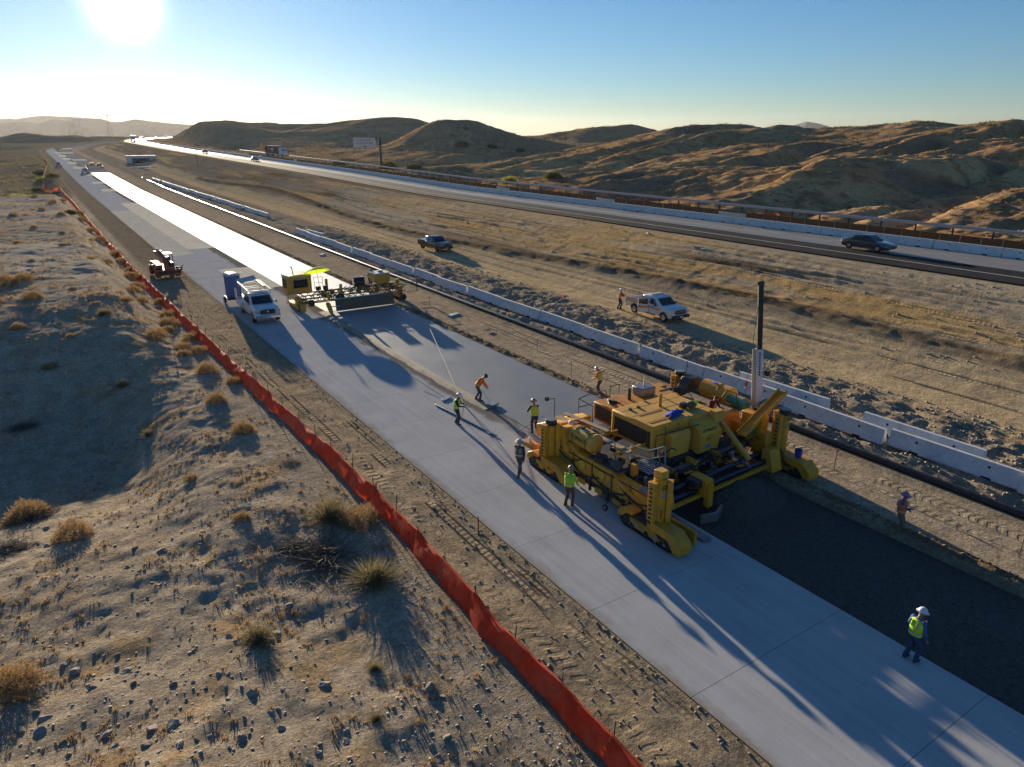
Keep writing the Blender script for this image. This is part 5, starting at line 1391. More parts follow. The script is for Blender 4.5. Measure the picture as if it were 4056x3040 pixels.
# ------------------------------------------------------------------ red telehandler facing the camera
th = thing('telehandler', 'dusty red telehandler parked on the dirt beside the slab', 'loader', (10.95, 87.6, 0), R(4))
def tp(name, mat=ORG, bevel=.03):
    mb = MB(); mb.done = lambda p=None: mb.build(name, mat, p or th, bevel); return mb
for sd in (-1, 1):
    for yw in (-1.5, 1.5): wheel(th, sd * 1.0, yw, .55, .40, sd, ORG)
tp('chassis').bb(-.85, .85, -2.0, 2.1, .45, .95).build('chassis', ORG, th, .04)
m = tp('engine_hood'); m.prism([(-1.2, .9), (1.9, .9), (1.9, 1.45), (.6, 1.55), (-1.2, 1.35)], 'x', -1.0, -.35); m.done()
m = tp('cab_frame', BLACKPL, 0)
for (x, y) in ((.15, -.75), (.9, -.75), (.15, .75), (.9, .75)): m.bar((x, y, .95), (x * .97 + .015, y * .82, 2.35), .07)
m.bar((.15, -.75, 1.4), (.9, -.75, 1.4), .05); cf = m.done()
tp('cab_roof', simple('pale_roof', (.55, .55, .45), .5)).bb(.10, .95, -.72, .72, 2.35, 2.45).build('cab_roof', MATS['pale_roof'], th, .04)
tp('cab_body', BLACKPL).bb(.12, .92, -.8, .8, .95, 1.45).build('cab_body', BLACKPL, th, .03)
MB().bb(.30, .75, .1, .5, 1.45, 2.0).build('seat', BLACKPL, th, .05)
MB().add([(.16, -.76, 1.45), (.89, -.76, 1.45), (.87, -.64, 2.3), (.18, -.64, 2.3)], [(0, 1, 2, 3)]).build('windscreen', GLASS, th) if False else None
m = tp('boom'); m.bar((-.1, 2.2, 2.35), (-.02, -1.1, 1.75), .42, .46); bm_ = m.done()
MB().bar((-.1, 2.15, 2.60), (-.02, -1.0, 2.0), .36, .03).build('boom_top', simple('dusty_red', (.40, .22, .16), .8), bm_)
for sd in (-1, 1): MB().box((-.09 + sd * .3, 1.5, 2.42), (.18, .5, .25)).build('boom_wing', ORG, bm_, .02)
m = tp('boom_nose'); m.prism([(-1.0, 1.85), (-1.3, 1.8), (-2.2, .75), (-2.0, .45), (-1.2, 1.2)], 'x', -.22, .18); m.done()
m = tp('carriage', DARK); m.bb(-1.15, 1.15, -2.35, -2.2, .35, .95); cg2 = m.done()
for zz in (.42, .88): MB().bb(-1.2, 1.2, -2.42, -2.32, zz - .06, zz + .06).build('carriage_bar', ORG, cg2, .02)
for xx in (-.45, .45): MB().bb(xx - .07, xx + .07, -3.3, -2.4, .10, .17).build('fork', DARK, cg2)
for sd in (-1, 1):
    m = tp('stabiliser'); m.prism([(sd * .9, .15), (sd * 1.15, .10), (sd * 1.45, 1.0), (sd * 1.55, 1.35), (sd * 1.35, 1.1), (sd * .95, .8)], 'y', -2.15, -1.95); m.done()
MB().box((-1.35, -1.2, 1.35), (.16, .1, .3)).build('mirror', BLACKPL, th); MB().bar((-1.0, -1.1, 1.2), (-1.35, -1.2, 1.4), .03).build('mirror_arm', BLACKPL, th)
MB().box((.35, -2.28, 1.15), (.1, .05, .1)).build('work_light', HEAD, th)
# tiny machine and crew far down the lane
fm = thing('finishing_machine', 'distant yellow machine working at the start of the bright lane', 'machine', (24.0, 352, float(zroad(352))))
MB().bb(-3.2, 3.2, -.6, .6, .7, 1.1).build('frame', FD, fm); MB().bb(-1.6, .2, -.7, .7, 1.1, 2.0).build('engine', FY, fm, .05); MB().bb(1.2, 2.2, -.6, .6, 1.1, 1.8).build('tank', FY, fm, .05)
for sd in (-1, 1): MB().bb(sd * 3.0 - .3, sd * 3.0 + .3, -1.3, 1.3, 0, .6).build('crawler_track', DARK, fm, .05)
# ------------------------------------------------------------------ people (local forward is -Y, feet at z = 0)
SKIN = simple('skin', (.34, .19, .13), .55); JEAN = simple('dark_jeans', (.035, .045, .07), .85); BROWNP = simple('brown_work_trousers', (.13, .075, .05), .85)
GREYPANT = simple('grey_trousers', (.10, .10, .105), .85); BOOT = simple('boots', (.06, .045, .03), .7); DSHIRT = simple('dark_shirt', (.02, .02, .025), .85)
LIMES = simple('lime_shirt', (.30, .78, .04), .75); LIMEV = simple('lime_vest', (.42, .80, .03), .75); ORGV = simple('orange_vest', (.90, .20, .02), .75)
BLUES = simple('blue_shirt', (.04, .11, .33), .8); MAROON = simple('maroon_shirt', (.13, .015, .03), .8); TANS = simple('tan_shirt', (.22, .19, .15), .85); SILV = simple('silver_tape', (.62, .60, .58), .4)
PINKT = simple('pink_tape', (.62, .30, .36), .5); HATW = simple('white_hat', (.74, .74, .74), .35); HATG = simple('grey_hat', (.24, .23, .21), .5); HAIR = simple('dark_hair', (.02, .015, .012), .7); EYE = simple('eye_dark', (.01, .01, .01), .3)
def capsule(mb, p0, p1, r0, r1, flat=1.0, n=10):
    p0, p1 = Vector(p0), Vector(p1); d = p1 - p0
    q = d.to_track_quat('Z', 'Y').to_matrix(); L = d.length; rings = []
    for t, k in ((-.85, .5), (-.5, .85), (0, 1)):
        rings.append((p0 + d.normalized() * (t * r0), r0 * k))
    for t, k in ((0, 1), (.5, .85), (.85, .5)):
        rings.append((p1 + d.normalized() * (t * r1), r1 * k))
    mb.loft([[c_ + q @ Vector((r * math.cos(2 * math.pi * i / n), r * flat * math.sin(2 * math.pi * i / n), 0)) for i in range(n)] for c_, r in rings])
def person(label, loc, rz, lean=0.0, twist=0.0, feet=((.13, .02), (-.13, -.02)), hands=((.28, -.25, 1.0), (-.28, -.25, 1.0)), pants=JEAN, shirt=DSHIRT, vest=None, tape=SILV, hat=HATW, brim=.17, height=1.74, crouch=0.0, headtilt=0.0, headturn=0.0, group=None, shorts=False, hatdome=True, sleeves=None):
    k = height / 1.74
    t = thing('person', label, 'person', loc, rz, group); t.scale = (k, k, k)
    hipz = .92 - crouch
    hip = Vector((0, 0, hipz)); ax = Vector((0, -math.sin(lean), math.cos(lean)))
    chest = hip + ax * .36; neck = hip + ax * .56
    head = neck + Vector((0, -math.sin(lean + headtilt), math.cos(lean + headtilt))) * .17
    bones = []  # p0,p1,r0,r1,mat
    sh = {}
    bones.append((hip + Vector((0, 0, .0)), hip + ax * .22, .145, .138, 'p', 1.25))
    bones.append((hip + ax * .15, chest, .138, .150, 's', 1.3)); bones.append((chest, hip + ax * .46, .150, .120, 's', 1.35))
    bones.append((hip + ax * .44, neck + ax * .05, .070, .056, 'k', 1))
    fw = Vector((0, -math.cos(lean + headtilt), -math.sin(lean + headtilt)))
    upv = Vector((0, -math.sin(lean + headtilt), math.cos(lean + headtilt)))
    Rt = Matrix.Rotation(headturn, 3, upv); fw = Rt @ fw; sidev = fw.cross(upv)
    bones.append((head - upv * .04 + fw * .02, head + upv * .045, .082, .098, 'k', 1))
    bones.append((head + fw * .095 - upv * .02, head + fw * .115 - upv * .035, .014, .018, 'k', 1))
    for s_ in (-1, 1): bones.append((head + sidev * (.095 * s_) - upv * .01, head + sidev * (.098 * s_) + upv * .02, .018, .02, 'k', 1))
    for i, sd in enumerate((1, -1)):
        hj = hip + Vector((sd * .095, 0, -.04)); ft = Vector((feet[i][0], feet[i][1], .09))
        mid = (hj + ft) / 2; d = ft - hj; L1 = .43; L2 = .42
        bend = math.sqrt(max(0, ((L1 + L2) / 2) ** 2 - (d.length / 2) ** 2))
        knee = mid + Vector((0, -1, 0)) * bend
        bones.append((hj, knee, .104, .080, 'p', 1)); bones.append((knee, ft, .077, .066 if not shorts else .046, 'p' if not shorts else 'k', 1))
        bones.append((ft + Vector((0, .03, -.04)), ft + Vector((0, -.15, -.05)), .05, .043, 'b', 1))
        sj = hip + ax * .49 + Vector((sd * .185, 0, 0)); hd = Vector(hands[i]); d = hd - sj; L1 = .30; L2 = .27
        if d.length > L1 + L2 - .005: hd = sj + d.normalized() * (L1 + L2 - .005); d = hd - sj
        bend = math.sqrt(max(0, ((L1 + L2) / 2) ** 2 - (d.length / 2) ** 2))
        pole = Vector((sd * .6, .8, -.3)); pole = (pole - d.normalized() * pole.dot(d.normalized())).normalized()
        el = (sj + hd) / 2 + pole * bend
        bones.append((hip + ax * .46 + Vector((sd * .10, 0, 0)), sj, .085, .068, 's', 1))
        bones.append((sj, el, .068, .055, 's', 1)); bones.append((el, hd, .052, .038, 'a', 1))
        dv = (hd - el).normalized()
        pm = hd + dv * .06; bones.append((hd + dv * .01, pm, .036, .038, 'k', 1))
        sv_ = dv.cross(Vector((0, 0, 1)));  sv_ = sv_.normalized() if sv_.length > .1 else Vector((1, 0, 0))
        dn = sv_.cross(dv).normalized()
        for q, L in enumerate((.060, .072, .068, .052)):
            b0 = pm + sv_ * (.030 - .020 * q) + dv * .02; b1 = b0 + dv * L * .55; b2 = b1 + (dv * .5 - dn * sd * .9).normalized() * L * .55
            bones.append((b0, b1, .0105, .010, 'k', 1)); bones.append((b1, b2, .010, .009, 'k', 1))
        th0 = hd + dv * .03 + sv_ * .036; th1 = th0 + (dv * .6 + sv_ * .8).normalized() * .045; bones.append((th0, th1, .0125, .011, 'k', 1)); bones.append((th1, th1 + dv * .03, .011, .009, 'k', 1))
    mb = MB()
    for b in bones:
        if b[5] != 1:
            capsule(mb, b[0] + Vector((.05, 0, 0)), b[1] + Vector((.06, 0, 0)), b[2] * .82, b[3] * .80); capsule(mb, b[0] - Vector((.05, 0, 0)), b[1] - Vector((.06, 0, 0)), b[2] * .82, b[3] * .80)
        else: capsule(mb, b[0], b[1], b[2], b[3])
    me0 = bpy.data.meshes.new('body_src'); me0.from_pydata(mb.v, [], mb.f)
    bm = bmesh.new(); bm.from_mesh(me0); bmesh.ops.recalc_face_normals(bm, faces=bm.faces); bm.to_mesh(me0); bm.free()
    tmp = bpy.data.objects.new('tmp', me0); COL.objects.link(tmp)
    md = tmp.modifiers.new('r', 'REMESH'); md.mode = 'VOXEL'; md.voxel_size = .014
    sm = tmp.modifiers.new('s', 'SMOOTH'); sm.iterations = 3; sm.factor = .5
    bpy.context.view_layer.update()
    me1 = bpy.data.meshes.new_from_object(tmp.evaluated_get(bpy.context.evaluated_depsgraph_get()))
    bpy.data.objects.remove(tmp)
    me1.name = 'person_body'; me1.materials.clear()
    order = {'p': 0, 's': 1, 'k': 2, 'b': 3, 'a': 4}
    for mt in (pants, shirt, SKIN, BOOT, sleeves or shirt): me1.materials.append(mt)
    nf = len(me1.polygons); cen = np.zeros(nf * 3); me1.polygons.foreach_get('center', cen); cen = cen.reshape(-1, 3)
    best = np.full(nf, 1e9); mi = np.zeros(nf, np.int32)
    for b in bones:
        p0 = np.array(b[0]); d = np.array(b[1]) - p0; L = max(d @ d, 1e-9)
        u = np.clip((cen - p0) @ d / L, 0, 1); r = b[2] + (b[3] - b[2]) * u
        dist = np.linalg.norm(cen - p0 - u[:, None] * d, axis=1) - r
        w = dist < best; best[w] = dist[w]; mi[w] = order[b[4]]
    me1.polygons.foreach_set('material_index', mi); me1.polygons.foreach_set('use_smooth', np.ones(nf, bool))
    bo = bpy.data.objects.new('body', me1); COL.objects.link(bo); bo.parent = t
    for s_ in (-1, 1): MB().ball(head + fw * .092 + sidev * (.033 * s_) + upv * .018, .011, nu=6, nv=4).build('eye', EYE, t)
    MB().box(head + fw * .092 - upv * .055, (.045, .012, .012)).build('mouth', simple('lips', (.22, .08, .06), .6), t)
    right = Vector((1, 0, 0)); bk_ = Vector((0, math.cos(lean), math.sin(lean)))
    def ring(f, a, b_, n=18): return [hip + ax * f + right * (a * math.cos(2 * math.pi * i / n)) + bk_ * (b_ * math.sin(2 * math.pi * i / n)) for i in range(n)]
    if vest is not None:
        mb = MB(); mb.loft([ring(.02, .205, .165), ring(.15, .205, .165), ring(.32, .225, .178), ring(.44, .225, .165), ring(.50, .175, .125), ring(.53, .10, .085)], cap=False)
        v = mb.build('vest', vest, t, smooth=60)
        for f in (.10, .26):
            mb = MB(); mb.loft([ring(f, .214, .173), ring(f + .05, .219, .176)], cap=False); mb.build('reflective_band', tape, v, smooth=60)
        for s_ in (-1, 1):
            mb = MB(); pts = []
            for (f, o_) in ((.30, .186), (.42, .180), (.50, .150)): pts.append(hip + ax * f + right * (.115 * s_) + bk_ * o_)
            mb.tube(pts, .022, 5)
            pts = [hip + ax * f + right * (.115 * s_) - bk_ * o_ for (f, o_) in ((.30, .186), (.42, .180), (.50, .150))]; mb.tube(pts, .022, 5); mb.build('reflective_strap', tape, v)
    if hat is not None:
        q = Matrix((sidev, -fw, upv)).transposed()
        c_ = head + upv * .055
        mb = MB()
        rings = []
        for i_ in range(7):
            a = math.pi / 2 * i_ / 6; rings.append([c_ + q @ Vector((.125 * math.cos(a) * math.cos(b_) + (0), .145 * math.cos(a) * math.sin(b_), .125 * math.sin(a) + .002)) for b_ in [2 * math.pi * j / 16 for j in range(16)]])
        rings[-1] = [c_ + q @ Vector((.006 * math.cos(b_), .006 * math.sin(b_), .127)) for b_ in [2 * math.pi * j / 16 for j in range(16)]]
        mb.loft(rings); ho = mb.build('hard_hat', hat, t, smooth=60)
        mb = MB(); mb.loft([[c_ + q @ Vector((r_ * math.cos(b_), (r_ + .025) * math.sin(b_) - .012, z_)) for b_ in [2 * math.pi * j / 18 for j in range(18)]] for r_, z_ in ((.10, -.012), (brim, -.022), (brim, -.010), (.12, .006))], cap=False); mb.build('brim', hat, ho, smooth=40)
    else:
        mb = MB(); mb.ball(head + upv * .045 - fw * .015, .108, (1, 1.05, .85), half=True); mb.build('hair', HAIR, t)
    return t
def pole(name, label, cat, pts, r, mat, extra=None):
    t = thing(name, label, cat, (0, 0, 0)); MB().tube(pts, r, 6).build('handle', mat, t)
    return t
ALU = simple('aluminium_tool', (.42, .43, .44), .35, metal=.8)
# facing: rz = 0 looks to -Y; rz = 90deg looks to +X; rz = 180 looks to +Y
person('worker in lime shirt and brown trousers guiding a pole beside the paver', (16.75, 21.1, 0), R(115), lean=.10, feet=((.14, .05), (-.12, -.05)), hands=((.2, -.38, .95), (-.22, -.36, .88)), pants=BROWNP, shirt=LIMES, sleeves=LIMES, vest=LIMEV, tape=PINKT, hat=HATG, brim=.15, height=1.80, headtilt=.25)
person('worker in dark clothes and wide straw hat walking behind the paver', (16.65, 24.7, 0), R(-60), lean=.05, feet=((.10, -.30), (-.10, .34)), hands=((.26, -.10, .85), (-.26, .12, .84)), pants=GREYPANT, shirt=DSHIRT, vest=simple('dull_vest', (.16, .15, .11), .8), hat=simple('straw_hat', (.55, .52, .46), .7), brim=.24, height=1.76)
person('worker in lime vest and white hard hat working a long float pole', (17.2, 31.7, 0), R(40), lean=.18, feet=((.12, .10), (-.12, -.12)), hands=((.12, -.42, 1.16), (-.16, -.46, 1.10)), pants=JEAN, shirt=DSHIRT, vest=LIMEV, hat=HATW, height=1.76, headtilt=.2)
person('worker in orange vest bending over the edge of the wet lane', (20.0, 34.2, 0), R(60), lean=.62, feet=((.14, .10), (-.14, -.15)), hands=((.12, -.62, .78), (-.10, -.60, .70)), pants=GREYPANT, shirt=ORGV, vest=ORGV, tape=simple('lime_tape', (.5, .7, .1), .6), hat=simple('dark_cap', (.06, .03, .02), .8), brim=.12, height=1.76, headtilt=.3)
person('worker in lime vest and grey hard hat edging concrete behind the paver', (20.1, 28.4, 0), R(165), lean=.22, feet=((.16, .08), (-.14, -.10)), hands=((.30, -.40, 1.05), (-.20, -.40, .90)), pants=JEAN, shirt=DSHIRT, vest=LIMEV, tape=PINKT, hat=HATG, brim=.2, height=1.80, headtilt=.3)
person('worker in orange and yellow vest holding a pale rod beyond the paver', (26.75, 31.0, 0), R(200), lean=.25, feet=((.11, .05), (-.11, -.05)), hands=((.16, -.40, 1.0), (-.14, -.40, .95)), pants=GREYPANT, shirt=ORGV, vest=simple('yellow_vest', (.75, .60, .03), .75), hat=HATW, height=1.72, headtilt=.4)
person('worker in lime vest and white hat standing at the slab edge above the dark base', (19.62, 8.0, 0), R(75), lean=.06, feet=((.14, .04), (-.14, -.06)), hands=((.27, -.14, .88), (-.27, -.16, .86)), pants=simple('blue_jeans', (.03, .06, .14), .85), shirt=BLUES, vest=LIMEV, tape=PINKT, hat=HATW, height=1.78, headtilt=.25)
person('worker in orange vest with folded arms on the dirt beside the dark base', (26.55, 12.3, -.12), R(15), lean=.02, feet=((.16, .04), (-.16, -.02)), hands=((-.10, -.26, 1.16), (.10, -.28, 1.13)), pants=simple('khaki_trousers', (.17, .14, .10), .85), shirt=BLUES, vest=simple('pink_orange_vest', (.78, .17, .08), .75), hat=simple('purple_hat', (.33, .18, .30), .5), height=1.78, headtilt=.1)
person('worker in orange vest and white hard hat leaning on the white pickup', (42.0, 46.5, gz(42.0, 46.5)), R(80), lean=.12, feet=((.11, .12), (-.11, -.02)), hands=((.10, -.42, 1.20), (-.14, -.40, 1.18)), pants=JEAN, shirt=DSHIRT, vest=ORGV, hat=HATW, height=1.80, headtilt=.1)
person('operator in maroon shirt and shorts leaning on the paver deck rail', (26.15, 22.0, 1.27), R(-10), lean=.55, feet=((.13, .10), (-.13, .02)), hands=((.20, -.62, .96), (-.20, -.60, .96)), pants=DSHIRT, shirt=MAROON, hat=None, shorts=True, height=1.76, headtilt=.1)
person('worker in dark hat standing behind the hopper of the finishing machine', (25.9, 64.5, .95), R(10), lean=.3, hands=((.2, -.4, 1.1), (-.2, -.4, 1.1)), pants=JEAN, shirt=simple('grey_shirt', (.3, .31, .3), .8), vest=LIMEV, hat=HATG, height=1.75)
for (x, y, a) in ((21.5, 349, 20), (26.5, 351, -30)):
    person('tiny worker in orange vest beside the distant machine', (x, y, float(zroad(y))), R(a), pants=JEAN, vest=ORGV, group='distant crew')
# ------------------------------------------------------------------ hand tools
t = thing('bull_float', 'long-handled bull float held by the worker in lime vest', 'float', (0, 0, 0))
MB().tube([(17.55, 31.55, 1.2), (21.95, 44.0, 1.9)], .02).build('handle', simple('brown_pole', (.12, .09, .065), .6), t)
MB().tube([(17.5, 31.3, 1.12), (18.0, 29.6, .12)], .02).build('handle', ALU, t)
MB().box((18.0, 29.6, .05), (.2, .35, .05)).build('blade', ALU, t)
t = thing('straightedge', 'long aluminium straightedge with two thin braces on the slab', 'straightedge', (0, 0, 0))
MB().bar((17.55, 34.9, .06), (18.1, 29.0, .06), .09, .07).build('beam', ALU, t, .005)
MB().tube([(17.45, 31.3, 1.12), (17.75, 32.1, .1)], .014).build('brace', DARK, t); MB().tube([(17.5, 31.3, 1.1), (18.0, 30.2, .1)], .014).build('brace', DARK, t)
t = thing('concrete_broom', 'wide concrete float with thin handle lying on the finished slab', 'float', (0, 0, 0))
MB().box((18.55, 35.4, .05), (.75, .30, .05), (0, 0, R(25))).build('blade', ALU, t, .01); MB().tube([(18.5, 35.5, .08), (18.3, 39.3, .28)], .016).build('handle', DARK, t)
t = thing('edging_box', 'grey metal box float at the feet of the bending worker', 'float', (20.15, 32.9, .0), R(20)); MB().bb(-.15, .45, -.25, .25, .04, .16).build('pan', ALU, t, .01); MB().tube([(.1, .1, .1), (.15, .75, .82)], .015).build('handle', ALU, t)
t = pole('measuring_wheel', 'measuring wheel on a long pole pushed along beside the paver', 'wheel', [(17.15, 20.9, .92), (17.75, 20.0, .14)], .014, WOOD); m = MB(); m.torus((17.8, 19.95, .15), (1, .2, 0), .11, .035, 16, 6); m.build('wheel', BLK, t); m = MB(); m.cyl((17.77, 19.95, .15), (17.84, 19.96, .15), .06, None, 10); m.build('hub', WHITEM, t)
t = pole('rod', 'pale rod held by the worker beyond the paver', 'rod', [(26.85, 30.55, .05), (26.9, 30.6, 1.45)], .014, WHITEM); MB().box((26.85, 30.55, .04), (.1, .1, .05)).build('foot', ALU, t)
t = pole('shovel', 'long-handled edger held by the worker behind the paver', 'edger', [(20.4, 27.95, 1.05), (19.55, 28.9, .1)], .014, WOOD); MB().box((19.5, 28.95, .06), (.28, .16, .06)).build('blade', ALU, t)
t = pole('shovel', 'black-headed tamper lying on the dirt right of the wet lane', 'tamper', [(29.4, 51.0, .1), (29.0, 47.9, .12)], .016, DARK); MB().box((28.95, 47.6, .05), (.6, .25, .08), (0, 0, R(20))).build('blade', BLK, t)
t = thing('dirt_ridge', 'ragged strip of dried slurry along the joint of the fresh lane', None, kind='stuff')
mb = MB(); n = 120; vs = []; rr = random.Random(4)
for i in range(n):
    y = 32.6 + 28.4 * i / (n - 1); w = .22 + .08 * math.sin(y * 1.7) + rr.uniform(-.03, .03); e = rr.uniform(-.03, .03)
    vs += [(19.62 - w * .6 + e, y, .004), (19.72 - w * .3 + e, y, .035), (20.02, y, .05), (20.2 + rr.uniform(-.05, .05), y, .012)]
mb.add(vs, [(4 * i + r, 4 * i + 4 + r, 4 * i + 5 + r, 4 * i + 1 + r) for i in range(n - 1) for r in range(3)])
mb.build('slurry', simple('slurry', (.36, .32, .245), .85, dirt=.4, scale=1.0), t, smooth=60)
# ------------------------------------------------------------------ desert plants
def twig_material(name, a, b, tr=.25):
    m, nt, bs = nmat(name)
    out = nt.nodes['Material Output']
    g = nt.nodes.new('ShaderNodeNewGeometry')
    c_ = mix_n(nt, g.outputs['Random Per Island'], a, b)
    nt.links.new(c_, bs.inputs['Base Color']); bs.inputs['Roughness'].default_value = .8; bs.inputs['Specular IOR Level'].default_value = .2
    t = nt.nodes.new('ShaderNodeBsdfTranslucent'); nt.links.new(c_, t.inputs['Color'])
    mx = nt.nodes.new('ShaderNodeMixShader'); mx.inputs[0].default_value = tr
    nt.links.new(bs.outputs[0], mx.inputs[1]); nt.links.new(t.outputs[0], mx.inputs[2]); nt.links.new(mx.outputs[0], out.inputs['Surface'])
    return m
TW_TAN = twig_material('dry_tan_twigs', (.46, .31, .15), (.28, .18, .085), .3)
TW_OLIVE = twig_material('olive_twigs', (.20, .19, .09), (.34, .26, .14))
TW_GREY = twig_material('grey_dead_twigs', (.20, .175, .15), (.09, .075, .06), .1)
TW_GREEN = twig_material('green_leaves', (.105, .115, .035), (.20, .18, .06), .3)
TW_YG = twig_material('yellow_green_leaves', (.40, .40, .06), (.24, .28, .05), .4)
STEM = simple('bush_stem', (.11, .085, .06), .9)
def arr_mesh(name, V, F, mat):
    me = bpy.data.meshes.new(name); V = np.asarray(V, np.float32); F = np.asarray(F, np.int32); k = F.shape[1]
    me.vertices.add(len(V)); me.vertices.foreach_set('co', V.ravel()); me.loops.add(F.size); me.loops.foreach_set('vertex_index', F.ravel())
    me.polygons.add(len(F)); me.polygons.foreach_set('loop_start', np.arange(0, F.size, k, dtype=np.int32)); me.update(calc_edges=True)
    me.materials.append(mat); return me
def blades(rng, n, base_r, dirs, length, width, droop=.15, start=0.0):
    """n tapered bent strips (2 quads as 3 tris each)"""
    d = dirs / np.linalg.norm(dirs, axis=1, keepdims=True)
    p0 = np.stack([rng.normal(0, base_r, n), rng.normal(0, base_r, n), np.zeros(n)], 1) + d * (length * start)[:, None]
    side = np.cross(d, rng.normal(0, 1, (n, 3))); side /= np.linalg.norm(side, axis=1, keepdims=True)
    L = (length * (1 - start))[:, None]; w = width[:, None]
    bend = rng.normal(0, .12, (n, 3)) * L
    p1 = p0 + d * L * .55 + bend * .5; p2 = p0 + d * L + bend; p2[:, 2] -= droop * L[:, 0] * (1 - d[:, 2])
    V = np.stack([p0 - side * w, p0 + side * w, p1 - side * w * .8, p1 + side * w * .8, p2], 1).reshape(-1, 3)
    V[:, 2] = np.maximum(V[:, 2], -.05)
    o = np.arange(n)[:, None] * 5
    F = np.concatenate([o + [0, 1, 3], o + [0, 3, 2], o + [2, 3, 4]], 0)
    return V, F
def bush_proto(kind, seed):
    rng = np.random.default_rng(seed)
    def cloud(n, up, lmin, lmax, wmin, wmax, rad):
        th = rng.uniform(0, 2 * np.pi, n); el = np.arcsin(rng.uniform(0, 1, n)); lob = 1 + .16 * np.sin(3 * th + seed) + .10 * np.sin(7 * th + 2 * seed + 3 * el) + .08 * np.sin(5 * el + seed)
        rr_ = (.45 + .55 * rng.random(n) ** .5) * lob * .86
        u = np.stack([np.cos(el) * np.cos(th), np.cos(el) * np.sin(th), np.sin(el)], 1)
        d = u * rad + rng.normal(0, .55, (n, 3)); d[:, 2] += up
        L = rng.uniform(lmin, lmax, n); V, F = blades(rng, n, .0, d, L, rng.uniform(wmin, wmax, n), .05)
        V = V.reshape(n, 5, 3) + (u * rr_[:, None])[:, None, :]; V = V.reshape(-1, 3); V[:, 2] = np.maximum(V[:, 2], 0.0)
        return V, F
    if kind == 'tan':
        V, F = cloud(2600, .25, .12, .30, .006, .014, .8); mat = TW_TAN
    elif kind == 'spiky':
        n = 900; th = rng.uniform(0, 2 * np.pi, n); el = rng.uniform(.12, 1.45, n); dirs = np.stack([np.cos(el) * np.cos(th), np.cos(el) * np.sin(th), np.sin(el)], 1)
        V, F = blades(rng, n, .08, dirs, rng.uniform(.35, 1.1, n), rng.uniform(.005, .010, n), .18, rng.uniform(0, .4, n)); mat = TW_OLIVE
    elif kind == 'grey':
        n = 900; th = rng.uniform(0, 2 * np.pi, n); el = rng.uniform(.02, 1.0, n); dirs = np.stack([np.cos(el) * np.cos(th), np.cos(el) * np.sin(th), np.sin(el) * .6], 1)
        V, F = blades(rng, n, .35, dirs, rng.uniform(.3, 1.0, n), rng.uniform(.006, .014, n), .25); mat = TW_GREY
    else:
        V, F = cloud(3000, .35, .10, .26, .012, .030, .6); mat = TW_GREEN if kind == 'green' else TW_YG
    me = arr_mesh('foliage', V, F, mat)
    ns = 14; rng2 = np.random.default_rng(seed + 50); mb = MB()
    for i in range(ns):
        a = rng2.uniform(0, 2 * np.pi); e = rng2.uniform(.5, 1.4); L = rng2.uniform(.35, .75)
        d = Vector((math.cos(e) * math.cos(a), math.cos(e) * math.sin(a), math.sin(e)))
        mb.cyl(Vector((0, 0, -.05)), d * L, .022, .006, 4)
    return me, mb.mesh('stems', STEM)
PROTO = {k: [bush_proto(k, 100 + 7 * i + len(k)) for i in range(3)] for k in ('tan', 'spiky', 'grey', 'green', 'yg')}
rv = random.Random(21)
def bush(kind, x, y, r, label, group, zs=.8, sink=.03):
    f, s_ = rv.choice(PROTO[kind])
    t = thing('bush', label, 'bush', (x, y, gz(x, y) - sink), rv.uniform(0, 6.28), group)
    t.scale = (r * rv.uniform(.9, 1.15), r * rv.uniform(.9, 1.15), r * zs * rv.uniform(.9, 1.1))
    for nm, m_ in (('foliage', f), ('stems', s_)):
        o = bpy.data.objects.new(nm, m_); COL.objects.link(o); o.parent = t
    return t
G1 = 'tan bushes along the silt fence'
L1 = 'rounded dry tan bush growing beside the red silt fence'
for (x, y, r) in ((5.8, 56.7, .95), (7.2, 54.9, .7), (6.9, 52.8, .55), (6.9, 42.2, .62), (7.2, 37.1, .72), (7.6, 48.5, .85), (8.3, 57.8, .7), (8.1, 53.7, .7), (7.7, 104.4, 1.0), (7.4, 86.2, 1.0), (5.8, 91.9, .7), (6.4, 75.2, .9),
                  (6.6, 70.9, .7), (7.5, 63.1, .9), (7.1, 60.6, .6), (8.0, 66.5, .8), (7.2, 80.0, .9), (8.0, 92, .9), (7.6, 98, .8), (7.0, 118, 1.0), (6.8, 130, .9), (6.3, 142, 1.0), (6.9, 160, 1.1), (8.6, 45.5, .5), (8.2, 72.5, .7), (5.0, 66.0, .6)):
    bush('tan', x, y, r, L1, G1)
L2 = 'dry tan bush scattered on the open desert ground'
for (x, y, r) in ((-1.4, 67.7, .9), (-3.3, 75.5, 1.2), (-2.0, 76.4, 1.0), (-4.1, 67.8, .9), (2.0, 98.7, .5), (4.0, 86.8, .5), (3.5, 138, .8), (3.1, 162.5, .9), (-.5, 120, .6), (1.0, 150, .7), (-3, 140, .8), (5.2, 175, .9), (0.5, 180, .8), (-2.5, 105, .5), (2.5, 112, .5), (-1.2, 88, .4), (5.5, 110, .6),
                  (3.1, 61.5, .45), (1.5, 70, .4), (-2.5, 60, .6), (.5, 57, .4), (-1.0, 53, .5), (3.8, 33.0, .35), (4.8, 27.5, .4)):
    bush('tan', x, y, r, L2, 'tan bushes on open ground', .7)
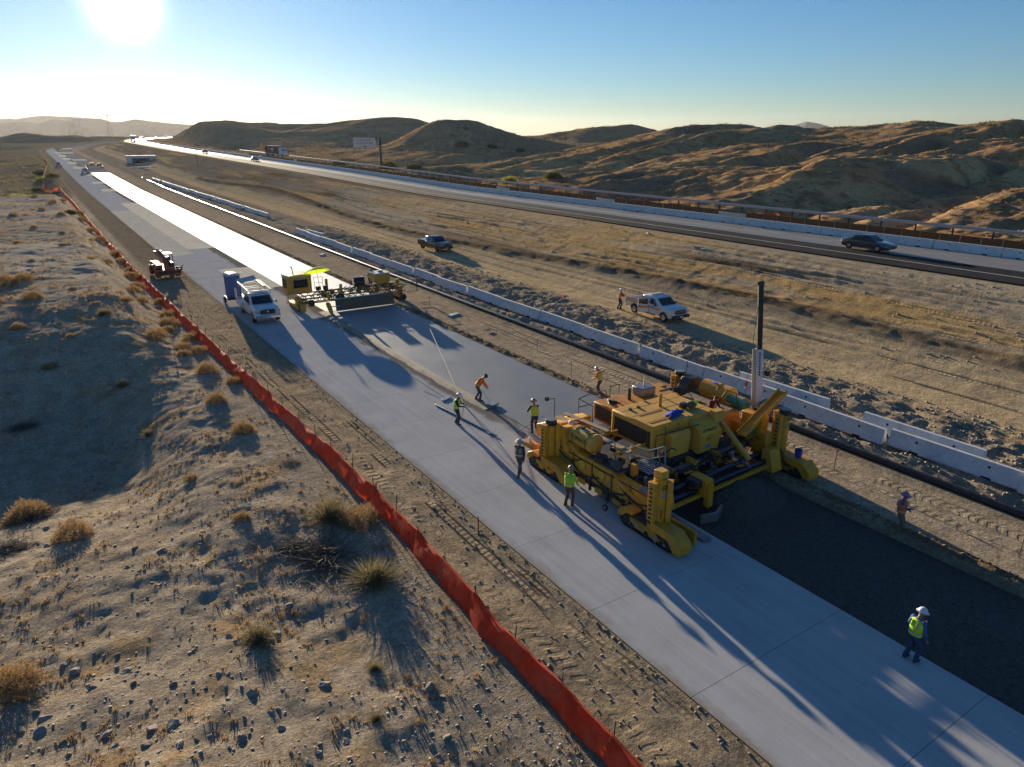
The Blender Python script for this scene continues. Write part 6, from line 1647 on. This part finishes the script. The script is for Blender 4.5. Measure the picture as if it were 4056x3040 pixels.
for (k, x, y, r, lb) in (('spiky', 7.9, 25.7, 1.35, 'large olive green bush crowding the red silt fence'), ('tan', 8.75, 24.8, .85, 'dry brown bush leaning against the red silt fence'), ('grey', 6.9, 23.4, 1.5, 'low spread of grey dead brush below the olive bush'),
                         ('grey', 6.0, 24.4, .8, 'small patch of grey dead brush left of the olive bush'), ('spiky', 7.7, 20.6, 1.25, 'spiky pale olive shrub with thin upright stems near the fence'), ('spiky', 3.4, 19.7, .8, 'thin spiky shrub alone among scattered rocks'),
                         ('tan', -2.8, 35.5, 1.0, 'big brown bush in the shaded hollow'), ('grey', -2.6, 34.8, 1.3, 'dark tangled brush in the shaded hollow'), ('tan', -1.1, 31.0, .85, 'brown bush at the lip of the shaded hollow'), ('grey', -3.4, 31.0, 1.0, 'grey brush beside the hollow'),
                         ('grey', 8.0, 31.7, .5, 'small dead tuft close to the red silt fence'), ('tan', -3.1, 21.4, .9, 'brown bush half out of view among the rocks'), ('spiky', 2.6, 48.4, .7, 'lone olive shrub on the slope above the hollow'), ('spiky', 2.9, 61.0, .8, 'olive and tan shrub near the crest of the slope'),
                         ('spiky', 3.0, 41.0, .6, 'sparse olive shrub at the edge of the hollow'), ('grey', -2.9, 46.9, .9, 'dark brush on the shaded slope'), ('spiky', 6.0, 16.6, .35, 'small dark twig plant near the fence foot'), ('spiky', 5.2, 14.6, .3, 'small dead twig plant among pebbles'),
                         ('green', 5.0, 145, 1.0, 'dusty green shrub by the far end of the silt fence')):
    bush(k, x, y, r, lb, None, .85 if k != 'grey' else .6)
for (k, x, y, r, lb) in (('green', -6.2, 236, 3.2, 'broad dark green bush in the wash'), ('yg', -2.9, 233, 3.0, 'bright yellow green bush in the wash'), ('green', -.4, 240, 2.6, 'mid green bush beside the bright one in the wash'), ('yg', -3.8, 224, 2.0, 'small yellow bush in front of the green ones in the wash'),
                         ('green', 2.4, 238, 2.0, 'green bush next to the orange fence in the wash'), ('yg', 3.8, 236, 1.5, 'low yellowish bush next to the orange fence'), ('green', 2.0, 270, 1.8, 'dull green bush up the wash'), ('yg', 4.0, 310, 2.2, 'pale yellow bush far up the wash'), ('green', 7.2, 300, 2.0, 'green shrub near the far slab edge'), ('green', 4.5, 345, 2.5, 'dark shrub far up the wash')):
    bush(k, x, y, r, lb, None, .8)
for (k, x, y, r, lb) in (('yg', 92.5, 142, 2.3, 'bright yellow green bush behind the highway rail'), ('green', 100, 135, 2.0, 'dark green bush on the low ground behind the highway'), ('green', 96, 217, 3.2, 'green bush at the foot of the sign post'), ('green', 99, 226, 2.8, 'second green bush right behind the sign post'),
                         ('green', 148, 262, 2.6, 'green bush below the round dark hill'), ('green', 160, 258, 2.4, 'small green bush below the round dark hill'), ('green', 168, 250, 2.0, 'low green bush below the round dark hill'), ('green', 92, 190, 2.2, 'olive bush near the highway rail'), ('green', 88, 240, 2.4, 'olive bush beyond the far rail')):
    bush(k, x, y, r, lb, None, .8)

# ------------------------------------------------------------------ rocks
def rock_mesh(seed, mat, sub=1):
    bm = bmesh.new(); bmesh.ops.create_icosphere(bm, subdivisions=sub, radius=1.0)
    rng = np.random.default_rng(seed); pl = rng.normal(0, 1, (7, 3)); pl /= np.linalg.norm(pl, axis=1, keepdims=True); of = rng.uniform(.45, .85, 7)
    for v in bm.verts:
        p = np.array(v.co)
        for q, o_ in zip(pl, of):
            d = p @ q - o_
            if d > 0: p = p - q * d
        p = p * (1 + rng.uniform(-.08, .08)); v.co = Vector(p)
    me = bpy.data.meshes.new('rock'); bm.to_mesh(me); bm.free(); me.materials.append(mat); return me
ROCKM = simple('desert_rock', (.34, .315, .275), .9, dirt=.6, scale=2.0, dirtcol=(.40, .35, .28), spec=.2)
ROCKM2 = simple('tan_rock', (.30, .26, .20), .9, dirt=.4, scale=2.0, spec=.2)
RK = [rock_mesh(300 + i, ROCKM if i < 5 else ROCKM2, 2) for i in range(7)]
def in_view(x, y, mx=60):
    a = x * math.cos(R(33.3)) - y * math.sin(R(33.3)); f = x * math.sin(R(33.3)) + y * math.cos(R(33.3))
    d = f * math.cos(R(19.4)) + 15 * math.sin(R(19.4)); u = f * math.sin(R(19.4)) - 15 * math.cos(R(19.4))
    if d < 1: return False
    px = 2028 + 2811 * a / d; py = 1520 - 2811 * u / d
    return -mx < px < 4056 + mx and py < 3040 + mx
def fbm1(x, y, o, s): return float(fbm(np.array([x]), np.array([y]), o, s)[0])
cnt = 0
while cnt < 130:
    x, y = rv.uniform(-6, 8.8), rv.uniform(9.5, 34)
    if not in_view(x, y): continue
    dens = fbm1(x / 3.5, y / 3.5, 3, 141) + (.35 if y < 22 and x < 5 else -.25)
    if dens < rv.uniform(-.15, .5): continue
    r = .055 + .14 * rv.random() ** 3
    o = bpy.data.objects.new('rock', rv.choice(RK)); COL.objects.link(o)
    o.location = (x, y, gz(x, y) + r * .02); o.scale = (r * rv.uniform(.9, 1.5), r * rv.uniform(.7, 1.1), r * rv.uniform(.45, .8)); o.rotation_euler = (rv.uniform(-.3, .3), rv.uniform(-.3, .3), rv.uniform(0, 6.28))
    tag(o, 'grey angular rock lying on the desert ground left of the silt fence', 'rock', 'rocks on the desert ground')
    cnt += 1
ico = rock_mesh(9, ROCKM, 1)
def scatter(name, label, pts, sizes, mat, seed, flat=.6, variants=5):
    """one joined mesh of many small stones"""
    base = []
    for k in range(variants):
        m_ = rock_mesh(900 + seed * 10 + k, mat, 1); co = np.zeros(len(m_.vertices) * 3); m_.vertices.foreach_get('co', co)
        fc = np.array([list(p.vertices) for p in m_.polygons]); base.append((co.reshape(-1, 3), fc)); bpy.data.meshes.remove(m_)
    rng = np.random.default_rng(seed); V = []; F = []; off = 0
    x, y = pts[:, 0], pts[:, 1]; z = ground(x, y)
    kk = rng.integers(0, variants, len(x)); an = rng.uniform(0, 6.28, len(x)); sx = rng.uniform(.8, 1.5, len(x)); sy = rng.uniform(.7, 1.1, len(x)); sz = rng.uniform(flat * .7, flat * 1.3, len(x))
    for k in range(variants):
        ii = np.where(kk == k)[0]; co, fc = base[k]
        P = co[None] * np.stack([sx[ii], sy[ii], sz[ii]], 1)[:, None, :] * sizes[ii][:, None, None]
        ca, sa = np.cos(an[ii])[:, None], np.sin(an[ii])[:, None]
        Q = np.stack([P[..., 0] * ca - P[..., 1] * sa + x[ii][:, None], P[..., 0] * sa + P[..., 1] * ca + y[ii][:, None], P[..., 2] + (z[ii] + sizes[ii] * .1)[:, None]], -1)
        V.append(Q.reshape(-1, 3)); F.append((fc[None] + (np.arange(len(ii)) * len(co))[:, None, None] + off).reshape(-1, 3)); off += len(ii) * len(co)
    me = arr_mesh(name, np.concatenate(V), np.concatenate(F), mat)
    o = bpy.data.objects.new(name, me); COL.objects.link(o); tag(o, label, None, kind='stuff'); return o
rng = np.random.default_rng(77)
def sample(n, x0, x1, y0, y1, power, dens):
    x = rng.uniform(x0, x1, n * 4); y = y0 + (y1 - y0) * rng.random(n * 4) ** power
    keep = dens(x, y) > rng.random(n * 4); x, y = x[keep][:n], y[keep][:n]
    return np.stack([x, y], 1)
p = sample(14000, -6, 9.3, 8, 75, 1.9, lambda x, y: np.clip(.45 + .9 * fbm(x / 3.5, y / 3.5, 3, 141), .04, 1))
scatter('stones', 'countless small grey stones strewn over the desert ground', p, .010 + .055 * rng.random(len(p)) ** 4, ROCKM, 1, .42)
p = sample(5000, 9.6, 12.9, 5, 190, 1.7, lambda x, y: np.clip(.4 + .8 * fbm(x / 1.5, y / 4, 3, 142), .05, 1) * np.where((x > 10.4) & (x < 12.4), .35, 1))
scatter('clods', 'loose dirt clods on the strip beside the slab', p, .015 + .06 * rng.random(len(p)) ** 2.5, SOILC := simple('clod_soil', (.34, .28, .205), .95, dirt=.4, scale=3, spec=.1), 2)
p = sample(11000, 32.3, 41.5, 4, 120, 1.5, lambda x, y: np.clip(.45 + .9 * fbm(x / 1.5, y / 2.5, 3, 143), .05, 1))
scatter('spoil_clods', 'broken dirt clods in the churned strip around the barriers', p, .02 + .10 * rng.random(len(p)) ** 2.6, SOILC2 := simple('spoil_soil', (.36, .31, .245), .95, dirt=.4, scale=2, spec=.1), 3, .8)
p = sample(3500, 26.45, 27.3, 3, 118, 1.3, lambda x, y: np.ones_like(x) * .9)
scatter('edge_crumbs', 'crumbled dirt along the edge of the wet lane', p, .02 + .07 * rng.random(len(p)) ** 2, simple('edge_soil', (.21, .155, .10), .95, dirt=.4, scale=2, spec=.1), 4, .8)
p = sample(1100, 47.0, 59.2, 8, 130, 1.4, lambda x, y: np.clip(.25 + .9 * fbm(x / 2, y / 6, 3, 144), .02, 1))
scatter('median_clods', 'dirt clods and stones on the churned median', p, .03 + .11 * rng.random(len(p)) ** 3, SOILC2, 5, .8)
p = sample(5000, 20.2, 26.2, 1, 19, 1.0, lambda x, y: np.ones_like(x) * .9)
_o = scatter('aggregate', 'dark loose aggregate scattered over the open base', p, .010 + .03 * rng.random(len(p)) ** 3, simple('dark_aggregate', (.075, .068, .06), .9), 6, .8)
_o.location.z = .075
# ------------------------------------------------------------------ dry grass and brush as masses
def tufts(name, label, pts, size, mat, per, seed, wid=.03, up=(.3, 1.4)):
    r_ = np.random.default_rng(seed); n = len(pts); m_ = n * per
    th = r_.uniform(0, 2 * np.pi, m_); el = r_.uniform(up[0], up[1], m_); d = np.stack([np.cos(el) * np.cos(th), np.cos(el) * np.sin(th), np.sin(el)], 1)
    L = np.repeat(size, per) * r_.uniform(.5, 1.1, m_); z = ground(pts[:, 0], pts[:, 1])
    b = np.repeat(np.stack([pts[:, 0], pts[:, 1], z], 1), per, 0) + np.stack([r_.normal(0, 1, m_), r_.normal(0, 1, m_), np.zeros(m_)], 1) * (L * .35)[:, None]
    s_ = np.cross(d, r_.normal(0, 1, (m_, 3))); s_ /= np.linalg.norm(s_, axis=1, keepdims=True); w = (L * wid)[:, None]
    V = np.stack([b - s_ * w, b + s_ * w, b + d * L[:, None]], 1).reshape(-1, 3)
    F = np.arange(m_ * 3).reshape(-1, 3)
    o = bpy.data.objects.new(name, arr_mesh(name, V, F, mat)); COL.objects.link(o); tag(o, label, None, kind='stuff')
p = sample(3400, -6, 9.2, 8, 80, 1.7, lambda x, y: np.clip(.15 + 1.1 * fbm(x / 2.2, y / 2.2, 3, 151), .02, 1))
tufts('dry_weeds', 'tiny tan and orange dry weeds dotted over the desert ground', p, rng.uniform(.06, .20, len(p)), TW_TAN, 14, 61, .09)
p = sample(2500, -8, 8.5, 60, 230, 1.2, lambda x, y: np.clip(.1 + 1.0 * fbm(x / 4, y / 4, 3, 152), .01, 1))
tufts('dry_weeds', 'low dry weeds on the far desert flat', p, rng.uniform(.12, .35, len(p)), TW_TAN, 14, 62, .1)
p = sample(15000, 78, 300, 10, 420, 1.2, lambda x, y: np.clip(.35 + .9 * fbm(x / 9, y / 9, 3, 153), .05, 1))
dd = np.hypot(p[:, 0], p[:, 1]); tufts('hill_brush', 'low dry brush covering the brown hills', p, rng.uniform(.22, .65, len(p)) * (.8 + dd / 600), TW_HILL := twig_material('hill_brush', (.36, .24, .12), (.18, .14, .08), .2), 9, 63, .2, (.1, .9))
p = sample(1500, -30, 8, 215, 480, 1.0, lambda x, y: np.clip(.3 + .9 * fbm(x / 9, y / 9, 3, 154), .05, 1))
tufts('wash_brush', 'low brush growing in the wash left of the road', p, rng.uniform(.4, 1.1, len(p)), TW_OLIVE, 10, 64, .16)
# ------------------------------------------------------------------ overhead sign and warning sign
sg = thing('overhead_sign', 'white overhead truck lane sign on a dark cantilever post', 'sign', (93.5, 217, 5.0), R(-18))
DPOST = simple('dark_post', (.04, .042, .05), .5); 
MB().cyl((0, 0, -1.2), (0, 0, 8.9), .42, .34, 14).build('post', DPOST, sg)
MB().bb(-7.9, -1.5, -.35, -.27, 5.7, 8.8).build('panel', SIGNW, sg, .02)
MB().bar((-8.0, 0, 8.4), (.2, 0, 8.4), .18).build('arm', DPOST, sg); MB().bar((-8.0, 0, 6.2), (1.6, 0, 6.2), .18).build('arm', DPOST, sg); MB().bar((-8.1, -.5, 5.65), (-1.2, -.5, 5.65), .22, .1).build('walkway', DPOST, sg)
for k in range(4): MB().bar((-.2 - .85 * k, 0, 6.2), (-.2 - .85 * k - .5, 0, 8.4), .14).build('brace', GALV if k < 2 else DPOST, sg)
MB().box((1.65, 0, 6.2), (.3, .3, .3)).build('lamp_box', GALV, sg, .02)
MB().bar((-8.05, -.32, 5.65), (-8.05, -.32, 8.85), .12).build('edge_frame', SIGNW, sg)
BLKT = LETT
text('TRUCK LANE', .62, BLKT, sg, (-4.7, -.358, 8.1), (R(90), 0, 0)); text('3 AXLES OR MORE', .62, BLKT, sg, (-4.7, -.358, 7.2), (R(90), 0, 0))
m = MB(); m.prism([(-4.9, 6.45), (-4.5, 6.45), (-4.5, 6.25), (-4.35, 6.25), (-4.7, 5.95), (-5.05, 6.25), (-4.9, 6.25)], 'y', -.362, -.352); m.build('arrow', BLKT, sg)
dw = thing('warning_sign', 'yellow diamond warning sign beside the highway', 'sign', (84, 318, 6.2), R(-14))
MB().box((0, 0, 3.6), (1.7, .05, 1.7), (0, R(45), 0)).build('panel', SIGNY, dw); MB().bb(-.07, .07, .04, .14, -1, 3.4).build('post', WOOD, dw)
# ------------------------------------------------------------------ power pylons in the haze
PYL = simple('pylon_steel', (.16, .16, .17), .6)
def pylon(x, y, h, kind, label, rz=0):
    t = thing('power_pylon', label, 'pylon', (x, y, -6), rz)
    w = h * .16; th_ = h * .016
    if kind == 'portal':
        for sd in (-1, 1):
            MB().bar((sd * w * 1.5, 0, 0), (sd * w * .45, 0, h * .72), th_).build('leg', PYL, t); MB().bar((sd * w * .45, 0, h * .72), (sd * w * 1.1, 0, h), th_).build('horn', PYL, t)
            MB().bar((sd * w * 1.2, 0, h * .22), (-sd * w * .6, 0, h * .62), th_ * .7).build('brace', PYL, t)
        MB().bar((-w * 1.7, 0, h * .98), (w * 1.7, 0, h * .98), th_ * 1.2).build('crossarm', PYL, t); MB().bar((-w * .6, 0, h * .72), (w * .6, 0, h * .72), th_).build('crossarm', PYL, t)
    else:
        for sd in (-1, 1): MB().bar((sd * w * .6, 0, 0), (sd * w * .06, 0, h), th_ * .9).build('leg', PYL, t)
        for k in range(5): MB().bar((-w * .55 * (1 - k / 5.5), 0, h * k / 5), (w * .5 * (1 - (k + 1) / 5.5), 0, h * (k + 1) / 5), th_ * .6).build('brace', PYL, t)
        MB().bar((-w * .5, 0, h * .97), (w * .5, 0, h * .97), th_).build('crossarm', PYL, t)
for (px_az, d, h, k, lb) in ((3.35, 2300, 58, 'portal', 'large lattice pylon with outspread arms against the hazy mountains'), (2.95, 2600, 50, 'portal', 'smaller lattice pylon left of the large one in the haze'), (5.2, 2300, 70, 'mast', 'slender tapering pylon mast in the haze'), (7.2, 2500, 40, 'portal', 'lattice pylon above the far highway bend'), (7.9, 2700, 40, 'portal', 'farther lattice pylon by the dark hillside')):
    pylon(d * math.sin(R(px_az)), d * math.cos(R(px_az)), h, k, lb, -R(px_az))
# ------------------------------------------------------------------ odds and ends lying about
def litter(name, label, cat, x, y, mat, dims, rz=0.0, z=None):
    mb = MB(); mb.box((0, 0, dims[2] / 2), dims); t = thing(name, label, cat, (x, y, gz(x, y) if z is None else z), rz); mb.build('body', mat, t, min(dims) * .2); 
    mb = MB(); mb.box((dims[0] * .2, 0, dims[2] * 1.02), (dims[0] * .3, dims[1] * .7, dims[2] * .3)); mb.build('fold', mat, t)
litter('sheet', 'crumpled white plastic sheet on the dirt right of the wet lane', 'sheet', 29.2, 53.8, WHITEM, (1.2, .5, .10), .3)
litter('sheet', 'white bag left near the black pipe', 'bag', 30.6, 92, WHITEM, (.9, .5, .2), .8)
litter('sign_panel', 'red panel lying flat on the haul road', 'panel', 41.0, 53.5, RED, (.9, .55, .05), .2)
litter('lumber', 'pale board lying on the slope below the highway', 'board', 57.0, 51.5, simple('pale_lumber', (.5, .45, .35), .8), (.25, 1.6, .08), .4)
litter('lumber', 'pale plank on the slope near the highway shoulder', 'board', 58.4, 60.5, MATS['pale_lumber'], (.2, 1.0, .06), -.6)
for i in range(16):
    y = 70 + i * 11 + rv.uniform(-3, 3); x = 48.0 + rv.uniform(-1, 8)
    litter('sandbag', 'small white scrap lying on the median dirt', 'scrap', x, y, WHITEM, (.3, .22, .12), rv.uniform(0, 3)); 
for o in list(COL.objects):
    if o.name.startswith('sandbag'): o['group'] = 'white scraps on the median'; o.name = 'scrap'
hw = thing('culvert_headwall', 'pale concrete culvert headwall in the median dip', 'headwall', (45, 378, gz(45, 378) - .5), R(-6)); MB().bb(-6, 6, -.3, .3, 0, 3.4).build('wall', C_BAR, hw, .05); MB().bb(-3.6, 3.6, -.34, -.28, 0, 2.3).build('opening', HOLEM, hw); MB().bb(-6.2, 6.2, -.5, .5, 3.4, 3.6).build('cap', WHITEM, hw)
pw = thing('white_pipe', 'white drain pipe lying on the median far away', 'pipe', (41, 330, gz(41, 330) + .3), R(-60)); MB().cyl((-5, 0, 0), (5, 0, .4), .28, None, 10).build('barrel', WHITEM, pw); MB().cyl((-5.3, 0, 0), (-5, 0, 0), .4, None, 10).build('collar', WHITEM, pw)
lp = thing('light_mast', 'dark leaning light mast standing in the median', 'mast', (53, 290, gz(53, 290))); MB().tube([(0, 0, -.2), (-.2, 0, 7.5)], .09, 6).build('pole', DPOST, lp); MB().bar((-.2, 0, 7.5), (1.2, 0, 6.2), .18, .3).build('lamp_head', DPOST, lp)
HAZE = 0.000028
# ------------------------------------------------------------------ the air
mb = MB(); mb.bb(-2500, 7000, -400, 7600, -40, 190)
hz = mb.build('haze', SOIL, smooth=0)
hm = bpy.data.materials.new('haze'); hm.use_nodes = True
hnt = hm.node_tree; hnt.nodes.clear()
pv = hnt.nodes.new('ShaderNodeVolumePrincipled')
pv.inputs['Density'].default_value = HAZE
pv.inputs['Color'].default_value = (.86, .88, .90, 1)
pv.inputs['Anisotropy'].default_value = .45
ho = hnt.nodes.new('ShaderNodeOutputMaterial')
hnt.links.new(pv.outputs[0], ho.inputs['Volume'])
hz.data.materials.clear(); hz.data.materials.append(hm)
tag(hz, 'thin pale haze in the air of the valley', None, kind='stuff')
